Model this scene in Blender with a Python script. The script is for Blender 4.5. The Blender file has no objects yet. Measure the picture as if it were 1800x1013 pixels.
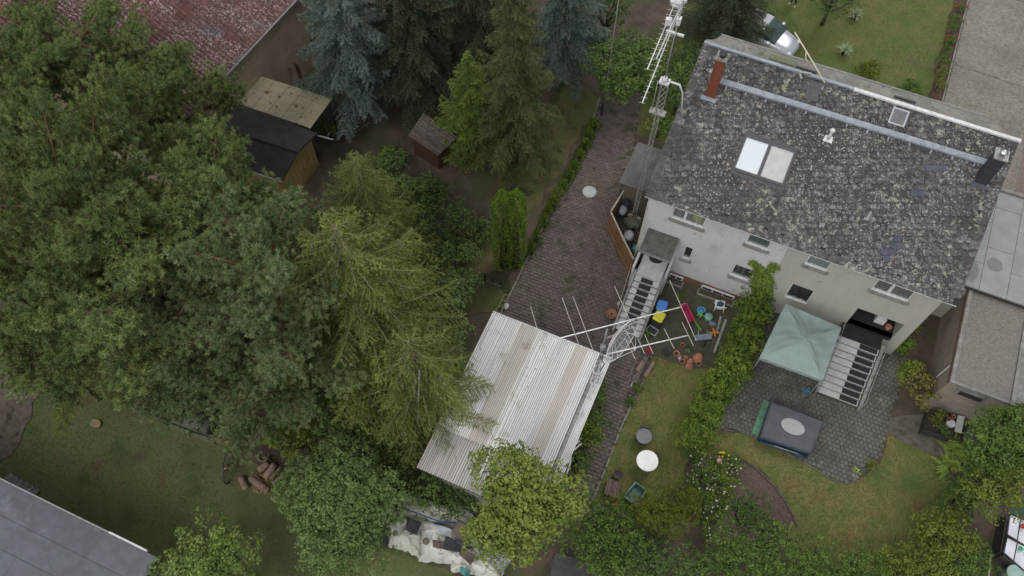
import bpy, math, random
import numpy as np
from mathutils import Vector, Matrix
random.seed(7); rng = np.random.default_rng(7)
R = math.radians; PI = math.pi
sc = bpy.context.scene; C = sc.collection

# ---------------------------------------------------------------- camera, sky, sun, exposure
FOC, TH, PHI, HC = 1490.0, R(27.9), R(23.6), 37.0
CP, SP = math.cos(PHI), math.sin(PHI)
cam = bpy.data.objects.new('camera', bpy.data.cameras.new('camera')); C.objects.link(cam); sc.camera = cam
cam.data.sensor_width = 36; cam.data.lens = 36 * FOC / 1800
cam.data.clip_end = 1000
cam.location = (0, 0, HC); cam.rotation_euler = (TH, 0, PHI)
w = bpy.data.worlds.new('World'); sc.world = w; w.use_nodes = True
nt = w.node_tree; nt.nodes.clear()
sky = nt.nodes.new('ShaderNodeTexSky'); sky.sky_type = 'NISHITA'; sky.sun_disc = False
sky.sun_elevation = R(52); sky.sun_rotation = R(200); sky.dust_density = 3; sky.air_density = 1.0
hs = nt.nodes.new('ShaderNodeHueSaturation'); hs.inputs['Saturation'].default_value = .3
bg = nt.nodes.new('ShaderNodeBackground'); bg.inputs['Strength'].default_value = .135
wo = nt.nodes.new('ShaderNodeOutputWorld')
nt.links.new(sky.outputs[0], hs.inputs['Color']); nt.links.new(hs.outputs[0], bg.inputs['Color']); nt.links.new(bg.outputs[0], wo.inputs[0])
sun = bpy.data.objects.new('sun', bpy.data.lights.new('sun', 'SUN')); C.objects.link(sun)
sun.data.energy = 1.0; sun.data.angle = R(25); sun.data.color = (1, .97, .92)
sun.rotation_euler = (R(38), 0, R(160))
sc.view_settings.view_transform = 'Standard'; sc.view_settings.look = 'None'
sc.view_settings.exposure = 0.44; sc.view_settings.gamma = 1

# ---------------------------------------------------------------- survey: where a sight line meets a plane of the place
def ray(px, py):
    a = (px - 900) / FOC; b = (506.5 - py) / FOC
    d0, d1, d2 = a, math.sin(TH) + b * math.cos(TH), -math.cos(TH) + b * math.sin(TH)
    return CP * d0 - SP * d1, SP * d0 + CP * d1, d2
def G(px, py, z=0.0):
    d = ray(px, py); t = (z - HC) / d[2]; return Vector((d[0] * t, d[1] * t, z))
def WY(px, py, Y):
    d = ray(px, py); t = Y / d[1]; return Vector((d[0] * t, Y, HC + d[2] * t))
EY, EZ, RY, RZ = 21.42, 6.2, 28.04, 9.2
SL = (RZ - EZ) / (RY - EY)
def RF(px, py):                       # main roof slope of the house
    d = ray(px, py); t = (HC - EZ + SL * EY) / (SL * d[1] - d[2]); return Vector((d[0] * t, d[1] * t, HC + d[2] * t))

# ---------------------------------------------------------------- mesh builder
class MB:
    def __init__(s): s.v = []; s.f = []; s.sm = []
    def add(s, vs, fs, smooth=False):
        n = len(s.v); s.v += [tuple(p) for p in vs]; s.f += [tuple(n + i for i in f) for f in fs]; s.sm += [smooth] * len(fs); return s
    def box(s, c, d, rz=0, rx=0, ry=0, M=None):
        m = Matrix.Translation(Vector(c)) @ Matrix.Rotation(rz, 4, 'Z') @ Matrix.Rotation(ry, 4, 'Y') @ Matrix.Rotation(rx, 4, 'X')
        if M is not None: m = M @ m
        x, y, z = d[0] / 2, d[1] / 2, d[2] / 2
        return s.add([m @ Vector(p) for p in ((-x,-y,-z),(x,-y,-z),(x,y,-z),(-x,y,-z),(-x,-y,z),(x,-y,z),(x,y,z),(-x,y,z))],
                     [(0,3,2,1),(4,5,6,7),(0,1,5,4),(1,2,6,5),(2,3,7,6),(3,0,4,7)])
    def b2(s, x0, x1, y0, y1, z0, z1): return s.box(((x0+x1)/2, (y0+y1)/2, (z0+z1)/2), (abs(x1-x0), abs(y1-y0), abs(z1-z0)))
    def prism(s, pts, z0, z1):        # pts: xy outline; z may be number or per-point list
        n = len(pts); a = [(p[0], p[1], z0 if not hasattr(z0, '__len__') else z0[i]) for i, p in enumerate(pts)]
        b = [(p[0], p[1], z1 if not hasattr(z1, '__len__') else z1[i]) for i, p in enumerate(pts)]
        ar = sum(pts[i][0]*pts[(i+1)%n][1] - pts[(i+1)%n][0]*pts[i][1] for i in range(n))
        if ar < 0: a.reverse(); b.reverse()
        return s.add(a + b, [tuple(range(n))[::-1], tuple(range(n, 2*n))] + [(i, (i+1)%n, n+(i+1)%n, n+i) for i in range(n)])
    def slab(s, q, t):                # quad with thickness t below it
        q = [Vector(p) for p in q]; n = (q[1]-q[0]).cross(q[2]-q[0]).normalized()
        if n.z < 0: q.reverse(); n = -n
        k = len(q); r = [p - n * t for p in q]
        return s.add(q + r, [tuple(range(k)), tuple(range(k, 2*k))[::-1]] + [(i, k+i, k+(i+1)%k, (i+1)%k) for i in range(k)])
    def tube(s, pts, r, n=6, cap=True):
        pts = [Vector(p) for p in pts]; k = len(pts)
        rr = r if hasattr(r, '__len__') else [r] * k
        vs = []; up = None
        for i, p in enumerate(pts):
            t = (pts[min(i+1, k-1)] - pts[max(i-1, 0)]).normalized()
            if up is None: up = Vector((0,0,1)) if abs(t.z) < .9 else Vector((1,0,0))
            a = t.cross(up).normalized(); b = a.cross(t).normalized(); up = b
            for j in range(n):
                q = 2*PI*j/n; vs.append(p + (a*math.cos(q) + b*math.sin(q)) * rr[i])
        fs = [(i*n+j, i*n+(j+1)%n, (i+1)*n+(j+1)%n, (i+1)*n+j) for i in range(k-1) for j in range(n)]
        if cap: fs += [tuple(range(n))[::-1], tuple(range((k-1)*n, k*n))]
        return s.add(vs, fs, n > 5)
    def lathe(s, c, prof, n=20, M=None):  # prof: [(r,z)]
        c = Vector(c); vs = []; k = len(prof)
        for r_, z in prof:
            for j in range(n):
                q = 2*PI*j/n; p = Vector((r_*math.cos(q), r_*math.sin(q), z)); vs.append(c + (M @ p if M is not None else p))
        fs = [(i*n+j, i*n+(j+1)%n, (i+1)*n+(j+1)%n, (i+1)*n+j) for i in range(k-1) for j in range(n)]
        fs += [tuple(range(n))[::-1], tuple(range((k-1)*n, k*n))]
        return s.add(vs, fs, True)
    def blob(s, c, r, n=10, m=6, jit=.12, flat=1.0, seed=0):
        rr = random.Random(seed); c = Vector(c); vs = []
        r = r if hasattr(r, '__len__') else (r, r, r)
        for i in range(m + 1):
            t = PI * i / m
            for j in range(n):
                q = 2*PI*j/n; k = 1 + rr.uniform(-jit, jit)
                vs.append(c + Vector((r[0]*math.sin(t)*math.cos(q)*k, r[1]*math.sin(t)*math.sin(q)*k, r[2]*math.cos(t)*k*flat)))
        return s.add(vs, [(i*n+j, (i+1)*n+j, (i+1)*n+(j+1)%n, i*n+(j+1)%n) for i in range(m) for j in range(n)], True)
    def grid(s, nx, ny, fn, smooth=True):
        vs = [fn(i/(nx-1), j/(ny-1)) for j in range(ny) for i in range(nx)]
        return s.add(vs, [(j*nx+i, j*nx+i+1, (j+1)*nx+i+1, (j+1)*nx+i) for j in range(ny-1) for i in range(nx-1)], smooth)
    def mesh(s, name, m):
        me = bpy.data.meshes.new(name); me.from_pydata(s.v, [], s.f)
        me.polygons.foreach_set('use_smooth', s.sm)
        if m: me.materials.append(m)
        return me

WM = {}                                # world matrix of every parent (transforms are not evaluated while building)
def link(name, data, parent=None):
    o = bpy.data.objects.new(name, data); C.objects.link(o); o.parent = parent
    WM[o] = WM[parent].copy() if parent is not None else Matrix.Identity(4)
    return o
def tag(o, label=None, cat=None, group=None, kind=None):
    if label: o['label'] = label
    if cat: o['category'] = cat
    if group: o['group'] = group
    if kind: o['kind'] = kind
    return o
def thing(name, label, cat, loc=(0,0,0), rz=0, group=None):
    o = bpy.data.objects.new(name, None); C.objects.link(o); o.location = loc; o.rotation_euler = (0, 0, rz)
    o.empty_display_size = .2
    WM[o] = Matrix.Translation(Vector(loc)) @ Matrix.Rotation(rz, 4, 'Z')
    return tag(o, label, cat, group)
def part(name, mb, m, parent=None, world=False, label=None, kind=None):   # world=True: the builder holds world coordinates
    if world and parent is not None:
        im = WM[parent].inverted(); mb.v = [tuple(im @ Vector(p)) for p in mb.v]
    o = link(name, mb.mesh(name, m), parent)
    if label: o['label'] = label
    if kind: o['kind'] = kind
    return o
def solo(name, mb, m, label, cat, group=None):                            # a thing that is one mesh, origin at its base
    v = np.array(mb.v); c = Vector(((v[:,0].min()+v[:,0].max())/2, (v[:,1].min()+v[:,1].max())/2, v[:,2].min()))
    mb.v = [(p[0]-c.x, p[1]-c.y, p[2]-c.z) for p in mb.v]
    o = link(name, mb.mesh(name, m)); o.location = c; WM[o] = Matrix.Translation(c)
    return tag(o, label, cat, group)
def struct(name, mb, m, parent=None):
    o = link(name, mb.mesh(name, m), parent)
    if parent is None: o['kind'] = 'structure'
    return o
def copy_tree(o, loc=None, rz=None, label=None, scale=None):
    c = o.copy(); C.objects.link(c)
    if loc is not None: c.location = loc
    if rz is not None: c.rotation_euler = (0, 0, rz)
    if label: c['label'] = label
    if scale: c.scale = (scale,)*3 if not hasattr(scale, '__len__') else scale
    for ch in list(o.children):
        d = ch.copy(); C.objects.link(d); d.parent = c
        for g in list(ch.children):
            e = g.copy(); C.objects.link(e); e.parent = d
    return c
def pieces(name, parent, mesh, mats, m, limit=300, key=None):
    """alike pieces: the first `limit` (largest in view) as objects sharing one mesh, the rest joined as stuff"""
    if key: mats = sorted(mats, key=key)
    for M in mats[:limit]:
        o = bpy.data.objects.new(name, mesh); C.objects.link(o); o.parent = parent; o.matrix_local = M; WM[o] = M
    if len(mats) > limit:
        bv = np.array([v.co[:] for v in mesh.vertices]); bf = [tuple(p.vertices) for p in mesh.polygons]; nb = len(bv)
        V = []; F = []
        for i, M in enumerate(mats[limit:]):
            A = np.array(M); V.append(bv @ A[:3,:3].T + A[:3,3]); F += [tuple(k + i*nb for k in f) for f in bf]
        me = bpy.data.meshes.new(name + 's'); me.from_pydata(np.vstack(V).tolist(), [], F); me.materials.append(m)
        o = bpy.data.objects.new(name + 's', me); C.objects.link(o); o.parent = parent; o['kind'] = 'stuff'

# ---------------------------------------------------------------- materials
def nn(t, k, **kw):
    n = t.nodes.new(k)
    for a, b in kw.items():
        if a in n.inputs: n.inputs[a].default_value = b
        else: setattr(n, a, b)
    return n
def srgb(h):
    if isinstance(h, str):
        c = [int(h[i:i+2], 16)/255 for i in (0, 2, 4)]; c = [x/12.92 if x <= .04045 else ((x+.055)/1.055)**2.4 for x in c]; return (*c, 1)
    return (*h, 1) if len(h) == 3 else h
MC = {}
def mat(name, base, alt=None, scale=3.0, rough=.85, metallic=0.0, spots=(), bump=0.0, bscale=40.0, piece=0.0, tint=None, detail=5,
        spec=.3, stretch=None, trans=0, mix2=None, contrast=(.35,.65)):
    """base/alt mixed by noise; spots: (colour, scale, threshold, softness, kind[, mask scale, mask threshold]); piece: value jitter per object and island"""
    if name in MC: return MC[name]
    m = bpy.data.materials.new(name); m.use_nodes = True; t = m.node_tree; L = t.links.new
    b = t.nodes['Principled BSDF']; b.inputs['Roughness'].default_value = rough; b.inputs['Metallic'].default_value = metallic
    b.inputs['Specular IOR Level'].default_value = spec
    geo = nn(t, 'ShaderNodeNewGeometry'); pos = geo.outputs['Position']
    if stretch:
        mp = nn(t, 'ShaderNodeMapping'); mp.inputs['Scale'].default_value = stretch; L(pos, mp.inputs[0]); spos = mp.outputs[0]
    else: spos = pos
    def ramp(src, lo, hi):
        r = nn(t, 'ShaderNodeMapRange'); r.inputs['From Min'].default_value = lo; r.inputs['From Max'].default_value = hi; r.interpolation_type = 'SMOOTHSTEP'; L(src, r.inputs['Value']); return r.outputs[0]
    def noise(sc_, p=None, d=detail):
        n = nn(t, 'ShaderNodeTexNoise'); n.inputs['Scale'].default_value = sc_; n.inputs['Detail'].default_value = d; n.inputs['Roughness'].default_value = .6; L(p or pos, n.inputs['Vector']); return n.outputs['Fac']
    def mixc(f, a, c):
        x = nn(t, 'ShaderNodeMix', data_type='RGBA'); L(f, x.inputs[0])
        for k, s in ((6, a), (7, c)):
            if isinstance(s, tuple): x.inputs[k].default_value = s
            else: L(s, x.inputs[k])
        return x.outputs[2]
    col = srgb(base)
    if alt is not None: col = mixc(ramp(noise(scale, spos), *contrast), col, srgb(alt))
    if mix2: col = mixc(ramp(noise(mix2[1]), mix2[2], mix2[3]), col, srgb(mix2[0]))
    if tint is not None:
        at = nn(t, 'ShaderNodeAttribute'); at.attribute_name = 'tint'; col = mixc(at.outputs['Fac'], col, srgb(tint))
    for s in spots:
        if s[4] == 'v':
            n = nn(t, 'ShaderNodeTexVoronoi'); n.inputs['Scale'].default_value = s[1]; L(pos, n.inputs['Vector']); f = ramp(n.outputs['Distance'], s[2] + s[3], s[2])
        else: f = ramp(noise(s[1], d=3), s[2], s[2] + s[3])
        if len(s) > 5:
            g = ramp(noise(s[5], d=3), s[6] - .06, s[6] + .06); mu = nn(t, 'ShaderNodeMath', operation='MULTIPLY'); L(f, mu.inputs[0]); L(g, mu.inputs[1]); f = mu.outputs[0]
        col = mixc(f, col, srgb(s[0]))
    if piece:
        oi = nn(t, 'ShaderNodeObjectInfo'); ad = nn(t, 'ShaderNodeMath', operation='ADD'); L(oi.outputs['Random'], ad.inputs[0]); L(geo.outputs['Random Per Island'], ad.inputs[1])
        fr = nn(t, 'ShaderNodeMath', operation='FRACT'); L(ad.outputs[0], fr.inputs[0])
        mr = nn(t, 'ShaderNodeMapRange'); mr.inputs['To Min'].default_value = 1 - piece; mr.inputs['To Max'].default_value = 1 + piece; L(fr.outputs[0], mr.inputs['Value'])
        hv = nn(t, 'ShaderNodeHueSaturation'); L(mr.outputs[0], hv.inputs['Value'])
        if isinstance(col, tuple): hv.inputs['Color'].default_value = col
        else: L(col, hv.inputs['Color'])
        col = hv.outputs[0]
    if isinstance(col, tuple): b.inputs['Base Color'].default_value = col
    else: L(col, b.inputs['Base Color'])
    if bump:
        bp = nn(t, 'ShaderNodeBump'); bp.inputs['Strength'].default_value = bump; bp.inputs['Distance'].default_value = .02
        L(noise(bscale, d=4), bp.inputs['Height']); L(bp.outputs[0], b.inputs['Normal'])
    if trans:
        tl = nn(t, 'ShaderNodeBsdfTranslucent'); ms = nn(t, 'ShaderNodeMixShader'); ms.inputs[0].default_value = trans
        if isinstance(col, tuple): tl.inputs['Color'].default_value = col
        else: L(col, tl.inputs['Color'])
        L(b.outputs[0], ms.inputs[1]); L(tl.outputs[0], ms.inputs[2]); L(ms.outputs[0], t.nodes['Material Output'].inputs['Surface'])
    MC[name] = m; return m
def glass(name='window_glass', tintc=(.93,.95,.95), alpha=.55):
    if name in MC: return MC[name]
    m = bpy.data.materials.new(name); m.use_nodes = True; t = m.node_tree; t.nodes.clear()
    o = nn(t, 'ShaderNodeOutputMaterial'); g = nn(t, 'ShaderNodeBsdfGlossy'); g.inputs['Roughness'].default_value = .08; g.inputs['Color'].default_value = (.8,.85,.85,1)
    tr = nn(t, 'ShaderNodeBsdfTransparent'); tr.inputs['Color'].default_value = (*tintc, 1)
    lw = nn(t, 'ShaderNodeLayerWeight'); lw.inputs['Blend'].default_value = .5; fr = nn(t, 'ShaderNodeMapRange'); fr.inputs['From Min'].default_value = .2; fr.inputs['To Min'].default_value = .05; fr.inputs['To Max'].default_value = .55; t.links.new(lw.outputs['Facing'], fr.inputs['Value'])
    x = nn(t, 'ShaderNodeMixShader'); t.links.new(fr.outputs[0], x.inputs[0]); t.links.new(tr.outputs[0], x.inputs[1]); t.links.new(g.outputs[0], x.inputs[2]); t.links.new(x.outputs[0], o.inputs[0])
    MC[name] = m; return m
# ---------------------------------------------------------------- palette
M_wall_l = mat('render_white', (.50,.50,.485), (.465,.465,.45), 1.4, stretch=(1.6,1.6,.3), bump=.25, bscale=30, mix2=((.39,.39,.36), .6, .52, .72), spots=(((.32,.32,.295), 3, .62, .1, 'n'),))
M_wall_r = mat('render_beige', (.39,.37,.33), (.36,.342,.305), 1.4, stretch=(1.6,1.6,.3), bump=.25, bscale=30, spots=(((.2,.2,.18), 2.5, .66, .1, 'n'),))
M_plinth = mat('plinth_brown', (.17,.095,.07), (.12,.08,.06), 3, bump=.3)
M_white = mat('white_frame', (.62,.63,.62), (.5,.5,.5), 8, rough=.5)
M_conc = mat('concrete', (.25,.24,.225), (.17,.165,.15), 3, bump=.35, spots=(((.12,.12,.09), 4, .6, .1, 'n'),))
M_step = mat('step_stone', (.52,.505,.48), (.42,.41,.39), 6, bump=.3, piece=.08)
M_mat = mat('black_rubber', (.022,.022,.024), (.035,.035,.037), 20, rough=.9)
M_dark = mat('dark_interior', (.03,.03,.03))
M_metal = mat('zinc', (.30,.33,.36), (.22,.25,.28), 4, rough=.55, metallic=.25)
M_galv = mat('galvanised', (.33,.33,.32), (.22,.22,.21), 9, rough=.6, metallic=.3)
M_whitemet = mat('white_metal', (.62,.62,.62), (.48,.48,.48), 6, rough=.45)
M_steel = mat('polished_steel', (.75,.75,.75), rough=.2, metallic=1)
M_slate = mat('slate', (.058,.052,.052), (.082,.074,.074), 1.2, piece=.24, bump=.5, bscale=60, rough=.85,
    spots=(((.150,.146,.135), 5.5, .51, .09, 'n', .28, .46), ((.27,.265,.245), 7.5, .21, .10, 'v', .34, .48), ((.25,.25,.235), 14, .17, .10, 'v', .5, .46), ((.27,.265,.20), 4.0, .585, .04, 'n', .6, .50)))
M_slate_b = mat('slate_blue', (.085,.09,.115), (.07,.075,.095), 3, piece=.15, bump=.3)
M_under = mat('roof_underlay', (.04,.037,.036))
M_felt = mat('bitumen_felt', (.17,.165,.15), (.23,.22,.19), 1.5, bump=.5, bscale=50, mix2=((.13,.12,.11), 7, .5, .7), spots=(((.11,.115,.07), 1.1, .62, .08, 'n'),))
M_brick = mat('chimney_brick', (.20,.065,.035), (.15,.05,.03), 8, bump=.4)
M_char = mat('charcoal_cladding', (.03,.034,.04), (.045,.05,.055), 5, rough=.6)
M_pane = mat('pale_pane', (.60,.66,.68), rough=.25, spec=.6)  # opaque pale colour of the left roof window pane
M_pane2 = mat('grey_pane', (.46,.48,.45), (.41,.43,.40), 3, rough=.25, spec=.6)  # opaque grey colour of the right roof window pane
M_curt = mat('net_curtain', (.34,.34,.33), (.10,.11,.11), 9, stretch=(3,1,.15))
M_curt2 = mat('green_curtain', (.17,.21,.20), (.12,.15,.145), 2)
M_shut = mat('roller_shutter', (.20,.19,.16), (.17,.16,.135), 6)
M_glass = glass()
M_wood = mat('fence_wood', (.22,.12,.055), (.15,.085,.042), 6, stretch=(1,1,.2), bump=.3, piece=.12)
M_oldwood = mat('grey_wood', (.12,.10,.085), (.07,.058,.05), 7, stretch=(1,1,1), bump=.4, piece=.2)
M_terra = mat('terracotta', (.32,.13,.08), (.25,.12,.08), 6, piece=.18)
M_soil = mat('soil', (.06,.045,.035), (.035,.028,.02), 6, bump=.8)

# ---------------------------------------------------------------- the house
house = thing('house', 'semi-detached house with two-tone rendered walls and a lichen-spotted slate roof', 'house', (3.7, 25, 0))
HXL, HXS, HXR, HY = -2.85, 3.46, 10.0, 21.75
def facade(name, x0, x1, z0, z1, ops, y, th, m):
    xs = sorted({x0, x1, *[o[0] for o in ops], *[o[1] for o in ops]}); zs = sorted({z0, z1, *[o[2] for o in ops], *[o[3] for o in ops]})
    xs = [x for x in xs if x0 <= x <= x1]; zs = [z for z in zs if z0 <= z <= z1]
    vs = [(x, yy, z) for yy in (y, y + th) for z in zs for x in xs]; nx, nz = len(xs), len(zs)
    solid = {(i, j): not any(o[0] <= (xs[i]+xs[i+1])/2 <= o[1] and o[2] <= (zs[j]+zs[j+1])/2 <= o[3] for o in ops) for i in range(nx-1) for j in range(nz-1)}
    V = lambda i, j, k: k*nx*nz + j*nx + i
    fs = []
    for (i, j), s in solid.items():
        if not s: continue
        fs += [(V(i,j,0), V(i+1,j,0), V(i+1,j+1,0), V(i,j+1,0)), (V(i,j,1), V(i,j+1,1), V(i+1,j+1,1), V(i+1,j,1))]
        for di, dj, e in ((-1,0,(V(i,j,0),V(i,j+1,0),V(i,j+1,1),V(i,j,1))), (1,0,(V(i+1,j,0),V(i+1,j,1),V(i+1,j+1,1),V(i+1,j+1,0))),
                          (0,-1,(V(i,j,0),V(i,j,1),V(i+1,j,1),V(i+1,j,0))), (0,1,(V(i,j+1,0),V(i+1,j+1,0),V(i+1,j+1,1),V(i,j+1,1)))):
            if not solid.get((i+di, j+dj), False): fs.append(e)
    mb = MB(); mb.add(vs, fs); return part(name, mb, m, house, world=True)
DoorL = (-2.45, -1.15, 1.6, 3.15); DoorR = (7.43, 9.5, 1.5, 2.96)
opsL = [(-1.72,-.22,4.88,5.82), (1.72,2.72,4.95,5.85), (-.68,-.27,2.0,3.02), (1.70,2.70,2.03,3.02), DoorL]
opsR = [(4.38,5.36,4.88,5.78), (4.38,5.44,1.78,3.05), (7.33,8.9,4.76,5.82), DoorR]
facade('wall', HXL, HXS, .45, 6.17, opsL, HY, .32, M_wall_l)
facade('wall', HXS + .002, HXR, .10, 6.17, opsR, HY + .05, .27, M_wall_r)
mb = MB(); mb.b2(HXL-.03, HXS, HY-.03, HY+.3, -.1, .448); part('plinth', mb, M_plinth, house, True)
mb = MB(); mb.b2(HXS+.003, HXR-.002, HY+.08, HY+.3, -.1, .098); part('plinth', mb, M_conc, house, True)
for x0, x1, m in ((HXL, HXL+.3, M_wall_l), (HXR-.3, HXR, M_wall_r)):     # gable walls
    mb = MB(); y0, y1 = HY + .325, 28.0; zt = lambda y: EZ + SL*(y-EY) - .16
    v = [(x, y, z) for x in (x0, x1) for y, z in ((y0, -.1), (y1, -.1), (y1, zt(y1)), (y0, zt(y0)))]
    mb.add(v, [(0,1,2,3),(4,7,6,5),(0,4,5,1),(1,5,6,2),(2,6,7,3),(3,7,4,0)]); part('wall', mb, m, house, True)
mb = MB(); mb.b2(HXL, HXR, 28.02, 28.55, -.1, 8.95); part('wall', mb, M_wall_l, house, True)
for z in (1.5, 4.3):
    mb = MB(); mb.b2(HXL+.31, 7.2, HY+.33, 28.2, z-.2, z); part('floor_slab', mb, M_dark, house, True)
def window(x0, x1, z0, z1, y, cm, split=None, sill=True, group=None, curtain=True, label=None, rec=.022):
    yy = y + rec; f = .045; g = .006
    mb = MB(); a0, a1, b0, b1 = x0 + g, x1 - g, z0 + g, z1 - g
    mb.b2(a0, a0+f, yy, yy+.07, b0, b1); mb.b2(a1-f, a1, yy, yy+.07, b0, b1); mb.b2(a0+f, a1-f, yy, yy+.07, b0, b0+f); mb.b2(a0+f, a1-f, yy, yy+.07, b1-f, b1)
    if split: mb.b2(split-f*1.3, split+f*1.3, yy-.01, yy+.08, b0+f, b1-f)
    wn = part('window', mb, M_white, house, True, label=label)
    for s0, s1 in (((a0+f, split-f*1.3), (split+f*1.3, a1-f)) if split else ((a0+f, a1-f),)):
        mb = MB(); mb.b2(s0, s1, yy+.03, yy+.045, b0+f, b1-f); part('pane', mb, M_glass, wn, True)
    if curtain:
        mb = MB(); n = int((x1-x0)/.025)
        mb.grid(n, 2, lambda u, v: (a0 + u*(a1-a0), yy+.075+.012*math.sin(u*n*.85), b0 + v*(b1-b0))); part('curtain', mb, cm, wn, True)
    else:
        mb = MB(); mb.grid(16, 2, lambda u, v: (a0 + u*(a1-a0), yy+.16+.03*math.sin(u*19), b0 + v*(b1-b0))); part('room_shade', mb, mat('dim_curtain', (.07,.075,.07), (.03,.033,.03), 2.5), wn, True)
    mb = MB(); mb.b2(x0-.09, x1+.09, y-.13, y-.002, z0-.10, z0-.03); mb.b2(x0-.05, x1+.05, y-.10, y-.004, z0-.2, z0-.102)
    if sill: part('sill', mb, M_conc, wn, True)
    mb = MB(); mb.b2(x0+.01, x1-.01, y-.02, y+rec-.002, z0-.028, z0+.012); part('reveal', mb, M_white, wn, True)
window(-1.72,-.22,4.88,5.82, HY, M_curt, split=-1.12); window(1.72,2.72,4.95,5.85, HY, M_curt2)
window(-.68,-.27,2.0,3.02, HY, M_dark, curtain=False); window(1.70,2.70,2.03,3.02, HY, M_dark, curtain=False)
window(4.38,5.36,4.88,5.78, HY+.05, M_curt); window(4.38,5.44,1.78,3.05, HY+.05, M_dark, curtain=False, sill=False)
window(7.33,8.9,4.76,5.82, HY+.05, M_shut, split=8.02)
for x0, x1 in ((-.95, -.25), (.7, 2.35)):                                  # cellar windows and their light wells
    mb = MB(); mb.b2(x0, x1, HY-.10, HY-.032, .05, .32); f_ = part('cellar_window', mb, M_white, house, True)
    mb = MB()
    for k in range(2 if x0 < 0 else 3):
        n = 2 if x0 < 0 else 3; a = x0 + .06 + k*(x1-x0-.06)/n; mb.b2(a, a+(x1-x0-.06)/n-.06, HY-.115, HY-.102, .10, .27)
    part('pane', mb, M_dark, f_, True)
    mb = MB(); mb.b2(x0-.1, x1+.1, HY-.50, HY-.42, 0, .10); mb.b2(x0-.1, x0-.03, HY-.418, HY-.12, 0, .10); mb.b2(x1+.03, x1+.1, HY-.418, HY-.12, 0, .10); part('light_well', mb, M_conc, house, True)
mb = MB(); p_ = WY(1242, 476, HY); mb.lathe(p_ - Vector((0,.02,0)), [(.035,-.03),(.05,0),(.02,.03)], 10, Matrix.Rotation(R(90),3,'X')); part('wall_lamp', mb, M_whitemet, house, True)
# recessed porches
def porch(o, y, depth, m, dm, doorx, fl):
    x0, x1, z0, z1 = o; mb = MB(); t = .12
    mb.b2(x0-t, x0-.003, y+.33, y+depth, z0-.3, z1+.1); mb.b2(x1+.003, x1+t, y+.33, y+depth, z0-.3, z1+.1); mb.b2(x0-t, x1+t, y+depth+.002, y+depth+.1, z0-.3, z1+.1); mb.b2(x0-t, x1+t, y+.33, y+depth, z1+.102, z1+.2)
    part('porch_wall', mb, m, house, True)
    mb = MB(); mb.b2(x0+.002, x1-.002, y-.02, y+depth, z0-.25, z0); part('porch_floor', mb, fl, house, True)
    mb = MB(); mb.b2(doorx-.48, doorx+.48, y+depth-.06, y+depth-.005, z0+.01, min(z1-.05, z0+2)); d = part('door', mb, dm, house, True)
    mb = MB(); mb.tube([(doorx+.38, y+depth-.11, z0+1), (doorx+.28, y+depth-.11, z0+1)], .015); part('handle', mb, M_steel, d, True)
    mb = MB(); mb.b2(doorx-.25, doorx+.25, y+depth-.075, y+depth-.062, z0+.9, z1-.25); part('pane', mb, M_dark, d, True)
porch(DoorL, HY, .75, M_wall_l, mat('door_brown', (.09,.045,.03)), -1.8, M_conc)
porch(DoorR, HY+.05, 1.5, M_wall_r, mat('door_dark', (.05,.045,.04)), 8.1, mat('dark_tiles', (.028,.028,.03), (.018,.018,.02), 5))
mb = MB(); mb.b2(-2.54,-1.06,20.42,21.73,3.32,3.46); part('canopy', mb, mat('canopy_moss', (.075,.075,.062), (.12,.12,.105), 3, bump=.6, spots=(((.2,.2,.18), 14, .62, .05, 'n'),)), house, True)
mb = MB(); mb.b2(-2.565,-1.035,20.385,20.418,3.30,3.475); mb.b2(-2.565,-2.542,20.42,21.72,3.30,3.475); mb.b2(-1.058,-1.035,20.42,21.72,3.30,3.475); part('canopy_edge', mb, M_conc, house, True)
for a_ in ((-1.10,-.98,20.5,21.74,0,1.95),(-2.66,-2.55,20.35,21.74,0,2.0)):
    mb = MB(); mb.b2(*a_); part('cheek_wall', mb, M_wall_l, house, True)
# stairs
def stairs(x0, x1, ytop, ybot, ztop, n, mats, m, rails, lm=None):
    mb = MB(); mb.b2(x0, x1, ytop+.002, HY-.03, ztop-.16, ztop-.002); mb.b2(x0+.02, x1-.02, ytop+.1, HY-.04, -.1, ztop-.17)
    st = part('stair_landing', mb, lm or m, house, True)
    d = (ytop-ybot)/(n-1); h = ztop/n
    for i in range(n-1):
        z = ztop - (i+1)*h; y1 = ytop - i*d; mb = MB(); mb.b2(x0, x1, y1-d-.03, y1-.004, z-.055, z); s_ = part('step', mb, m, house, True)
        if mats:
            mb = MB(); mb.b2(mats[0], mats[1], y1-d-.01, y1-.03, z+.001, z+.014); part('step_mat', mb, M_mat, s_, True)
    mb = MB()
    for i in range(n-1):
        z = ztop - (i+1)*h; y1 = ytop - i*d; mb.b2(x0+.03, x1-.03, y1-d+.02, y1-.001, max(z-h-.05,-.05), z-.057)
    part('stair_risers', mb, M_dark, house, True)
    for x, hh, w_, mm in rails:
        a, b = Vector((x, ytop+.15, ztop)), Vector((x, ybot-.2, h))
        mb = MB(); mb.add([(x-w_/2+e, y, z) for e in (0, w_) for y, z in ((a.y, -.05), (b.y, -.05), (b.y, b.z+.08), (a.y, a.z+.10))], [(0,1,2,3),(4,7,6,5),(0,4,5,1),(1,5,6,2),(2,6,7,3),(3,7,4,0)])
        part('stringer', mb, mm, house, True)
        if hh:
            mb = MB(); mb.tube([a+Vector((0,0,hh)), b+Vector((0,0,hh))], .017)
            for k in range(5):
                p = a.lerp(b, k/4); mb.tube([p, p+Vector((0,0,hh))], .018)
            part('handrail', mb, M_galv, house, True)
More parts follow.
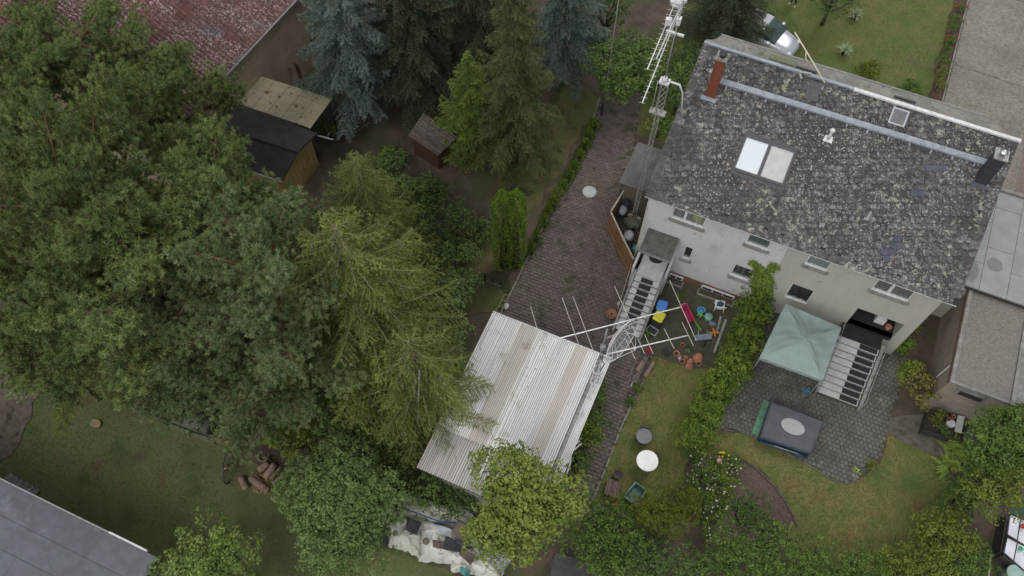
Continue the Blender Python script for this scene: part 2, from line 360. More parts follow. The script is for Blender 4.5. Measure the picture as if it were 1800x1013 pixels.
stairs(-2.40, -1.18, 20.30, 17.90, 1.6, 10, (-2.08, -1.5), M_step, ((-2.47, 0, .10, M_conc), (-1.11, .85, .10, M_conc)))
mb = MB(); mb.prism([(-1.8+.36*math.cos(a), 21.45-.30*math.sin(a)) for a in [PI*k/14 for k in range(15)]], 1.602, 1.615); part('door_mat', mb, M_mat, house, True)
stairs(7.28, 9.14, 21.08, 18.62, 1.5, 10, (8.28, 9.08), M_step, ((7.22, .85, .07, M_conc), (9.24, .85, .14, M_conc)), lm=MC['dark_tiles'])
# things in the right porch
mb = MB(); mb.b2(8.55,9.0,22.3,22.75,1.51,2.0); mb.b2(8.6,8.95,22.35,22.7,2.0,2.05); solo('storage_box', mb, M_white, 'pale storage box on the dark tiled porch of the right-hand entrance', 'box')
mb = MB(); mb.lathe((9.2,22.2,1.51), [(.10,0),(.15,.26),(.13,.26)], 14); solo('plant_pot', mb, M_terra, 'clay pot with a small plant inside the right-hand porch', 'plant pot')

# roof
X0, X1 = -3.02, 10.36; Ls = math.hypot(RY-EY, RZ-EZ)
ur = Vector((1,0,0)); vr = Vector((0, RY-EY, RZ-EZ)).normalized(); nr = ur.cross(vr)
def RP(s, t, h=0): return Vector((s, EY, EZ)) + vr*t + nr*h
mb = MB(); mb.slab([RP(X0,0,-.03), RP(X1,0,-.03), RP(X1,Ls,-.03), RP(X0,Ls,-.03)], .05); roof = part('roof', mb, M_under, house, True)
mb = MB(); mb.slab([RP(X0-.01,-.03,-.03), RP(X1+.01,-.03,-.03), RP(X1+.01,-.005,-.03), RP(X0-.01,-.005,-.03)], .06); part('eave_board', mb, M_white, roof, True)
d_ = RF(1560, 320) - RF(1380, 320); ca = math.atan2(d_.dot(vr), d_.x)
def shingle_mesh(w_, l_, cut, nm, th=.014, m=M_slate):
    p = [(0, cut), (cut*.35, cut*.3), (cut, 0), (w_, 0), (w_, l_), (0, l_)]
    mb = MB(); top = [(x, y, .055 - .045*y/l_) for x, y in p]; bot = [(x, y, z-th) for x, y, z in top[:4]]
    mb.add(top + bot, [(0,1,2,3,4,5), (6,7,1,0), (7,8,2,1), (8,9,3,2)]); return mb.mesh(nm, m)
sm_ = shingle_mesh(.262, .37, .11, 'shingle', th=.022)
B = Matrix(((ur.x, vr.x, nr.x, 0), (ur.y, vr.y, nr.y, 0), (ur.z, vr.z, nr.z, 0), (0, 0, 0, 1)))
H0 = WM[house].inverted()
blue = [RF(*p) for p in ((1640,296),(1652,297),(1604,337),(1614,338),(1579,427),(1572,433),(1566,442),(1558,447),(1700,215),(1755,285))]
cut_out = [(-2.25,-1.55, 25.7, 26.2)]
# a neighbour of a skylight or chimney simply runs under its flashing
field = []; bl = []
ra, rb = math.cos(ca), math.sin(ca)
for j in range(-30, 60):
    off = .14*(j % 2) + random.uniform(-.03,.03)
    for i in range(-20, 80):
        a, b = i*.272 + off, j*.272
        s, t = X0 + a*ra - b*rb, a*rb + b*ra
        cs, ct = s + .14*ra - .14*rb, t + .14*rb + .14*ra
        if not (X0+.34 < cs < X1-.36 and .30 < ct < Ls-.12): continue
        P = RP(s, t, .0) ; z = random.uniform(0, .012)
        M = Matrix.Translation(P + nr*z) @ B @ Matrix.Rotation(ca + random.gauss(0,.012), 4, 'Z') @ Matrix.Rotation(random.gauss(0,.012), 4, 'Y')
        c = RP(cs, ct)
        (bl if any((c-q).length < .19 for q in blue) else field).append(H0 @ M)
RW = WM[roof] = H0.inverted()
pieces('shingle', roof, sm_, field, M_slate, 300, key=lambda M: -M.translation.x*0 + M.translation.y)
sb = shingle_mesh(.285, .36, .10, 'shingle_repair', th=.02, m=M_slate_b)
for M in bl:
    o = bpy.data.objects.new('shingle', sb); C.objects.link(o); o.parent = roof; o.matrix_local = Matrix.Translation(nr*.006) @ M; o['label'] = 'blue-grey replacement shingle'
es = shingle_mesh(.30, .38, .06, 'eave_shingle')
ed = [H0 @ (Matrix.Translation(RP(X0 + k*.30, -.02 + random.uniform(-.01,.01), .012)) @ B) for k in range(int((X1-X0)/.30))]
pieces('eave_shingle', roof, es, ed, M_slate)
vs_ = shingle_mesh(.17, .42, .03, 'verge_shingle')
vg = []
for k in range(int((Ls-.3)/.165)):
    vg.append(H0 @ (Matrix.Translation(RP(X0-.02, .52+k*.165, .03)) @ B @ Matrix.Rotation(R(-90-8), 4, 'Z')))
    vg.append(H0 @ (Matrix.Translation(RP(X1+.02, .32+k*.165, .03)) @ B @ Matrix.Rotation(R(90+14), 4, 'Z')))
pieces('verge_shingle', roof, vs_, vg, M_slate)
mb = MB(); P_ = [RP(X0-.01, .0, -.02), RP(X0-.01, Ls, -.02)]; mb.tube(P_, .02, 4); P_ = [RP(X1+.01, .0, -.02), RP(X1+.01, Ls, -.02)]; mb.tube(P_, .02, 4); part('verge_trim', mb, M_under, roof, True)
# flat back strip with its edge metal
fp = [(-3.02,28.03),(10.38,28.03),(10.38,28.12),(9.9,28.30),(9.1,28.78),(-2.5,28.78),(-2.62,28.5),(-2.8,28.3),(-3.02,28.25)]
mb = MB(); mb.prism(fp, [z-.12 for z in (9.2,)*9], [9.22 - .10*(p[1]-28.03) for p in fp]); strip = part('flat_strip', mb, M_felt, roof, True)
mb = MB(); mb.prism([(9.1,28.78),(-2.5,28.78),(-2.5,28.86),(9.1,28.86)], 8.95, 9.17); part('strip_edge', mb, M_conc, strip, True)
for x0, x1, m, w_ in ((-3.05, 3.55, M_metal, .13), (3.56, 10.42, M_whitemet, .15)):
    mb = MB(); mb.b2(x0, x1, 28.04-w_, 28.05, 9.21, 9.30); part('ridge_flashing', mb, m, roof, True)
for x0, x1, y0, y1, m in ((-.2, .95, 28.22, 28.5, mat('moss_tray', (.12,.14,.07), (.16,.15,.12), 8)), (1.0, 1.9, 28.2, 28.28, M_char), (5.2, 6.1, 28.25, 28.33, M_char)):
    mb = MB(); mb.b2(x0, x1, y0, y1, 9.2, 9.27); part('roof_tray', mb, m, strip, True)
# snow guard
a, b = RF(1262, 143), RF(1734, 288); tt = (a-Vector((a.x,EY,EZ))).length; tb = (b-Vector((b.x,EY,EZ))).length
mb = MB(); q = [RP(a.x, tt-.09, .13), RP(b.x, tb-.09, .13), RP(b.x, tb+.13, .17), RP(a.x, tt+.13, .17)]; mb.slab(q, .02)
q2 = [RP(a.x, tt-.13, .10), RP(b.x, tb-.13, .10), RP(b.x, tb-.10, .19), RP(a.x, tt-.10, .19)]; mb.slab(q2, .015)
sg = part('snow_guard', mb, M_metal, roof, True)
for k in range(13):
    u = (k+.5)/13; s = a.x + (b.x-a.x)*u; t = tt + (tb-tt)*u
    mb = MB(); mb.slab([RP(s-.03, t-.28, .05), RP(s+.03, t-.28, .05), RP(s+.03, t+.12, .11), RP(s-.03, t+.12, .11)], .03); part('bracket', mb, M_metal, sg, True)
# roof window with two sashes
def roof_rect(x0, x1, t0, t1, h, th, m, nm, par=None):
    mb = MB(); mb.slab([RP(x0,t0,h), RP(x1,t0,h), RP(x1,t1,h), RP(x0,t1,h)], th); return part(nm, mb, m, par or roof, True)
c0, c1, c2, c3 = RF(1311,238), RF(1398,264), RF(1374,328), RF(1291,302)
tl = lambda p: (p-Vector((p.x,EY,EZ))).dot(vr)
wx0, wx1, wt1, wt0 = (c0.x+c3.x)/2, (c1.x+c2.x)/2, (tl(c0)+tl(c1))/2, (tl(c2)+tl(c3))/2
M_fr = mat('dark_grey_frame', (.075,.075,.08), (.1,.1,.105), 8, rough=.5, metallic=.3)
rw = roof_rect(wx0-.1, wx1+.1, wt0-.16, wt1+.12, .07, .06, M_fr, 'roof_window'); xm = (wx0+wx1)/2
for s0, s1, m in ((wx0+.02, xm-.07, M_pane), (xm+.07, wx1-.02, M_pane2)):
    mb = MB()
    for q in ((s0-.07,s0,wt0+.02,wt1-.02),(s1,s1+.07,wt0+.02,wt1-.02),(s0+.0005,s1-.0005,wt0+.02,wt0+.12),(s0+.0005,s1-.0005,wt1-.13,wt1-.02)):
        mb.slab([RP(q[0],q[2],.15), RP(q[1],q[2],.15), RP(q[1],q[3],.15), RP(q[0],q[3],.15)], .078)
    sash = part('sash', mb, M_fr, rw, True); roof_rect(s0+.002, s1-.002, wt0+.122, wt1-.132, .11, .03, m, 'pane', rw)
# small hatch with a bright frame, and the plain hatch
p = RF(1578, 208); t = tl(p)
h_ = roof_rect(p.x-.34, p.x+.34, t-.36, t+.36, .18, .15, M_steel, 'roof_hatch'); roof_rect(p.x-.27, p.x+.27, t-.29, t+.29, .20, .018, mat('hatch_glass', (.12,.125,.13), (.16,.165,.17), 4, rough=.2), 'pane', h_)
p = RF(1429, 161); t = tl(p); roof_rect(p.x-.27, p.x+.27, t-.42, t+.42, .09, .06, M_fr, 'roof_hatch')
# vents
p = RF(1455, 246); mb = MB(); t = tl(p); mb.slab([RP(p.x-.2,t-.12,.07), RP(p.x+.2,t-.12,.07), RP(p.x+.16,t+.16,.07), RP(p.x-.16,t+.16,.07)], .03); mb.tube([p, p+Vector((0,0,.62))], .06, 10); mb.lathe(p+Vector((0,0,.58)), [(.05,0),(.12,.02),(.10,.09),(.02,.12)], 12); part('vent_pipe', mb, M_whitemet, roof, True)
p = RF(1523, 386); t = tl(p); mb = MB(); mb.slab([RP(p.x-.13,t-.05,.07), RP(p.x+.1,t-.05,.07), RP(p.x+.1,t+.03,.12), RP(p.x-.13,t+.03,.10)], .02); mb.slab([RP(p.x-.04,t+.03,.10), RP(p.x+.06,t+.03,.13), RP(p.x+.10,t+.36,.09), RP(p.x+.0,t+.34,.07)], .012); part('vent_tile', mb, M_galv, roof, True)
# chimneys
def chimney(px, py, w_, d, top, m, cap_m, flash, label):
    p = RF(px, py); mb = MB(); mb.b2(p.x-w_/2, p.x+w_/2, p.y-.02, p.y+d, p.z-.2, top); ch = part('chimney', mb, m, roof, True, label=label)
    mb = MB(); mb.b2(p.x-w_/2-.04, p.x+w_/2+.04, p.y-.06, p.y+d+.04, top+.002, top+.07); part('chimney_cap', mb, cap_m, ch, True)
    mb = MB(); tq = tl(p); mb.slab([RP(p.x-w_/2-.12,tq-.18,.075), RP(p.x+w_/2+.12,tq-.18,.075), RP(p.x+w_/2+.12,tq+.0,.075), RP(p.x-w_/2-.12,tq+.0,.075)], .02); part('flashing', mb, flash, ch, True)
    return ch, p, top
ch, p, tp = chimney(1247, 172, .42, .42, 10.55, M_brick, M_conc, M_metal, 'brick chimney')
mb = MB(); mb.lathe((p.x, p.y+.2, tp+.07), [(.13,0),(.13,.10),(.16,.12),(.16,.16),(.06,.2)], 14); part('chimney_pot', mb, M_char, ch, True)
mb = MB()
for zz in range(26):
    z0 = p.z - .1 + zz*.075
    if z0 > tp-.02: break
    mb.b2(p.x-.212, p.x+.212, p.y-.028, p.y+.402, z0, z0+.058)
part('brick_courses', mb, M_brick, ch, True, kind='stuff')
ch, p, tp = chimney(1722, 324, .46, .46, 9.95, M_char, M_galv, M_slate_b, 'charcoal clad chimney')
mb = MB(); mb.lathe((p.x, p.y+.2, tp+.07), [(.10,0),(.10,.12),(.15,.14),(.15,.19),(.03,.27)], 16); part('cowl', mb, M_steel, ch, True)
mb = MB(); P1 = RF(1249,133); mb.box(P1+Vector((0,0,.15)), (.22,.2,.28)); part('junction_box', mb, M_galv, roof, True)
mb = MB(); mb.tube([RF(1249,131)+nr*.08, RF(1240,122)+nr*.06, RF(1232,121)+nr*.06, RF(1222,118)+nr*.06], .015); part('cable', mb, M_galv, roof, True)
# aerial on the back edge
mb = MB(); A = Vector((2.35,28.0,9.3)); tip_ = G(1397,57,10.3); A = G(1450,146,9.3); mb.tube([A, A.lerp(tip_,.5)+Vector((0,0,.02)), tip_], .028, 6); pole = thing('roof_aerial', 'bare cream pole with a short brace slanting off the back edge of the house roof', 'aerial', tuple(A))
part('mast', mb, mat('cream_paint', (.6,.56,.45)), pole, True)
mb = MB(); q = A.lerp(tip_,.62); mb.tube([q, G(1416,102,9.6), G(1423,115,9.25)], .025); part('brace', mb, MC['cream_paint'], pole, True)
mb = MB(); mb.box(A+Vector((-.95,.1,.1)), (.6,.10,.07), rz=.2); mb.box(A+Vector((-1.1,.0,.05)), (.08,.5,.07), rz=.5); part('bracket', mb, M_galv, pole, True)
# ---------------------------------------------------------------- ground, lawns, paving
mb = MB(); mb.prism([(-70,-30),(60,-30),(60,90),(-70,90)], -.3, 0)
struct('ground', mb, mat('ground_soil', (.105,.078,.056), (.062,.050,.036), 1.3, bump=.9, bscale=18, mix2=((.060,.066,.028), .45, .5, .62), spots=(((.11,.075,.05), 9, .66, .08, 'n'),)))
def inpoly(x, y, poly):
    n = len(poly); c = False; j = n-1
    for i in range(n):
        if (poly[i][1] > y) != (poly[j][1] > y) and x < (poly[j][0]-poly[i][0])*(y-poly[i][1])/(poly[j][1]-poly[i][1])+poly[i][0]: c = not c
        j = i
    return c
def inpoly_np(X, Y, poly):
    c = np.zeros(len(X), bool); j = len(poly)-1
    for i in range(len(poly)):
        xi, yi, xj, yj = *poly[i], *poly[j]
        if yi != yj: c ^= ((yi > Y) != (yj > Y)) & (X < (xj-xi)*(Y-yi)/(yj-yi)+xi)
        j = i
    return c
def wobble(poly, amp=.12, step=.5):
    out = []
    for i, p in enumerate(poly):
        q = poly[(i+1) % len(poly)]; n = max(1, int(math.hypot(q[0]-p[0], q[1]-p[1])/step))
        for k in range(n):
            u = k/n; out.append((p[0]+(q[0]-p[0])*u+random.gauss(0,amp), p[1]+(q[1]-p[1])*u+random.gauss(0,amp)))
    return out
LZ = [0.0]
def sheet(name, poly, m, z=None):
    if z is None: LZ[0] += .004; z = LZ[0]
    mb = MB(); ar = sum(poly[i][0]*poly[(i+1)%len(poly)][1]-poly[(i+1)%len(poly)][0]*poly[i][1] for i in range(len(poly)))
    if ar < 0: poly = poly[::-1]
    mb.add([(p[0], p[1], z) for p in poly], [tuple(range(len(poly)))]); return struct(name, mb, m)
def px(*pts): return [tuple(G(*p)[:2]) for p in pts]
def raw_mesh(name, V, tri, m, tint=None, smooth=False):
    me = bpy.data.meshes.new(name); k = tri.shape[1]
    me.vertices.add(len(V)); me.vertices.foreach_set('co', np.ascontiguousarray(V, dtype=np.float32).ravel())
    me.loops.add(tri.size); me.loops.foreach_set('vertex_index', tri.ravel().astype(np.int32))
    me.polygons.add(len(tri)); me.polygons.foreach_set('loop_start', np.arange(0, tri.size, k, dtype=np.int32)); me.polygons.foreach_set('loop_total', np.full(len(tri), k, dtype=np.int32))
    if smooth: me.polygons.foreach_set('use_smooth', np.ones(len(tri), bool))
    if tint is not None:
        a = me.attributes.new('tint', 'FLOAT', 'FACE'); a.data.foreach_set('value', tint.astype(np.float32))
    me.update(calc_edges=True); me.materials.append(m); return me
def grass(parent, poly, dens, m, h=.05, zb=.0):
    P = np.array(poly); x0, y0 = P.min(0); x1, y1 = P.max(0); n = int((x1-x0)*(y1-y0)*dens)
    X = rng.uniform(x0, x1, n); Y = rng.uniform(y0, y1, n); k = inpoly_np(X, Y, poly); X, Y = X[k], Y[k]; n = len(X)
    a = rng.uniform(0, 2*PI, n); l = rng.uniform(.5, 1.3, n)*h; lean = rng.uniform(.3, 1.2, n)*l; w_ = rng.uniform(.012, .022, n)
    V = np.zeros((n, 3, 3)); ca_, sa_ = np.cos(a), np.sin(a)
    V[:,0,0] = X-sa_*w_; V[:,0,1] = Y+ca_*w_; V[:,1,0] = X+sa_*w_; V[:,1,1] = Y-ca_*w_; V[:,:2,2] = zb
    V[:,2,0] = X+ca_*lean; V[:,2,1] = Y+sa_*lean; V[:,2,2] = zb+l
    # sward colour: smooth patches plus blade jitter
    f = np.sin(X*.9+1.3*np.sin(Y*.6))*np.sin(Y*.8+1.1*np.sin(X*.5))*.25+.5 + rng.normal(0, .22, n)
    me = raw_mesh('grass', V.reshape(-1,3), np.arange(3*n).reshape(-1,3), m, np.clip(f, 0, 1))
    o = link('grass', me, parent); o['kind'] = 'stuff'
G_dark = dict(base=(.030,.036,.014), alt=(.047,.043,.020))
lawn_left = px((-350,620),(0,690),(110,660),(240,700),(330,740),(430,790),(560,860),(700,960),(800,1013),(780,1250),(-350,1250))
lawn_mid = px((1150,600),(1260,600),(1235,700),(1215,800),(1190,860),(1130,900),(1036,885),(1052,845),(1090,745),(1120,690))
lawn_right = px((1215,800),(1262,764),(1300,758),(1340,772),(1420,815),(1478,850),(1510,842),(1535,825),(1550,800),(1556,763),(1600,780),(1660,810),(1690,900),(1640,980),(1500,1060),(1380,960),(1395,915),(1370,860),(1330,822),(1280,815))
lawn_top = [(-9.0,29.4),(9.45,29.4),(8.75,38.6),(8.6,60),(-4,60),(-5.5,40)]
lawn_drive = px((985,150),(1050,165),(1048,190),(1002,262),(960,335),(925,395),(895,380),(870,300),(930,220))
lawn_moss = px((760,420),(905,420),(890,480),(895,525),(868,550),(800,560),(760,500))
M_ll = mat('lawn_shaded', (.098,.130,.042), (.130,.128,.056), 1.1, bump=.7, bscale=60, mix2=((.105,.080,.045), .7, .58, .70), spots=(((.062,.092,.032), .5, .50, .22, 'n'),))
M_lm = mat('lawn_dry', (.105,.125,.034), (.155,.140,.048), 1.4, bump=.7, bscale=60, mix2=((.15,.105,.045), .9, .55, .68), spots=(((.07,.11,.030), .6, .50, .2, 'n'),))
M_lt = mat('lawn_green', (.085,.115,.028), (.125,.125,.040), .8, bump=.7, bscale=60, mix2=((.115,.080,.045), .55, .56, .7), spots=(((.065,.11,.024), .3, .48, .2, 'n'),))
M_lo = mat('lawn_mossy', (.090,.105,.030), (.115,.090,.045), 1.1, bump=.8, bscale=40, mix2=((.035,.045,.018), .8, .52, .62))
M_gl = mat('grass_blades_shaded', (.085,.125,.036), tint=(.155,.152,.062)); M_gm = mat('grass_blades_dry', (.085,.125,.028), tint=(.20,.17,.065)); M_gt = mat('grass_blades_green', (.07,.11,.026), tint=(.15,.13,.045))
for nm, poly, m, gm, d in (('lawn', lawn_left, M_ll, M_gl, 170), ('lawn', lawn_mid, M_lm, M_gm, 420), ('lawn', lawn_right, M_lm, M_gm, 420), ('lawn', lawn_top, M_lt, M_gt, 160), ('lawn', lawn_drive, M_lo, M_gl, 260), ('lawn', lawn_moss, M_lo, M_gl, 200)):
    s_ = sheet(nm, wobble(poly), m); grass(s_, poly, d, gm, zb=LZ[0])
# bare patches, beds
M_mulch = mat('bark_mulch', (.115,.085,.065), (.06,.042,.032), 14, bump=1.0, bscale=35, spots=(((.17,.15,.13), 22, .62, .05, 'n'),))
bed = px((1205,815),(1262,795),(1325,822),(1368,860),(1397,915),(1330,945),(1235,960),(1215,880)); sheet('flower_bed', wobble(bed, .08), M_mulch)
bed_road = [(8.72,38.0),(9.42,38.0),(9.5,60),(8.62,60)]; sheet('flower_bed', wobble(bed_road,.04), mat('bed_soil', (.10,.05,.035), (.05,.035,.025), 5, bump=.9))
sheet('dirt_path', wobble(px((1556,762),(1562,735),(1620,730),(1700,775),(1720,840),(1660,812)), .06), mat('dirt_path', (.13,.115,.095), (.085,.075,.06), 3, bump=.8, spots=(((.05,.06,.02), 3, .6, .08, 'n'),)))
yard = px((1110,480),(1300,535),(1270,640),(1235,650),(1140,625),(1120,600)); sheet('yard', wobble(yard,.05), mat('mossy_dirt', (.080,.075,.045), (.055,.05,.036), 3, bump=.8, spots=(((.05,.07,.02), 2.5, .56, .08, 'n'),)))
sheet('gravel_patch', wobble(px((-40,640),(30,645),(75,665),(60,730),(20,800),(-60,830)), .1), mat('rubble_ground', (.15,.125,.095), (.10,.08,.06), 4, bump=1.0, spots=(((.05,.05,.025), 2, .56, .1, 'n'),)))
def chips(parent, poly, n, size, m, name='mulch_chip', zb=.02, flat=.5):
    P = np.array(poly); x0, y0 = P.min(0); x1, y1 = P.max(0)
    X = rng.uniform(x0,x1,n*3); Y = rng.uniform(y0,y1,n*3); k = inpoly_np(X,Y,poly); X, Y = X[k][:n], Y[k][:n]; n = len(X)
    base = np.array([(1,0,0),(-1,0,0),(0,1,0),(0,-1,0),(0,0,1),(0,0,-1)], float); fs = np.array([(0,2,4),(2,1,4),(1,3,4),(3,0,4),(2,0,5),(1,2,5),(3,1,5),(0,3,5)])
    a = rng.uniform(0,2*PI,n); s = rng.uniform(.5,1.2,(n,3))*size*np.array([1,.6,flat]); B_ = base[None]*s[:,None]
    ti = rng.normal(0,.3,n); Z = B_[...,2]+B_[...,0]*np.sin(ti)[:,None]
    V = np.stack([B_[...,0]*np.cos(a)[:,None]-B_[...,1]*np.sin(a)[:,None]+X[:,None], B_[...,0]*np.sin(a)[:,None]+B_[...,1]*np.cos(a)[:,None]+Y[:,None], Z+zb],-1)
    T = (fs[None]+6*np.arange(n)[:,None,None]).reshape(-1,3)
    me = raw_mesh(name, V.reshape(-1,3), T, m, np.repeat(rng.uniform(0,1,n),8)); o = link(name, me, parent); o['kind'] = 'stuff'; return o
M_chip = mat('bark_chip', (.14,.10,.08), tint=(.055,.035,.028))
chips(bpy.data.objects['flower_bed'], bed, 5000, .04, M_chip)
# pavers
def paving(name, polys, a, b, gap, m, base_m, limit=300, rot=0, jit=.006, holes=(), zt=.045, n=1, avoid=None):
    st = sheet(name, wobble(polys[0], .02, 1.5), base_m)
    for p in polys[1:]:
        LZ[0] += .004; q = MB(); ar = sum(p[i][0]*p[(i+1)%len(p)][1]-p[(i+1)%len(p)][0]*p[i][1] for i in range(len(p))); p = p if ar > 0 else p[::-1]; q.add([(v[0], v[1], LZ[0]) for v in p], [tuple(range(len(p)))]); s2 = struct(name+'_base', q, base_m, st)
    mb = MB(); h = .02; c = .012; A, B2 = (a-gap)/2, (b-gap)/2
    v = [(-A,-B2,0),(A,-B2,0),(A,B2,0),(-A,B2,0),(-A+c,-B2+c,h),(A-c,-B2+c,h),(A-c,B2-c,h),(-A+c,B2-c,h)]
    mb.add(v, [(4,5,6,7),(0,1,5,4),(1,2,6,5),(2,3,7,6),(3,0,4,7)]); me = mb.mesh('paver', m)
    cr, sr = math.cos(rot), math.sin(rot); Ms = []; seen = set()
    for p in polys:
        P = np.array(p); cx, cy = P.mean(0); Rr = np.abs(P-[cx,cy]).max()*1.5
        for j in range(int((-Rr)/b)-1, int(Rr/b)+2):
            for i in range(int(-Rr/a)-1, int(Rr/a)+2):
                u = (round(cx/a)+i + (.5 if (j+round(cy/b)) % 2 else 0))*a; w_ = (round(cy/b)+j)*b
                x, y = u*cr-w_*sr, u*sr+w_*cr
                if (round(x,3), round(y,3)) in seen or not inpoly(x, y, p) or any(h_[0]<x<h_[1] and h_[2]<y<h_[3] for h_ in holes): continue
                seen.add((round(x,3), round(y,3)))
                Ms.append(Matrix.Translation((x+random.gauss(0,jit), y+random.gauss(0,jit), LZ[0]+.002+random.uniform(-.006,.006))) @ Matrix.Rotation(rot+random.gauss(0,.02),4,'Z') @ Matrix.Rotation(random.gauss(0,.012),4,'X') @ Matrix.Rotation(random.gauss(0,.012),4,'Y'))
    pieces('paver', st, me, Ms, m, limit, key=lambda M: M.translation.y)
    return st
M_pv = mat('paver_red', (.125,.098,.090), (.100,.082,.076), .7, piece=.16, bump=.4, bscale=50, mix2=((.13,.115,.085), .35, .52, .66), spots=(((.060,.062,.036), 1.4, .58, .08, 'n'),((.20,.19,.17), 30, .70, .03, 'n')))
M_joint = mat('joint_soil', (.060,.052,.043), (.065,.070,.038), 3, bump=.6)
drive = [(-7.7,15.2),(-2.55,15.2),(-2.5,17.4),(-2.72,20.5),(-2.9,24.4),(-4.9,24.6),(-5.0,27.2),(-5.6,30),(-6.6,34.5),(-8.6,34.5),(-8.0,30.5),(-7.6,27.5),(-7.72,20)]
path = px((1066,615),(1142,625),(1138,650),(1092,745),(1052,845),(1030,905),(990,905),(1008,840),(1046,760),(1064,680))
path2 = [(-2.56,15.2),(-.4,15.2),(-.3,17.2),(-1.0,17.8),(-2.5,17.6)]
paving('driveway', [drive, path2], .27, .17, .015, M_pv, M_joint, rot=R(0))
paving('garden_path', [path], .27, .17, .022, M_pv, M_joint)
M_pp = mat('paver_grey', (.120,.112,.100), (.095,.089,.081), .9, piece=.12, bump=.4, bscale=50, mix2=((.19,.18,.15), .5, .55, .66), spots=(((.075,.071,.062), .8, .55, .16, 'n'),))
patio = px((1318,600),(1262,752),(1300,757),(1340,772),(1420,815),(1478,850),(1510,842),(1535,822),(1550,795),(1560,745),(1575,700),(1590,640),(1612,575),(1625,560))
patio = [(3.3,21.7)] + patio[1:-1] + [(11.3,24.5),(10.1,24.5),(10.05,21.7)]
paving('patio', [patio], .2, .2, .02, M_pp, M_joint, holes=((7.15,9.3,18.5,21.7),))
# kerb stones and the bed edging
def strip_pieces(name, owner, pts, w_, l_, h, m, zb=0):
    pts = [Vector((p[0], p[1], 0)) for p in pts]; me = MB().box((0,0,h/2), (l_-.015, w_, h)).mesh(name, m); Ms = []
    for a, b in zip(pts, pts[1:]):
        n = max(1, int((b-a).length/l_)); an = math.atan2(b.y-a.y, b.x-a.x)
        for k in range(n): p = a.lerp(b, (k+.5)/n); Ms.append(Matrix.Translation((p.x, p.y, zb+random.uniform(-.008,.008))) @ Matrix.Rotation(an+random.gauss(0,.01),4,'Z'))
    pieces(name, owner, me, Ms, m)
strip_pieces('kerb_stone', bpy.data.objects['driveway'], [(-7.78,15.3),(-7.78,27.6),(-8.15,31)], .07, .5, .10, M_conc)
strip_pieces('kerb_stone', bpy.data.objects['garden_path'], px((1142,645),(1096,742),(1056,845),(1040,885)), .06, .5, .08, M_conc)
strip_pieces('kerb_stone', bpy.data.objects['patio'], px((1262,755),(1300,760),(1340,775),(1420,818),(1478,853),(1510,845)), .06, .5, .06, M_pp)
ed = thing('bed_edging', 'grey curved edging board between the mulch bed and the right-hand lawn', 'edging', tuple(G(1350,845)))
mb = MB(); e = [G(x,y,.06) for x,y in ((1300,806),(1325,820),(1345,838),(1362,855),(1380,880),(1398,915),(1402,925))]
mb.tube(e, .045, 6); part('board', mb, M_oldwood, ed, True)
# road at the top right
rd = [(9.5,37.0),(40,37.0),(40,70),(9.6,70)]
M_road = mat('road_stones', (.265,.245,.205), (.21,.195,.165), .5, piece=.2, bump=.5, bscale=45)
road = sheet('road', [(9.55,29.5),(16,29.5),(16,70),(9.5,70)], mat('road_joint', (.15,.14,.115), (.12,.11,.09), 2, bump=.5))
Xs = []
mb = MB(); v = [(-.062,-.038,0),(.062,-.038,0),(.062,.038,0),(-.062,.038,0),(-.05,-.028,.018),(.05,-.028,.018),(.05,.028,.018),(-.05,.028,.018)]
mb.add(v, [(4,5,6,7),(0,1,5,4),(1,2,6,5),(2,3,7,6),(3,0,4,7)]); me = mb.mesh('paving_stone', M_road)
Ms = [Matrix.Translation((9.6+(i+(j%2)*.5)*.14, 32.6+j*.088, LZ[0]+random.uniform(-.004,.003))) for j in range(175) for i in range(32) if 9.6+(i)*.14 > 9.5+.0*(j) and (i*.14 < 4.6) and not abs((32.6+j*.088) - (41.35 - (i*.14)*.04)) < .06]
pieces('paving_stone', road, me, Ms, M_road, 300)
mb = MB(); q = G(1694,113), G(1810,152); mb.slab([q[0]+Vector((0,-.06,.03)), q[1]+Vector((0,-.06,.03)), q[1]+Vector((0,.06,.03)), q[0]+Vector((0,.06,.03))], .03); part('drain_channel', mb, mat('rust_brown', (.10,.065,.045), (.06,.045,.035), 8), road, True)
mb = MB(); mb.b2(9.42,9.5,37,70,0,.1); part('kerb', mb, M_conc, road, True)

lit = [px((590,130),(760,150),(780,300),(700,330),(600,290),(560,250)), px((700,330),(870,380),(900,520),(820,560),(700,480)), px((240,700),(560,700),(560,860),(430,790)), px((870,150),(1010,160),(960,330),(870,340))]
M_lit = mat('leaf_litter', (.14,.10,.065), tint=(.055,.048,.028))
for q_ in lit: chips(bpy.data.objects['ground'], q_, 4200, .035, M_lit, 'leaf_litter', zb=.015, flat=.3)
for q_, n_ in ((lawn_left, 2600), (lawn_right, 1500), (lawn_mid, 900), (lawn_top, 2600)): chips(bpy.data.objects['lawn'], q_, n_, .028, mat('fallen_leaves', (.17,.13,.06), tint=(.10,.13,.045)), 'fallen_leaves', zb=.045, flat=.3)
chips(bpy.data.objects['driveway'], drive, 1800, .022, mat('fallen_leaves'  , (.17,.13,.06)), 'fallen_leaves', zb=.06, flat=.3)
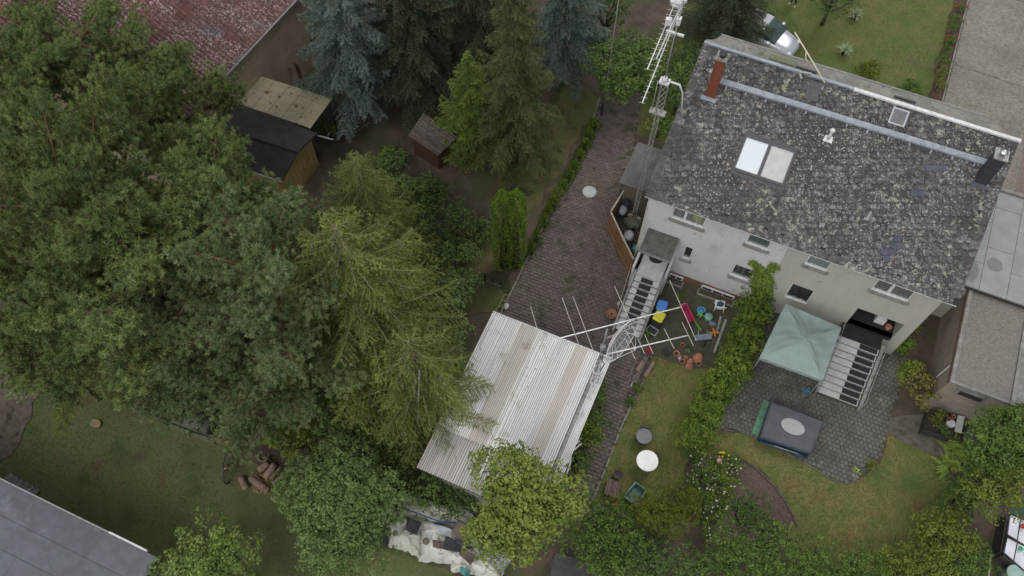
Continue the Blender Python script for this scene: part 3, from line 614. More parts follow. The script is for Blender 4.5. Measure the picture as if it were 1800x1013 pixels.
# ---------------------------------------------------------------- corrugated garage
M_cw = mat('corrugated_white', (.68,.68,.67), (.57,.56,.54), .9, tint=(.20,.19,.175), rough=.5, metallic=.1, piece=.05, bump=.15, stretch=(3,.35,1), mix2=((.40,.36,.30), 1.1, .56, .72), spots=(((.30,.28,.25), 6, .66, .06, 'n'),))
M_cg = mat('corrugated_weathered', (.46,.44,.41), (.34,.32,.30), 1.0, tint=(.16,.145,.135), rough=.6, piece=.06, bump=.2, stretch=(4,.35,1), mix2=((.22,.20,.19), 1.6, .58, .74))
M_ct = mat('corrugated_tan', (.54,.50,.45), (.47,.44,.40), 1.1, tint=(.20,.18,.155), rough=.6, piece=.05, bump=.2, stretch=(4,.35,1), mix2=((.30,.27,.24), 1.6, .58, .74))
gar = thing('garage', 'open garage under a white corrugated sheet-metal roof beside the driveway', 'garage', (-4.8,11.3,0))
GX0, GX1, GY0, GY1 = -7.55, -2.42, 7.43, 15.11
zg = lambda y: 2.62 + (y-GY0)/(GY1-GY0)*.18
def ribbed(x0, x1, y0, y1, zf, m, parent, lift, pitch=.175, label=None, name='roof_sheet', rib=.045):
    xs = []; n = max(1, round((x1-x0)/pitch)); p = (x1-x0)/n
    for k in range(n): b = x0+k*p; xs += [(b,0),(b+p*.10,0),(b+p*.42,0),(b+p*.56,0),(b+p*.64,rib),(b+p*.90,rib)]
    xs.append((x1,0)); ys = [y0,(y0+y1)/2,y1]; N = len(xs)
    v = [(x, y, zf(y)+lift+h) for y in ys for x, h in xs] + [(x, y, zf(y)+lift+h-.006) for y in (y0,y1) for x, h in xs]
    fs = [(j*N+i, j*N+i+1, (j+1)*N+i+1, (j+1)*N+i) for j in range(2) for i in range(N-1)]
    fs += [(3*N+i, 3*N+i+1, i+1, i) for i in range(N-1)] + [(2*N+i, 2*N+i+1, 4*N+i+1, 4*N+i) for i in range(N-1)]
    mb = MB(); mb.add(v, fs); o = part(name, mb, m, parent, True, label=label)
    a = o.data.attributes.new('tint', 'FLOAT', 'FACE'); a.data.foreach_set('value', [(0 if i % 6 in (1, 4, 3) else .15) if i % 6 in (1, 4) else {0:.75, 2:.9, 3:.6, 5:.35}[i % 6] for _ in range(len(fs)//(N-1)) for i in range(N-1)]); return o  # darker valleys and rib sides: dirt, plus rib shading put into the colour
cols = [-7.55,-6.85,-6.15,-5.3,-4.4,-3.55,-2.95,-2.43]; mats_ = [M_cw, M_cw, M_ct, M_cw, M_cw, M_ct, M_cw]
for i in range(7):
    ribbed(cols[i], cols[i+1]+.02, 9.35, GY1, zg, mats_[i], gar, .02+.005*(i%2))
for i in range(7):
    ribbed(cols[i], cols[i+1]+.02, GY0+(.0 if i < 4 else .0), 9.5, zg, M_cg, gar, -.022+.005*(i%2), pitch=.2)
for x0, x1, y0, y1, m in ((-5.03,-4.95,8.0,14.6,M_whitemet),(-6.7,-6.64,11.6,14.0,M_whitemet),(-6.42,-6.36,10.8,12.9,M_whitemet),(-7.35,-7.25,13.3,14.9,M_whitemet)):
    mb = MB(); mb.slab([(x0,y0,zg(y0)+.085),(x1,y0,zg(y0)+.085),(x1,y1,zg(y1)+.085),(x0,y1,zg(y1)+.085)], .03); part('cover_strip', mb, m, gar, True)
mb = MB(); mb.slab([(-2.40,7.6,zg(7.6)-.12),(-2.26,7.6,zg(7.6)-.12),(-2.26,15.0,zg(15)-.12),(-2.40,15.0,zg(15)-.12)], .03); part('gutter', mb, M_galv, gar, True)
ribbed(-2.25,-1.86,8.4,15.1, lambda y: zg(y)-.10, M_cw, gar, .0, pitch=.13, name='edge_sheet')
mb = MB(); mb.b2(GX0,-1.86,GY1+.005,GY1+.05,zg(GY1)-.14,zg(GY1)+.065); part('front_fascia', mb, M_whitemet, gar, True)
mb = MB(); mb.b2(GX0,-2.5,GY0+.0,GY0+.04,zg(GY0)-.2,zg(GY0)-.05); part('rear_fascia', mb, M_oldwood, gar, True)
M_gw = mat('garage_wall', (.28,.26,.23), (.20,.19,.17), 2, bump=.3)
for nm, a in (('wall',(GX0+.1,GX0+.25,GY0+.1,GY1-.1)),('wall',(GX0+.26,-2.3,GY0+.1,GY0+.25)),('wall',(-2.25,-2.1,GY0+.5,GY1-.3))):
    mb = MB(); mb.b2(*a, 0, zg(GY0)-.2); part(nm, mb, M_gw, gar, True)
for x in (-7.2,-5.0,-2.6):
    mb = MB(); mb.b2(x-.05,x+.05,GY1-.35,GY1-.25,0,2.6); part('post', mb, M_oldwood, gar, True)
chips(gar, [(-7.5,7.6),(-5.6,7.6),(-6.1,15),(-7.5,15)], 700, .03, M_lit, 'leaf_litter', zb=2.80, flat=.3)
# white gutter pipes and bent downpipe on the right edge
mb = MB(); q = [G(x,y,z) for x,y,z in ((985,800,2.3),(1000,790,2.0),(1018,776,1.6),(1012,766,1.5),(1024,774,1.2))]; mb.tube(q, .045, 8); part('downpipe', mb, M_whitemet, gar, True)
mb = MB(); q = [G(x,y,z) for x,y,z in ((992,845,2.3),(1002,815,2.25),(1004,795,2.2),(1022,780,2.0))]; mb.tube(q, .04, 8); part('gutter_pipe', mb, M_whitemet, gar, True)
# ---------------------------------------------------------------- right-hand gravel-roofed building
rg = thing('flat_roof_building', 'low beige building with a pebble-covered flat roof at the right edge', 'building', (14,22,0))
zr = 3.0; A = G(1703,512,zr); Bq = G(1669,668,zr); Cq = G(1738,694,zr)
bx0, by1, by0, bx1 = A.x, 24.75, 19.85, 14.35
mb = MB(); mb.b2(bx0+.05,bx1+1.5,by0+.05,by1-.02,-.1,zr-.16); part('wall', mb, mat('render_tan', (.29,.245,.19), (.22,.19,.155), 1.4, bump=.2, spots=(((.34,.33,.3), 5, .62, .1, 'n'),)), rg, True)
mb = MB(); mb.b2(bx0,bx1+1.6,by0,by1,zr-.158,zr-.10); slab_ = part('roof_slab', mb, M_conc, rg, True)
for a in ((bx0,bx0+.16,by0,by1),(bx0+.162,bx1+1.6,by0,by0+.12),(bx1,bx1+.16,by0+.122,by1)):
    mb = MB(); mb.b2(*a, zr-.098, zr+.02); part('parapet', mb, M_conc, slab_, True)
mb = MB(); mb.b2(bx0-.06,bx0-.01,by0,by1,zr-.12,zr-.03); part('edge_strip', mb, mat('rusty_edge', (.10,.05,.03), (.06,.04,.03), 6), slab_, True)
M_peb = mat('pebble', (.78,.71,.64), tint=(.36,.31,.27), spots=(((.13,.10,.06), 1.7, .66, .03, 'n'),))
mb = MB(); mb.b2(bx0+.17,bx1-.01,by0+.13,by1-.01,zr-.098,zr-.06); part('pebble_bed', mb, mat('pebble_bed', (.20,.185,.165), (.14,.125,.11), 12), slab_, True)
chips(slab_, [(bx0+.19,by0+.15),(bx1-.03,by0+.15),(bx1-.03,by1-.03),(bx0+.19,by1-.03)], 6500, .066, M_peb, 'pebbles', zb=zr-.045, flat=.7)
mb = MB(); mb.b2(bx0+.5,bx0+1.7,by0-.03,by0+.045,2.2,2.72); wn = part('window', mb, M_conc, rg, True); mb = MB(); mb.b2(bx0+.62,bx0+1.58,by0-.05,by0-.032,2.3,2.62); part('pane', mb, M_dark, wn, True)
mb = MB(); mb.box(V_ if False else (bx0-.02,20.8,1.9), (.04,.06,1.5)); part('drainpipe', mb, M_whitemet, rg, True)
# right-hand building under grey roof boards
gb = thing('felt_roof_building', 'low outbuilding with a pale grey board roof directly beside the house gable', 'building', (13,27.5,0))
mb = MB(); mb.b2(11.3,16.5,24.8,30.55,-.1,3.0); part('wall', mb, M_wall_r, gb, True)
M_brd = mat('roof_board', (.26,.27,.265), (.215,.225,.22), 1.2, piece=.05, bump=.2, rough=.6)
ys = [24.78,26.9,28.9,30.6]; xs = [10.9,12.15,13.35,14.55,15.8]
for i in range(4):
    oy = (i%2)*1.0; yy = [24.75] + [y for y in (26.2+oy,28.6+oy) if y < 30.4] + [30.6]
    for a, b in zip(yy, yy[1:]):
        mb = MB(); mb.b2(xs[i]+.01,xs[i+1]-.01,a+.01,b-.01,3.12,3.2); part('roof_board', mb, M_brd, gb, True)
mb = MB(); mb.b2(10.88,15.8,24.7,30.62,3.0,3.118); part('roof_deck', mb, M_under, gb, True)
mb = MB(); mb.b2(10.9,15.8,30.62,30.8,3.0,3.3); part('parapet', mb, M_conc, gb, True)
M_damp = mat('damp_film', (.14,.145,.15), (.17,.175,.18), 4, rough=.6)
for (cx, cy), rx_, ry_, s in (((11.75,25.6),.22,.62,1),((12.6,26.35),.36,.36,2),((11.35,25.95),.25,.7,3)):
    mb = MB(); n = 24; rr = random.Random(s); mb.prism([(cx+rx_*math.cos(2*PI*k/n)*(1+rr.uniform(-.1,.1)), cy+ry_*math.sin(2*PI*k/n)*(1+rr.uniform(-.1,.1))) for k in range(n)], 3.2005, 3.2045); part('wet_patch', mb, M_damp, gb, True)
# gravel strip behind
st = sheet('gravel_strip', [(11.0,30.9),(17,30.9),(17,36.5),(11.2,36.5)], mat('pink_gravel', (.22,.17,.145), (.15,.115,.10), 14, bump=.9, bscale=60))
# ---------------------------------------------------------------- bottom-left flat roof
M_gf = mat('grey_felt', (.120,.130,.143), (.098,.106,.117), 2.5, bump=.4, bscale=90, mix2=((.155,.166,.18), .7, .58, .7), piece=.05, spots=(((.3,.31,.32), 40, .72, .03, 'n'),))
fb = thing('flat_roof_shed', 'flat-roofed outbuilding with grey felt sheets in the bottom left corner', 'building', (-20,-2,0))
ex0, ex1, ey1, zf = -30.0, -15.05, .16, 3.0
mb = MB(); mb.b2(ex0,ex1-.1,-6,ey1-.15,-.1,zf-.12); part('wall', mb, M_gw, fb, True)
q0, q1 = G(0,840,zf), G(268,976,zf); an = math.atan2(q1.y-q0.y, q1.x-q0.x)
mb = MB(); mb.b2(ex0,ex1,-6.2,ey1-.03,zf-.118,zf-.03); dk = part('roof_deck', mb, M_under, fb, True)
rows = [(-1.0,.12,0),(-2.05,-1.02,2.1),(-3.1,-2.07,.7),(-4.2,-3.12,1.5)]
for y0, y1, o in rows:
    xx = [ex0] + [x for x in (-27.6+o,-24.2+o,-20.8+o,-17.6+o*.4) if x < ex1-.5] + [ex1]
    for a, b in zip(xx, xx[1:]):
        mb = MB(); mb.b2(a+.003,b-.003,y0-.004,y1+.004,zf-.028,zf+random.uniform(0,.006)); part('felt_sheet', mb, M_gf, fb, True)
mb = MB(); mb.b2(ex0,-17.4,ey1-.028,ey1+.035,zf-.15,zf+.045); part('roof_edge_trim', mb, M_galv, fb, True)
mb = MB(); mb.b2(-17.38,-15.6,ey1-.028,ey1+.05,zf-.15,zf+.055); part('roof_edge_trim', mb, M_whitemet, fb, True)
chips(fb, [(-22,-1.2),(-15.3,-1.0),(-15.3,.05),(-22,.05)], 260, .03, M_lit, 'leaf_litter', zb=zf+.01, flat=.3)
# ---------------------------------------------------------------- tiled building at the top left
tb = thing('tiled_barn', 'long building with a lichen-speckled red pantile roof in the top left corner', 'building', tuple(G(440,110,0)))
ta, tbb = G(343,186,5.2), G(517,0,5.2); dv = (tbb-ta).normalized(); nv = Vector((-dv.y, dv.x, 0))     # nv points away from the sheds, up the roof
M_tile = mat('red_tile', (.130,.055,.045), (.105,.052,.046), .9, piece=.22, rough=.75, bump=.3, mix2=((.10,.085,.085), .8, .56, .68), spots=(((.34,.29,.275), 9, .56, .05, 'n', .5, .44),((.38,.34,.33), 15, .22, .08, 'v', .6, .45)))
e0 = ta - dv*3; sl_ = math.radians(30); up_ = nv*math.cos(sl_) + Vector((0,0,math.sin(sl_))); nrm = dv.cross(up_); 
if nrm.z < 0: nrm = -nrm
L1, L2 = 17.0, 11.0
def TP(a, b, h=0): return e0 + dv*a + up_*b + nrm*h
mb = MB(); mb.slab([TP(0,0,-.02), TP(L1,0,-.02), TP(L1,L2,-.02), TP(0,L2,-.02)], .12); tr = part('roof', mb, M_under, tb, True)
tm = MB(); tw_, tl_ = .235, .36
prof = [(0,.012),(.05,.045),(.10,.052),(.15,.03),(.20,.0),(.245,.0)]
vv = [(x, y, h + (.035 if y == 0 else 0)) for y in (0, tl_) for x, h in prof] + [(x, 0, h-.0) for x, h in prof]
tm.add(vv, [(i,i+1,i+7,i+6) for i in range(5)] + [(12+i,12+i+1,i+1,i) for i in range(5)]); tme = tm.mesh('roof_tile', M_tile)
BT = Matrix(((dv.x, up_.x, nrm.x, 0), (dv.y, up_.y, nrm.y, 0), (dv.z, up_.z, nrm.z, 0), (0,0,0,1))); TI = WM[tb].inverted()
Ms = [TI @ Matrix.Translation(TP(i*tw_, j*.315-.03, .0+random.uniform(0,.006))) @ BT @ Matrix.Rotation(random.gauss(0,.012),4,'Z') for j in range(int(L2/.315)) for i in range(int(L1/tw_))]
pieces('roof_tile', tr, tme, Ms, M_tile, 300, key=lambda M: (WM[tb] @ M.translation).length)
mb = MB(); mb.tube([TP(-.1,-.08,-.05), TP(L1,-.08,-.05)], .075, 8); part('gutter', mb, M_galv, tr, True)
w0, w1 = e0 + dv*.3 + nv*.28, e0 + dv*L1 + nv*.28
mb = MB(); mb.prism([w0[:2], w1[:2], (w1+nv*8.4)[:2], (w0+nv*8.4)[:2]], -.1, 5.15)
part('wall', mb, mat('rough_tan_render', (.36,.285,.205), (.28,.22,.155), .9, bump=.7, bscale=22, spots=(((.14,.10,.075), 5, .66, .04, 'n'),((.42,.37,.30), 8, .64, .05, 'n', .6, .5))), tb, True)
# ---------------------------------------------------------------- sheds in front of it
M_blackfelt = mat('black_felt', (.045,.038,.036), (.028,.025,.025), 1.2, bump=.5, bscale=50, spots=(((.22,.2,.19), 9, .72, .03, 'n'),))
M_yel = mat('yellow_boards', (.36,.26,.10), (.27,.2,.085), 2, piece=.1)
sh = thing('felt_roof_shed', 'small shed with a black felt gable roof and yellow end wall', 'shed', tuple(G(455,290,0)))
r0, r1 = G(369,218,3.1), G(523,268,3.1); f0, f1 = G(416,180,2.75), G(557,234,2.75); n0, n1 = G(352,272,2.2), G(496,318,2.2)
def rowsheets(a, b, c, d, n, m, par, th=.025):      # a-b low edge, d-c high edge
    for k in range(n):
        u0, u1 = k/n+.002, (k+1)/n+.012 if k < n-1 else 1; L_ = .012*(k%2)
        mb = MB(); mb.slab([p+Vector((0,0,L_)) for p in (a.lerp(d,u0), b.lerp(c,u0), b.lerp(c,u1), a.lerp(d,u1))], th); part('felt_sheet', mb, m, par, True)
mb = MB(); mb.slab([n0-Vector((0,0,.04)), n1-Vector((0,0,.04)), r1-Vector((0,0,.04)), r0-Vector((0,0,.04))], .05); rf1 = part('roof', mb, M_oldwood, sh, True); rowsheets(n0,n1,r1,r0,3,M_blackfelt,rf1)
mb = MB(); mb.slab([f0-Vector((0,0,.045)), f1-Vector((0,0,.045)), r1-Vector((0,0,.045)), r0-Vector((0,0,.045))], .05); rf2 = part('roof', mb, M_oldwood, sh, True); rowsheets(f0,f1,r1,r0,2,M_blackfelt,rf2)
mb = MB(); mb.tube([r0+Vector((0,0,.03)), r1+Vector((0,0,.03))], .05, 6); part('ridge_roll', mb, M_blackfelt, sh, True)
mb = MB(); mb.tube([n0+Vector((0,-.05,-.03)), n1+Vector((0,-.05,-.03))], .05, 6); part('gutter', mb, M_galv, sh, True)
xg = r1.x-.35
yA, yB, yR = n1.y+.15, f1.y-.1, r1.y; zr_ = lambda y: (2.1 + (y-n1.y)/(yR-n1.y)*.88) if y < yR else 2.98-(y-yR)/(f1.y-yR)*.35
k = 9
for i in range(k):
    a_, b_ = yA+(yB-yA)*i/k+.008, yA+(yB-yA)*(i+1)/k-.008; mb = MB()
    mb.add([(xx, y, z) for xx in (xg-.04, xg) for y, z in ((a_,0),(b_,0),(b_,zr_(b_)-.1),(a_,zr_(a_)-.1))], [(0,3,2,1),(4,5,6,7),(0,1,5,4),(1,2,6,5),(2,3,7,6),(3,0,4,7)]); part('wall_board', mb, M_yel, sh, True)
mb = MB(); mb.b2(n0.x+.2,xg-.05,yA,yB,0,2.0); part('wall', mb, M_yel, sh, True)
as_ = thing('sheet_roof_shed', 'lean-to with a mossy yellowish fibre-cement sheet roof against the tan barn wall', 'shed', tuple(G(500,230,0)))
M_fib = mat('mossy_fibre_sheet', (.36,.32,.21), (.30,.265,.18), 1.5, bump=.4, piece=.06, spots=(((.10,.07,.03), 6, .62, .05, 'n', 1.2, .55),((.30,.27,.09), 4, .62, .1, 'n'),((.12,.085,.04), 3.2, .64, .03, 'n')), stretch=(1,3,1))
a0, a1, a2, a3 = G(418,182,2.6), G(546,226,2.6), G(584,174,2.45), G(459,134,2.75)
for i in range(5):
    for j in range(2):
        u0, u1 = i/5+.003, (i+1)/5-.002; v0, v1 = j/2, (j+1)/2+(.02 if j == 0 else 0)
        lo = lambda u, v: (a0.lerp(a1,u)).lerp(a3.lerp(a2,u), v)
        mb = MB(); o_ = Vector((0,0,.012*(1-j))); mb.slab([lo(u0,v0)+o_,lo(u1,v0)+o_,lo(u1,v1)+o_,lo(u0,v1)+o_], .018); part('roof_sheet', mb, M_fib, as_, True)
for p in (a0,a1,a2,a3):
    mb = MB(); q = p.lerp((a0+a2)/2,.08); mb.b2(q.x-.05,q.x+.05,q.y-.05,q.y+.05,0,p.z-.08); part('post', mb, M_oldwood, as_, True)
mb = MB(); mb.tube([G(556,238,2.5), G(586,246,2.5)], .05, 6); part('rail', mb, M_galv, as_, True)
mb = MB(); mb.tube([G(575,240,2.45), G(584,230,2.2)], .035, 6); part('brace', mb, M_oldwood, as_, True)
# dark wall-side shed, leaning boards, hen house
ls = thing('wall_shed', 'dark little lean-to roof on the barn wall behind the blue spruce', 'shed', tuple(G(545,80,0)))
c = [G(525,57,1.9),G(560,50,1.9),G(566,72,1.7),G(529,70,1.7)]; mb = MB(); mb.slab(c, .04); part('roof', mb, mat('dark_brown_wood', (.055,.04,.03), (.035,.028,.022), 5, piece=.15, bump=.4), ls, True)
for p in c[2:]+c[:1]:
    mb = MB(); mb.tube([Vector((p.x,p.y,0)), p-Vector((0,0,.05))], .05, 5); part('post', mb, M_oldwood, ls, True)
for k_, (a, b, ww, lb) in enumerate((((510,150),(503,118),.35,'brown weathered door leaf propped against the barn wall'),((535,155),(520,112),.3,'rust-brown plank leaning beside the propped door leaf'))):
    A_, B_ = G(*a, .05), G(*b, 1.5); s_ = Vector((ww/2,0,0)); mb = MB(); mb.slab([A_-s_,A_+s_,B_+s_,B_-s_], .05); solo('leaning_board', mb, mat('rust_board', (.17,.09,.045), (.10,.06,.035), 5), lb, 'board')
hh = thing('hen_house', 'small dark shed with a batten roof and orange-brown front under the fir', 'shed', tuple(G(740,270,0)))
h0, h1, h2, h3 = G(717,238,1.5), G(770,274,1.5), G(805,240,1.9), G(745,198,1.9)
n = 9
for k in range(n):
    u0, u1 = k/n, (k+.82)/n; mb = MB(); mb.slab([h0.lerp(h3,u0), h1.lerp(h2,u0), h1.lerp(h2,u1), h0.lerp(h3,u1)], .03); part('roof_batten', mb, M_oldwood, hh, True)
fb0, fb1 = h0.lerp(h2,.08), h1.lerp(h3,.08)
mb = MB(); mb.prism([fb0[:2], fb1[:2], h2.lerp(h0,.1)[:2], h3.lerp(h1,.1)[:2]], 0, 1.36); part('wall', mb, mat('orange_brown_boards', (.10,.055,.03), (.07,.042,.025), 5, stretch=(4,4,.5)), hh, True)
# ---------------------------------------------------------------- foliage
def unit(a): return a/np.maximum(np.linalg.norm(a, axis=-1, keepdims=True), 1e-9)
def rdir(n): return unit(rng.normal(size=(n,3)))
def cards(P, N, L, W, axis=None):
    """one small rhombus leaf per point: N normal, L length, W width"""
    n = len(P); t = axis if axis is not None else rdir(n); t = unit(t - N*(t*N).sum(1, keepdims=True)); b = np.cross(N, t)
    L = np.broadcast_to(L, n)[:,None]; W = np.broadcast_to(W, n)[:,None]
    V = np.stack([P-t*L*.5, P+b*W*.5, P+t*L*.5, P-b*W*.5], 1); return V.reshape(-1,3), np.arange(4*n).reshape(-1,4)
def needles(P, D, L, W):
    n = len(P); s = unit(np.cross(D, rdir(n))); L = np.broadcast_to(L, n)[:,None]; W = np.broadcast_to(W, n)[:,None]
    V = np.stack([P-s*W*.5, P+s*W*.5, P+D*L], 1); return V.reshape(-1,3), np.arange(3*n).reshape(-1,3)
FM = {}
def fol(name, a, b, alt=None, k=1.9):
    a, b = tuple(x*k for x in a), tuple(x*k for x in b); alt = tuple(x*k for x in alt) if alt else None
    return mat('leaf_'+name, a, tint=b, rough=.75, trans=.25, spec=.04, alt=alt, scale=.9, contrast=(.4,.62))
F_pine = fol('pine', (.050,.068,.022), (.110,.138,.050), (.042,.064,.028), k=2.7); F_pineb = fol('pine_blue', (.046,.066,.028), (.100,.126,.060), (.052,.070,.026), k=2.75)
F_larch = fol('yellow_conifer', (.048,.068,.018), (.130,.150,.040), (.034,.052,.014), k=2.1); F_blue = fol('blue_spruce', (.050,.072,.056), (.125,.160,.132))
F_spr = fol('spruce', (.036,.050,.022), (.080,.096,.038)); F_dark = fol('dark_spruce', (.024,.034,.021), (.058,.072,.042)); F_fir = fol('fir', (.045,.075,.020), (.115,.155,.036))
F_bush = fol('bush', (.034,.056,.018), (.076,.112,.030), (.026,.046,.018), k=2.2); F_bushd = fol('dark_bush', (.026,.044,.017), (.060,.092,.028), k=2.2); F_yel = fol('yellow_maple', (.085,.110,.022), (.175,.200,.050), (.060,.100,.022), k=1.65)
F_app = fol('apple', (.048,.076,.026), (.100,.140,.048), k=1.9); F_ivy = fol('ivy', (.045,.085,.016), (.135,.175,.030), (.028,.062,.015), k=1.5); F_thu = fol('thuja', (.034,.062,.010), (.100,.145,.022), k=2.1); F_olive = fol('olive_thuja', (.050,.064,.012), (.112,.122,.022), k=1.35)
F_hedge = fol('hedge', (.030,.058,.015), (.088,.132,.030), k=1.75); F_rt = fol('mixed_shrub', (.036,.058,.014), (.110,.135,.026), (.055,.070,.012)); F_br = fol('brown_shrub', (.075,.062,.025), (.13,.12,.035), (.05,.075,.018))
M_bark = mat('bark_grey', (.085,.07,.055), (.05,.042,.034), 6, bump=.6, stretch=(3,3,.6)); M_pbark = mat('bark_orange', (.20,.105,.06), (.12,.07,.045), 4, bump=.6); M_twig = mat('pale_twig', (.34,.29,.21), (.22,.18,.12), 5)
def leaf_cloud(blobs, leaf, dens=1.0, rc=.33, asp=.6, low=-.55, up=.5, fill=.35):
    """blobs: (centre, (rx,ry,rz)); leaves on clumps spread over and inside each lobe"""
    Ps = []; Ns = []; Ts = []
    for c, r in blobs:
        c = np.array(c, float); r = np.array(r if hasattr(r,'__len__') else (r,r,r), float); rm = r.mean()
        nc = max(8, int(4.2*rm*rm/(rc*rc)*.62*dens)); d = rdir(nc*2); d = d[d[:,2] > low][:nc]; nc = len(d)
        k = 1 - rng.random(nc)**2*fill; k *= 1 + rng.normal(0,.07,nc); q = c + d*r*k[:,None]
        m = max(6, int(3.0*(rc/leaf)**2*dens)); e = unit(rdir(nc*m).reshape(nc,m,3) + d[:,None]*.55 + np.array([0,0,.25]))
        rr = rc*rng.uniform(.7,1.25,(nc,1,1))*(.55+.45*rng.random((nc,m,1))**.5)
        P = q[:,None] + e*rr*np.array([1,1,.75]); N = unit(e + np.array([0,0,up]) + rng.normal(0,.45,(nc,m,3)))
        T = np.clip(rng.normal(.45,.22,(nc,1)) + rng.normal(0,.2,(nc,m)), 0, 1)
        Ps.append(P.reshape(-1,3)); Ns.append(N.reshape(-1,3)); Ts.append(T.ravel())
    P = np.vstack(Ps); N = np.vstack(Ns); k = P[:,2] > .03; P = P[k]; N = N[k]; L = leaf*rng.uniform(.55,1.45,len(P))
    V, F = cards(P, N, L, L*asp); return V, F, np.concatenate(Ts)[k]
def broad(name, label, cat, base, blobs, m, leaf=.15, dens=1.0, rc=.33, group=None, trunk=.14, crown='crown', asp=.6, limbs=True, bark=None, up=.5):
    """blobs relative to base"""
    base = Vector(base); t = thing(name, label, cat, tuple(base), 0, group); bark = bark or M_bark
    V, F, T = leaf_cloud(blobs, leaf, dens, rc, asp, up=up); o = link(crown, raw_mesh(crown, V, F, m, T), t)
    mb = MB(); top = Vector((0,0,0))
    for c, r in blobs: top += Vector(c)/len(blobs)
    fork = Vector((top.x*.3, top.y*.3, top.z*.45)); mb.tube([(0,0,-.1), fork*.5, fork], [trunk*1.25, trunk, trunk*.85], 8); part('trunk', mb, bark, t)
    if limbs:
        mb = MB()
        for c, r in blobs:
            c = Vector(c); rr = r if not hasattr(r,'__len__') else r[2]
            mb.tube([fork, fork.lerp(c,.5)+Vector((random.gauss(0,.1),random.gauss(0,.1),-.1)), c+Vector((0,0,rr*.4))], [trunk*.6, trunk*.4, trunk*.15], 6)
            for _ in range(4):
                d = Vector(rdir(1)[0]); d.z = abs(d.z); mb.tube([c, c+d*rr*.85], [trunk*.22, trunk*.08], 4)
        part('limbs', mb, bark, t, kind='stuff')
    return t
def lobes(R_, h, n, rr=(.35,.55), squash=.8, seed=1, sx=1, sy=1, rot=0):
    """crown lobes on a dome of radius R_ topped at height h"""
    r_ = random.Random(seed); out = []; cr, sr = math.cos(rot), math.sin(rot); zc = max(h-R_*squash, h*.45)
    out.append(((0,0,zc+.1*R_), (R_*.62,)*3))
    for i in range(n):
        a = 2*PI*(i+.5*r_.random())*.618*1.0; q = ((i+.5)/n)**.55*R_*.72; s = R_*r_.uniform(*rr)
        z = zc + math.sqrt(max(0, 1-(q/R_)**2))*(h-zc)-s*.75 + r_.uniform(-.15,.15)*R_*.5
        x, y = q*math.cos(a)*sx, q*math.sin(a)*sy; out.append(((x*cr-y*sr, x*sr+y*cr, max(z, s*.55)), (s,s,s*.8)))
    return out
def bush(px_, py_, h, R_, m, label, name='shrub', cat='shrub', n=6, leaf=.12, seed=1, dens=1, group=None, sx=1, sy=1, rot=0, rc=.26, crown='foliage', asp=.6, trunk=None):
    b = G(px_, py_, h*.8); b.z = 0
    return broad(name, label, cat, b, lobes(R_, h, n, seed=seed, sx=sx, sy=sy, rot=rot), m, leaf, dens, rc, group, trunk=trunk or .04+.02*R_, crown=crown, asp=asp)
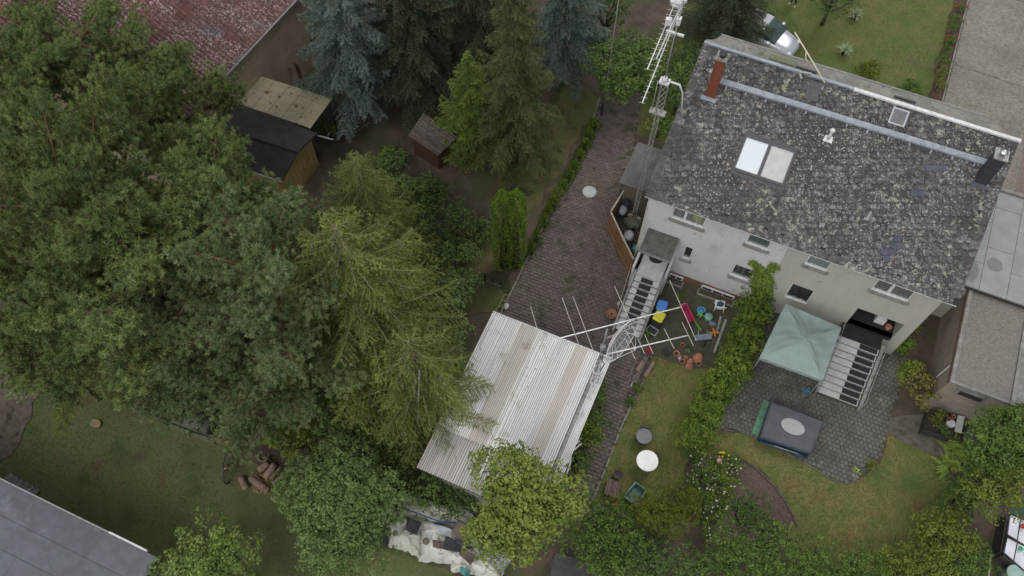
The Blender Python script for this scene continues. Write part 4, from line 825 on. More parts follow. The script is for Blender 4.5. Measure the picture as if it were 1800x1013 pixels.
def spruce(name, label, base, h, R_, m, z0=.15, nb=110, droop=.5, dens=1.0, twigc=None, seed=1, curl=.0, open_=1.0, nlen=.085, group=None, bark=None, power=.85, nw=.024, hang=.55, cat='conifer', tipcurl=.25):
    r_ = np.random.default_rng(seed); base = Vector(base); base.z = 0; t = thing(name, label, cat, tuple(base), 0, group)
    P_, D_, T_ = [], [], []; br = MB()
    for i in range(nb):
        u = (i + r_.random())/nb; u = 1-(1-u)**1.25 if True else u; z = h*(z0 + (1-z0)*u); L = R_*max(.06, (1-(z/h-z0)/(1-z0))**power)*r_.uniform(.72,1.08)
        a = i*2.399 + r_.uniform(-.35,.35); dirh = np.array([math.cos(a), math.sin(a), 0]); dr = droop*(1-.6*u)*r_.uniform(.7,1.3)
        s = np.linspace(0, 1, 9)[:,None]; pts = np.array([0,0,z]) + dirh*L*s + np.array([0,0,1])*L*(.18*s*(1 if dr<.8 else .3) - dr*s**1.6 + tipcurl*s**4)
        side = np.cross(dirh, [0,0,1]); pts += side*(r_.normal(0,.08)*L)*s**2
        br.tube([Vector(p) for p in pts[::2]], [.012+.012*L, .01+.009*L, .008+.006*L, .006+.003*L, .004], 4, cap=False)
        nt_ = max(6, int(L/.075*open_)); bt = r_.normal(.45,.18)
        for k in range(nt_):
            f = .22+.78*(k+r_.random())/nt_ if L > .8 else .05+.95*(k+r_.random())/nt_; q = np.array([np.interp(f, s[:,0], pts[:,j]) for j in range(3)])
            sd = 1 if k % 2 else -1; tl_ = L*.40*(1-f*.75)*r_.uniform(.6,1.2)+.07; td = unit(side*sd*.8 + dirh*.75 + np.array([0,0,-hang])*r_.uniform(.4,1.3))
            nn_ = max(4, int(tl_/.019*dens)); g = np.linspace(.0,1,nn_)[:,None]; tp = q + td*tl_*g + np.array([0,0,-hang*.35])*tl_*g**2
            P_.append(tp); D_.append(unit(td*.75 + r_.normal(0,.55,(nn_,3)) + np.array([0,0,.12]))); T_.append(np.clip(bt + .35*g[:,0]*f + r_.normal(0,.14,nn_), 0, 1))
            if twigc is not None and k % 3 == 0: br.tube([Vector(q), Vector(tp[-1])], [.013,.006], 3, cap=False)
        m2 = max(6, int(L/.03*dens)); f = r_.uniform(.15,1,m2); tp = np.stack([np.interp(f, s[:,0], pts[:,j]) for j in range(3)],1)
        P_.append(tp); D_.append(unit(dirh*.5+r_.normal(0,.6,(m2,3))+np.array([0,0,.35]))); T_.append(np.clip(bt+.2+r_.normal(0,.15,m2),0,1))
    P = np.vstack(P_); D = np.vstack(D_); V, F = needles(P, D, nlen*r_.uniform(.8,1.25,len(P)), nw)
    link('crown', raw_mesh('crown', V, F, m, np.concatenate(T_)), t)
    mb = MB(); mb.tube([(0,0,-.1),(0,0,h*.4),(0,0,h*.98)], [.06+h*.013, .03+h*.008, .015], 8); part('trunk', mb, bark or M_bark, t)
    part('branches', br, twigc or M_bark, t, kind='stuff'); return t
def pine(name, label, base, h, R_, m, n=150, seed=1, lean=(0,0), dens=1.0, zmin=.45, group=None, tuft=.19, nz=26, bark=None):
    r_ = np.random.default_rng(seed); base = Vector(base); base.z = 0; t = thing(name, label, 'pine tree', tuple(base), 0, group)
    tp0 = np.array([lean[0], lean[1], h*.93]); br = MB(); mb = MB(); k1 = np.array([lean[0]*.3+r_.normal(0,.15), lean[1]*.3+r_.normal(0,.15), h*.5])
    mb.tube([(0,0,-.1), Vector(k1*.5), Vector(k1), Vector(k1*.4+tp0*.6), Vector(tp0)], [.17,.15,.13,.09,.03], 8); part('trunk', mb, bark or M_pbark, t)
    axis = lambda u: k1*max(0,1-2*abs(u-.5))+ (tp0*(2*u-1) if u > .5 else 0) if u > .5 else k1*(2*u)
    P_, D_, T_ = [], [], []
    nl = 15
    tips = []
    for i in range(nl):
        u = zmin + (1-zmin)*((i+.5)/nl); a = i*2.4+r_.uniform(-.4,.4); s0 = k1*(1-(u-.5)*2) + tp0*(u-.5)*2 if u > .5 else k1*(u*2)
        L = R_*math.sqrt(max(.08, 1-((u-zmin)/(1-zmin))**2))*r_.uniform(.8,1.1); d = np.array([math.cos(a), math.sin(a), .15+.7*((u-zmin)/(1-zmin))])
        mid = s0 + d*L*.5 + np.array([0,0,.05*L]); e = s0 + d*L*.86 + np.array([0,0,.12*L]); br.tube([Vector(s0), Vector(mid), Vector(e)], [.025+.02*L,.018+.012*L,.015], 6)
        nsub = max(6, int(n/nl)); 
        for j in range(nsub):
            f = .30+.70*(j+r_.random())/nsub; q = s0*(1-f)**2+2*mid*f*(1-f)+e*f*f; b = a + r_.normal(0,.85); sl = L*.42*r_.uniform(.4,1.1)*(1.15-.55*f)+.15
            dd = np.array([math.cos(b), math.sin(b), r_.uniform(-.05,.55)]); qe = q+dd*sl; br.tube([Vector(q), Vector(q+dd*sl*.5+np.array([0,0,-.04])), Vector(qe)], [.018,.012,.006], 4, cap=False)
            bt = r_.normal(.42,.2); nt_ = int(5+7*sl)
            for k in range(nt_):
                g = .35+.65*r_.random(); c = q+dd*sl*g + r_.normal(0,.10+.12*sl,3)*np.array([1,1,.55]); ax = unit(dd*.6 + np.array([0,0,.7]) + r_.normal(0,.35,3))
                mm = int(nz*dens); P_.append(np.repeat(c[None],mm,0) + ax*r_.uniform(-.08,.06,(mm,1))); D_.append(unit(ax*.55 + r_.normal(0,.62,(mm,3)))); T_.append(np.clip(bt + r_.normal(0,.07)+r_.normal(0,.13,mm),0,1))
    for _ in range(150):
        u_ = r_.uniform(.78, 1.03); c = k1*(1-(u_-.5)*2) + tp0*(u_-.5)*2 + r_.normal(0, .42, 3)*np.array([1,1,.5]) + np.array([0,0,.25]); ax = unit(np.array([0,0,1.]) + r_.normal(0,.5,3)); mm = int(nz*dens)
        P_.append(np.repeat(c[None],mm,0) + ax*r_.uniform(-.08,.06,(mm,1))); D_.append(unit(ax*.55 + r_.normal(0,.62,(mm,3)))); T_.append(np.clip(r_.normal(.45,.12)+r_.normal(0,.13,mm),0,1))
    P = np.vstack(P_); D = np.vstack(D_); V, F = needles(P, D, tuft*r_.uniform(.75,1.2,len(P)), .029); link('crown', raw_mesh('crown', V, F, m, np.concatenate(T_)), t)
    part('limbs', br, bark or M_pbark, t, kind='stuff'); return t
def columnar(px_, py_, h, R_, m, label, name='columnar_thuja', seed=1, group=None, leaf=.075, dens=1.0, taper=.35, base=None, cat='thuja', sx=1):
    """narrow evergreen: flattened sprays standing on a tapering body"""
    r_ = np.random.default_rng(seed); b = Vector(base) if base is not None else G(px_, py_, h); b.z = 0; t = thing(name, label, cat, tuple(b), 0, group)
    n = int(2*PI*R_*h/(leaf*leaf)*1.9*dens); u = r_.random(n)**.75; a = r_.uniform(0,2*PI,n)
    lump = 1 + .12*np.sin(a*5+u*9+seed) + .10*np.sin(a*3-u*14+seed*2) + r_.normal(0,.05,n)
    prof = np.where(u > .86, np.sqrt(np.clip(1-((u-.86)/.14)**2,0,1)), 1)*(1-taper*u)*np.minimum(1, .75+u*3)
    if taper > .8: prof = (1-u)**.8+.03
    rr = R_*prof*lump*(1-.25*r_.random(n)**2); P = np.stack([rr*np.cos(a)*sx, rr*np.sin(a), u*h+.03], 1)
    o = np.stack([np.cos(a), np.sin(a), .35+0*a], 1); N = unit(np.cross(o, np.array([0,0,1.])) + r_.normal(0,.55,(n,3))); ax = unit(o*.6+np.array([0,0,1.])+r_.normal(0,.3,(n,3)))
    L = leaf*r_.uniform(.8,1.6,n); V, F = cards(P, N, L, L*.5, ax); T = np.clip(.42+.25*np.sin(a*4+u*17+seed)+r_.normal(0,.2,n),0,1)
    link('foliage', raw_mesh('foliage', V, F, m, T), t); mb = MB(); mb.tube([(0,0,-.05),(0,0,h*.85)], [.06*R_+.03,.01], 6); part('trunk', mb, M_bark, t)
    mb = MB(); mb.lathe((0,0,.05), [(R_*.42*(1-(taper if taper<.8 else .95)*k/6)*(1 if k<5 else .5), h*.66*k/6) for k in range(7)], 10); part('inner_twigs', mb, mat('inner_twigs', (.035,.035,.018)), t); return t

# --- tall conifers at the top
def gb_(x, y): return G(x, y, 0)
def again(src, label, base, rz, scale):
    b = Vector(base); b.z = 0; c = copy_tree(src, loc=b, rz=rz, label=label, scale=scale); return c
SG = 'spruces at the top of the garden'
bs = spruce('blue_spruce', 'blue-grey spruce hanging over the barn yard, the farthest left of the blue spruces', gb_(636,182), 14.5, 3.3, F_blue, z0=.13, nb=150, droop=.75, seed=3, nlen=.13, nw=.050, hang=.7, group=SG)
ds = spruce('dark_spruce', 'dark grey-green spruce between the left blue spruce and the pale green fir', gb_(735,165), 14.5, 3.6, F_dark, z0=.12, nb=150, droop=.8, seed=5, hang=.8, nlen=.13, nw=.046, group=SG)
again(ds, 'darkest spruce standing behind the pale green fir', gb_(858,130), 2.0, (.9,.9,.95))
again(bs, 'silvery blue spruce to the right of the tall green spruce', gb_(990,125), 1.3, (.82,.82,.9))
again(bs, 'blue spruce top at the upper edge left of the tall green spruce', gb_(860,50), 4.3, (.75,.75,.85))
spruce('green_spruce', 'tall mid-green spruce whose trunk stands just left of the driveway lawn strip', gb_(903,290), 15.5, 2.75, F_spr, z0=.09, nb=170, droop=.7, seed=11, hang=.8, nlen=.13, nw=.046, group=SG)
spruce('pale_fir', 'bright green fir with its leader in view beside the hen house', G(822,100,7.2), 7.4, 2.3, F_fir, z0=.03, nb=130, droop=.25, seed=17, open_=1.0, hang=.35, nlen=.12, nw=.042, power=.75)
again(ds, 'dark weeping spruce over the silver car behind the house', gb_(1268,72), 3.1, (.9,.9,.6))
# --- the big yellow-green conifers
yc = None
for sd, (x, y, h, R_, lb) in enumerate(((590,400,12.5,4.5,'largest yellow-green conifer with pale bare twigs, left of the white garage roof'),(718,600,8.5,3.5,'yellow-green conifer whose branch tips overhang the left edge of the garage roof'),(625,290,9.5,2.8,'narrow yellow-green conifer in front of the yellow shed wall'))):
    if sd == 2: again(yc, lb, G(x,y,h), 2.5, (.62,.62,.78)); continue
    yc_ = spruce('yellow_conifer', lb, G(x,y,h), h, R_, F_larch, z0=.18, nb=160 if R_ > 4 else 130, droop=.32, twigc=M_twig, seed=31+sd, open_=.62, nlen=.125, nw=.040, power=.45, dens=.85, hang=.75, group='yellow-green conifers', tipcurl=.1)
    yc = yc or yc_
# --- pines on the left
protos = {}
for sd, (x, y, h, R_, m, lb) in enumerate(((95,60,10,4.4,F_pine,'pine filling the top left corner of the garden'),(262,110,9,3.0,F_pine,'pine standing against the red tiled roof'),(40,300,13,4.2,F_pine,'pine with bare orange limbs at the left edge'),
        (330,300,11,3.4,F_pine,'pine below the black felt shed roof'),(425,440,12.5,4.0,F_pineb,'blue-green pine next to the largest yellow-green conifer'),(190,430,11.5,4.4,F_pine,'pine in the middle of the left-hand group'),
        (275,552,9,3.3,F_pineb,'lower blue-green pine overhanging the log and plank pile'),(30,500,9,3.4,F_pine,'low pine above the rubble patch'),(170,225,10.5,4.0,F_pine,'pine between the corner pine and the black felt shed'),(410,600,8.5,3.4,F_pineb,'shaded pine behind the plank stack'),(15,130,10,3.8,F_pine,'pine at the left edge just below the corner pine'))):
    key = (m.name, sd % 2 if m is F_pine else 0)
    if key not in protos:
        t = pine('pine_tree', lb, G(x,y,h), h, R_, m, n=430, seed=50+sd, lean=(random.uniform(-.5,.5),random.uniform(-.5,.5)), dens=.8, group='pines on the left', tuft=.145, nz=50); protos[key] = (t, h, R_)
    else:
        t0, h0, R0 = protos[key]; again(t0, lb, G(x,y,h), 1.7*sd, (R_/R0, R_/R0, h/h0))
spruce('weeping_conifer', 'drooping conifer with long hanging limbs over the left lawn', G(100,640,4.2), 4.4, 2.6, F_larch, z0=.62, nb=12, droop=.95, twigc=M_twig, seed=71, open_=1.0, power=.3, nlen=.12, nw=.044)
# --- broadleaf trees
def tree(x, y, h, R_, n, m, label, seed, leaf=.16, name='broadleaf_tree', cat='tree', sx=1, sy=1, rot=0, dens=1, rc=.32):
    b = G(x,y,h*.85); b.z = 0; return broad(name, label, cat, b, lobes(R_, h, n, rr=(.30,.48), seed=seed, sx=sx, sy=sy, rot=rot), m, leaf, dens, rc, trunk=.05*R_+.03)
tree(908,885,6.2,2.2,14,F_yel,'yellow-green maple hiding the lower right corner of the garage',3, leaf=.13, sy=1.2, dens=1.7, rc=.27)
tree(596,885,4.4,2.75,17,F_app,'round apple tree on the shaded lawn left of the tarpaulin heap',5, leaf=.12, dens=1.6, rc=.26)
tree(350,1010,4.0,2.4,9,fol('light_willow',(.05,.085,.02),(.13,.17,.05)),'light green small tree beside the grey felt flat roof',7, leaf=.11, dens=1.4)
tree(1098,98,3.6,2.3,12,F_bush,'round green bush-like tree behind the driveway end',9, leaf=.14, dens=1.7)
tree(1200,140,3.2,1.5,6,F_bush,'green shrub between lattice mast and house gable',10, leaf=.12)
tree(1785,775,4.6,1.75,13,F_hedge,'tall mixed-green tree at the right edge below the pebble roof',12, leaf=.12, dens=1.5)
tree(1772,852,4.0,1.5,8,F_rt,'yellowish tree at the right edge above the cold frames',13, leaf=.11)
tree(1068,12,3.4,1.6,6,F_bushd,'dark leafy tree at the top edge left of the antennas',14, leaf=.14)
tree(1470,-15,3.0,1.6,7,F_bushd,'dark shrub at the top edge of the upper lawn',15, leaf=.12)
# ---------------------------------------------------------------- shrubs, hedges, undergrowth
UG = 'undergrowth below the pines'
proto_b = None
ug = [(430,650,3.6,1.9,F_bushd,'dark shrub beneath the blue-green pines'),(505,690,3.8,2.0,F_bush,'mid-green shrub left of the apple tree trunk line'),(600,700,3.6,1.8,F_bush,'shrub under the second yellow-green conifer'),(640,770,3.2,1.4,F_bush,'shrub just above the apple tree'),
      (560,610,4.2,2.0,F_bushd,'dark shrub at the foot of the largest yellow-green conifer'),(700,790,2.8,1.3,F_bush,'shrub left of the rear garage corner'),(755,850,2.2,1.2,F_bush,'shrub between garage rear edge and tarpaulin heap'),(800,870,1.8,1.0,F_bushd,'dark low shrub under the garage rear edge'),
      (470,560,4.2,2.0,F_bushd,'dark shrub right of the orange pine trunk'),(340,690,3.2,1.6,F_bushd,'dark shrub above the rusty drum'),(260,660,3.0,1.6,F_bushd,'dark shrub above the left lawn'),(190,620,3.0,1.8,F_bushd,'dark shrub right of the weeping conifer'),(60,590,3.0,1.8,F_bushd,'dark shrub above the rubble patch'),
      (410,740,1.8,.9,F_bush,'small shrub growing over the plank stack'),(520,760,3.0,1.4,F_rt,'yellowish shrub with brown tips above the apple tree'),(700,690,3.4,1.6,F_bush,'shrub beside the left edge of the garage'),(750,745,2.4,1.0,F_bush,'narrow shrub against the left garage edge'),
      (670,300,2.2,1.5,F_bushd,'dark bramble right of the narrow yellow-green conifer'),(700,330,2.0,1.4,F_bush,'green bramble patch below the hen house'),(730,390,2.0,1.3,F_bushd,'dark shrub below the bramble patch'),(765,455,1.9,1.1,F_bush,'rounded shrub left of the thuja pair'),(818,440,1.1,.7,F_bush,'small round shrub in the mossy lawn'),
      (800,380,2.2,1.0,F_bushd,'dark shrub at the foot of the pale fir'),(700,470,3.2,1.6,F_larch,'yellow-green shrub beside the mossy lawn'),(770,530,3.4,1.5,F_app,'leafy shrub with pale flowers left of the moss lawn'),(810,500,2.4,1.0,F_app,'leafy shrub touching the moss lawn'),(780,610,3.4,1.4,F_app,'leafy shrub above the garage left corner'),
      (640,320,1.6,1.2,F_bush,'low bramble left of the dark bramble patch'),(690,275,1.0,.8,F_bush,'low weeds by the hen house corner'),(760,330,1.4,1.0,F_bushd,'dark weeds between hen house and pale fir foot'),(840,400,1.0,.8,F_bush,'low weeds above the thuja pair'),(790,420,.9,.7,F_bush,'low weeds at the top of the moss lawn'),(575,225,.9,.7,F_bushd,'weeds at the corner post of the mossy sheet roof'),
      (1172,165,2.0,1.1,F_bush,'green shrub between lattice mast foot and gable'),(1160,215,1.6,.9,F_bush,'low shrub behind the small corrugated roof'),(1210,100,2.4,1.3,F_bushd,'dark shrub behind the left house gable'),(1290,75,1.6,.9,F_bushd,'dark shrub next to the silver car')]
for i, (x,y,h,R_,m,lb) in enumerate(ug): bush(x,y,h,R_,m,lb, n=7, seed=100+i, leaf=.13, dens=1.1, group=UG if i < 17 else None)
# near the garage and the lower edge
for i, (x,y,h,R_,m,lb,kw) in enumerate(((1048,690,1.5,.62,F_hedge,'shrub with reddish tips beside the upper garage edge',{}),(1040,745,1.3,.7,F_hedge,'middle shrub against the garage edge',{}),(1038,765,1.5,.6,F_ivy,'bright yellow-green bush by the bent downpipe',{}),(1020,805,1.0,.6,F_bush,'dark low shrub below the downpipe',{}),
        (1035,905,2.4,1.25,F_hedge,'leafy shrub at the lower end of the brick path',{}),(1090,915,2.2,1.1,F_hedge,'leafy shrub right of the path end, below the bench',{}),(1050,960,2.6,1.4,F_hedge,'leafy shrub at the bottom edge beside the maple',{}),(1110,965,2.4,1.2,F_hedge,'leafy shrub left of the olive thuja',{}),
        (1150,990,2.2,1.2,F_bushd,'dark shrub under the olive thuja at the bottom edge',{}),(1215,1000,2.0,1.1,F_bushd,'dark shrub right of the olive thuja at the bottom edge',{}),(1060,1005,1.2,.55,F_app,'pale green shrub at the bottom edge right of the maple',{}),
        (1290,985,2.6,1.5,F_hedge,'shrub at the bottom edge below the mulch bed',{}),(1360,975,2.4,1.4,F_hedge,'shrub below the end of the curved board',{}),(1430,1000,2.4,1.5,F_hedge,'shrub at the bottom edge below the right lawn',{}),(1500,1012,2.2,1.4,F_hedge,'fine-leaved shrub at the bottom edge below the lawn tip',{}),(1580,1005,2.0,1.3,F_rt,'yellow-green shrub at the bottom edge right of the lawn tip',{}),
        (1650,1000,2.0,1.3,F_rt,'mottled shrub at the bottom right below the white-flowered bush',{}),(1665,940,2.4,1.35,F_rt,'round bush with white blooms right of the lawn',{}),(1690,870,2.0,1.1,F_hedge,'dark round bush right of the lawn below the fern',{}),(1705,1000,2.2,1.2,F_hedge,'dark bush beside the cold frames',{}),
        (1735,830,3.2,1.3,F_hedge,'leafy bush left of the right-hand trees',{}),(1622,672,1.7,.95,F_br,'brown and yellow shrub against the pebble-roofed building',{}),(1598,655,1.5,.7,F_ivy,'yellow-green shrub beside the patio',{}),(1592,605,.8,.42,F_ivy,'strip shrub along the passage, lower one',{}),(1603,570,.7,.35,F_ivy,'strip shrub along the passage, upper one',{}),
        (1600,150,.9,.7,F_hedge,'low bush behind the house roof edge',{}),(1530,118,.4,.7,F_rt,'low yellow-green tuft of bush at the lawn edge behind the roof',{}))):
    bush(x,y,h,R_,m,lb, n=7, seed=200+i, leaf=.10, dens=1.1, rc=.2, **kw)
# ivy hedge from the house wall down to the garden
iv = thing('ivy_hedge', 'bright ivy-covered hedge running from the house wall between yard and patio', 'hedge', (3.1,17.2,0))
cl = [G(x,y,1.7) for x,y in ((1338,500),(1335,540),(1318,585),(1298,630),(1275,670),(1252,710),(1238,745),(1225,775))]
bl_ = []
for a, b in zip(cl, cl[1:]):
    for u in (0,.33,.66):
        p = a.lerp(b,u); 
        for zz in (.45,1.05,1.55): bl_.append(((p.x-3.1+random.gauss(0,.14), p.y-17.2+random.gauss(0,.1), zz+random.gauss(0,.1)), (.62,.5,.42)))
V, F, T = leaf_cloud(bl_, .085, 1.25, .20, .75, low=-.3); link('foliage', raw_mesh('foliage', V, F, F_ivy, T), iv)
mb = MB()
for a, b in zip(cl, cl[1:]): mb.tube([(a.x-3.1,a.y-17.2,0),(a.x-3.1,a.y-17.2,1.6)], .03, 5); mb.tube([(a.x-3.1,a.y-17.2,1.4),(b.x-3.1,b.y-17.2,1.4)], .02, 5)
part('stems', mb, M_bark, iv)
wi = thing('wall_ivy', 'ivy climbing the house front beside the lower kitchen window', 'ivy', (3.3,21.7,.3))
P = []
r2 = np.random.default_rng(5)
for pts in ([(1340,500),(1338,478),(1330,470),(1322,462)],[(1340,500),(1345,480),(1357,474),(1362,466)],[(1338,520),(1345,500),(1350,480)],[(1330,520),(1325,500),(1330,480)],[(1350,520),(1352,500),(1350,485)]):
    w3 = [np.array(WY(x,y,HY-.08)) for x,y in pts]
    for a, b in zip(w3, w3[1:]):
        u = r2.random((110,1)); P.append(a*(1-u)+b*u + r2.normal(0,1,(110,3))*np.array([.10,.03,.12]))
P = np.vstack(P); N = unit(np.array([0,-1,.5])+r2.normal(0,.4,P.shape)); V, F = cards(P-np.array([3.3,21.7,.3]), N, .12, .10); link('foliage', raw_mesh('foliage', V, F, F_ivy, r2.uniform(.1,1,len(P))), wi)
mb = MB(); mb.tube([WY(1340,520,HY-.04)-Vector((3.3,21.7,.3)), WY(1340,490,HY-.03)-Vector((3.3,21.7,.3)), WY(1322,462,HY-.03)-Vector((3.3,21.7,.3))], .015, 4); part('stem', mb, M_bark, wi)
# columnar thujas and the row along the driveway
columnar(884,340,6.4,.55,F_thu,'taller front column of the thuja pair beside the driveway', seed=1, group='thuja pair', taper=.15, leaf=.085)
columnar(907,338,6.5,.50,F_thu,'right-hand column of the thuja pair, nearer the paving', seed=2, group='thuja pair', taper=.15, leaf=.085)
bush(1200,885,2.4,.8,F_olive,'olive-brown globe thuja beside the white-flowered bed, upper right lobe', seed=3, name='globe_thuja', cat='thuja', n=8, leaf=.065, rc=.14, dens=1.5)
bush(1165,905,2.9,1.15,F_olive,'large olive-green thuja above the bottom hedge', seed=4, name='globe_thuja', cat='thuja', n=9, leaf=.065, rc=.15, dens=1.5)
for i, (x,y,h) in enumerate(((934,425,1.2),(944,402,1.3),(958,375,1.2),(965,358,1.0),(974,345,.9),(990,318,.8),(1002,300,.7),(1011,285,.7),(1020,265,.7),(1030,245,.8),(1036,228,.8),(1046,210,.9))):
    columnar(x,y,h,.32 if i < 4 else .36,F_thu,'small cone-shaped thuja, number %s from the thuja pair in the row along the driveway' % ('one','two','three','four','five','six','seven','eight','nine','ten','eleven','twelve')[i], name='dwarf_thuja', seed=10+i, taper=.9 if i < 4 else .5, leaf=.06, group='dwarf thujas along the driveway')
bush(982,335,.6,.35,F_rt,'yellowish tuft plant within the dwarf thuja row', leaf=.07, rc=.12, seed=300)
# flowering bed
M_pet = mat('white_petals', (.55,.53,.48)); M_petp = mat('pink_petals', (.50,.22,.20))
fl = [(1222,800,.7,.5),(1240,830,.9,.6),(1265,820,.9,.6),(1280,845,.8,.6),(1215,850,.8,.5),(1235,870,1.0,.65),(1262,868,.9,.6),(1240,905,.9,.6),(1268,895,.7,.5),(1250,935,.9,.5),(1290,815,.6,.45)]
for i, (x,y,h,R_) in enumerate(fl):
    t = bush(x,y,h,R_,F_ivy if i in (2,3,6) else F_hedge,'white-flowering plant in the bed, %s' % ('at its top left below the ivy hedge','left of the red bloom','beside the yellow bloom','at its right rim','on its left rim','in its middle left','in its middle','left of the mulch','touching the mulch','at its lower tip','at its top right corner')[i], name='flowering_plant', cat='plant', n=5, seed=310+i, leaf=.08, rc=.15, crown='foliage', group='white-flowering plants in the bed')
    mb = MB(); r3 = random.Random(i)
    for _ in range(9):
        a = r3.uniform(0,2*PI); q = R_*math.sqrt(r3.random())*.95; z = h*(1-.35*(q/R_)**2)+.02; mb.blob((q*math.cos(a), q*math.sin(a), z), r3.uniform(.025,.05), 6, 3, .3, seed=r3.randint(0,999))
    part('blossoms', mb, M_pet, t, kind='stuff')
t = bush(1262,812,.7,.25,F_hedge,'plant with one red-pink bloom among the white flowers', name='flowering_plant', cat='plant', n=3, seed=330, leaf=.07, rc=.1); mb = MB(); mb.blob((0,0,.75),.11,8,4,.3); part('blossom', mb, M_petp, t)
t = bush(1270,802,.6,.3,F_ivy,'yellow-flowering plant at the top of the bed', name='flowering_plant', cat='plant', n=3, seed=331, leaf=.07, rc=.1); mb = MB(); [mb.blob((random.uniform(-.25,.25),random.uniform(-.15,.15),.62),.05,6,3,.3) for _ in range(8)]; part('blossoms', mb, mat('yellow_petals', (.5,.42,.03)), t, kind='stuff')
mb_ = None
for i,(x,y) in enumerate(((1645,935),(1700,955),(1690,965))):
    pass
# blade-leaved plants: iris clump, ferns, yuccas, hostas
def blades(name, label, base, n, L, W, m, tilt=(.4,1.2), spread=.1, cat='plant', group=None, seed=1, droop=.5, frond=False, lz=0):
    r_ = np.random.default_rng(seed); b = Vector(base); t = thing(name, label, cat, tuple(b), 0, group); Vs = []; Fs = []; Ts = []; c = 0
    for i in range(n):
        a = r_.uniform(0,2*PI); tl_ = r_.uniform(*tilt); l = L*r_.uniform(.7,1.15); o = np.array([*r_.normal(0,spread,2),lz]); d = np.array([math.cos(a),math.sin(a),0]); s = np.array([-d[1],d[0],0]); k = 7 if frond else 5
        for j in range(k):
            u = j/(k-1); p = o + d*l*math.sin(tl_)*u + np.array([0,0,1])*l*(math.cos(tl_)*u - droop*u*u*.6); w_ = W*(1-u**2)+.004
            if frond:
                if j == 0: continue
                for sd in (-1,1):
                    ll = W*(1.15-u)*1.1+.02; e = p + s*sd*ll + d*ll*.35; q = p + d*l*.12; Vs += [p, e, q]; Fs.append((c,c+1,c+2)); Ts.append(r_.uniform(.1,1)); c += 3
                    e2 = e - d*l*.07; p2 = p - d*l*.06; Vs += [p2, e2, p]; Fs.append((c,c+1,c+2)); Ts.append(r_.uniform(.1,1)); c += 3
            else:
                Vs += [p-s*w_/2, p+s*w_/2]
                if j < k-1: Fs += [(c,c+1,c+3),(c,c+3,c+2)]; q = r_.uniform(.1,1); Ts += [q,q]
                c += 2
    link('leaves', raw_mesh('leaves', np.array(Vs), np.array(Fs), m, np.array(Ts)), t); mb = MB(); mb.blob((0,0,.03+lz),(spread+.05,spread+.05,.06),8,4,.2); part('root_crown', mb, M_soil, t); return t
F_blade = fol('blade', (.04,.08,.025), (.10,.16,.05), k=1.3); F_fern = fol('fern', (.06,.10,.02), (.15,.20,.045)); F_host = fol('hosta', (.10,.15,.03), (.24,.30,.07)); F_yuc = fol('yucca', (.11,.15,.08), (.24,.28,.17))
blades('iris_clump', 'clump of narrow blade-leaved plants on the mulch', G(1310,905), 150, .75, .05, F_blade, (.2,1.2), .42, seed=3)
blades('iris_clump', 'smaller grassy clump right of the blade-leaved clump', G(1350,925), 70, .5, .035, F_hedge, (.2,1.2), .3, seed=4)
for i,(x,y) in enumerate(((1670,795),(1690,815),(1668,825),(1695,790))): blades('fern', 'fern %s' % ('nearest the lawn beside the dirt path','in the middle of the fern group','lowest of the fern group','at the back of the fern group')[i], G(x,y), 12, .85, .17, F_fern, (.6,1.3), .05, seed=20+i, frond=True, group='ferns right of the lawn', droop=.35)
blades('hosta', 'pale green hosta at the lower patio corner', G(1505,828), 34, .30, .09, F_host, (.5,1.4), .04, seed=30)
bush(1530,816,.6,.28,F_rt,'small round green bush next to the pale hosta on the patio', leaf=.06, rc=.1, seed=340)
for nm, x, y, lb, hh_ in (('yucca',1483,88,'potted yucca with a rosette of pale leaves on the upper lawn',.35),('yucca',1500,25,'potted palm-like plant at the top of the upper lawn',.3)):
    b = G(x,y+8); t0 = thing('plant_pot', 'dark red pot under the '+lb[7:lb.index(' ', 7)]+(' in the middle of the upper lawn' if y > 50 else ' at the top edge of the upper lawn'), 'plant pot', tuple(b)); mb = MB(); mb.lathe((0,0,0), [(.14,0),(.2,.3),(.215,.3),(.215,.34),(.17,.34),(.16,.30)], 16); part('pot', mb, mat('oxblood', (.10,.035,.03), (.07,.03,.025), 5), t0); mb = MB(); mb.lathe((0,0,.26),[(.17,0),(.01,.02)],12); part('soil', mb, M_soil, t0)
    blades(nm, lb, b, 60, .55, .05, F_yuc, (.2,1.5), .03, seed=int(x), droop=.3, lz=hh_)
# shrubs in the road-side bed
for i,(x,y,m,h) in enumerate(((1690,12,F_hedge,.6),(1682,30,F_hedge,.5),(1676,48,F_hedge,.6),(1672,68,F_hedge,.5),(1664,85,F_hedge,.6),(1660,105,F_hedge,.9),(1657,125,F_rt,1.0),(1652,145,F_rt,.9))):
    t = bush(x,y,h,.34+.12*(i>4),m,'road-side bed shrub, %s' % ('topmost of the row','second from the top','above the red blossom','beside the red blossom','fifth from the top','dark one above the yellowish pair','upper yellowish one','lowest yellowish one nearest the house')[i], leaf=.07, rc=.13, seed=350+i, group='shrubs in the road-side bed', n=4)
    if i in (3,0): mb = MB(); [mb.blob((random.uniform(-.3,.3),random.uniform(-.3,.3),h),.05,6,3,.3) for _ in range(4)]; part('blossoms', mb, mat('red_petals', (.45,.03,.03)), t, kind='stuff')
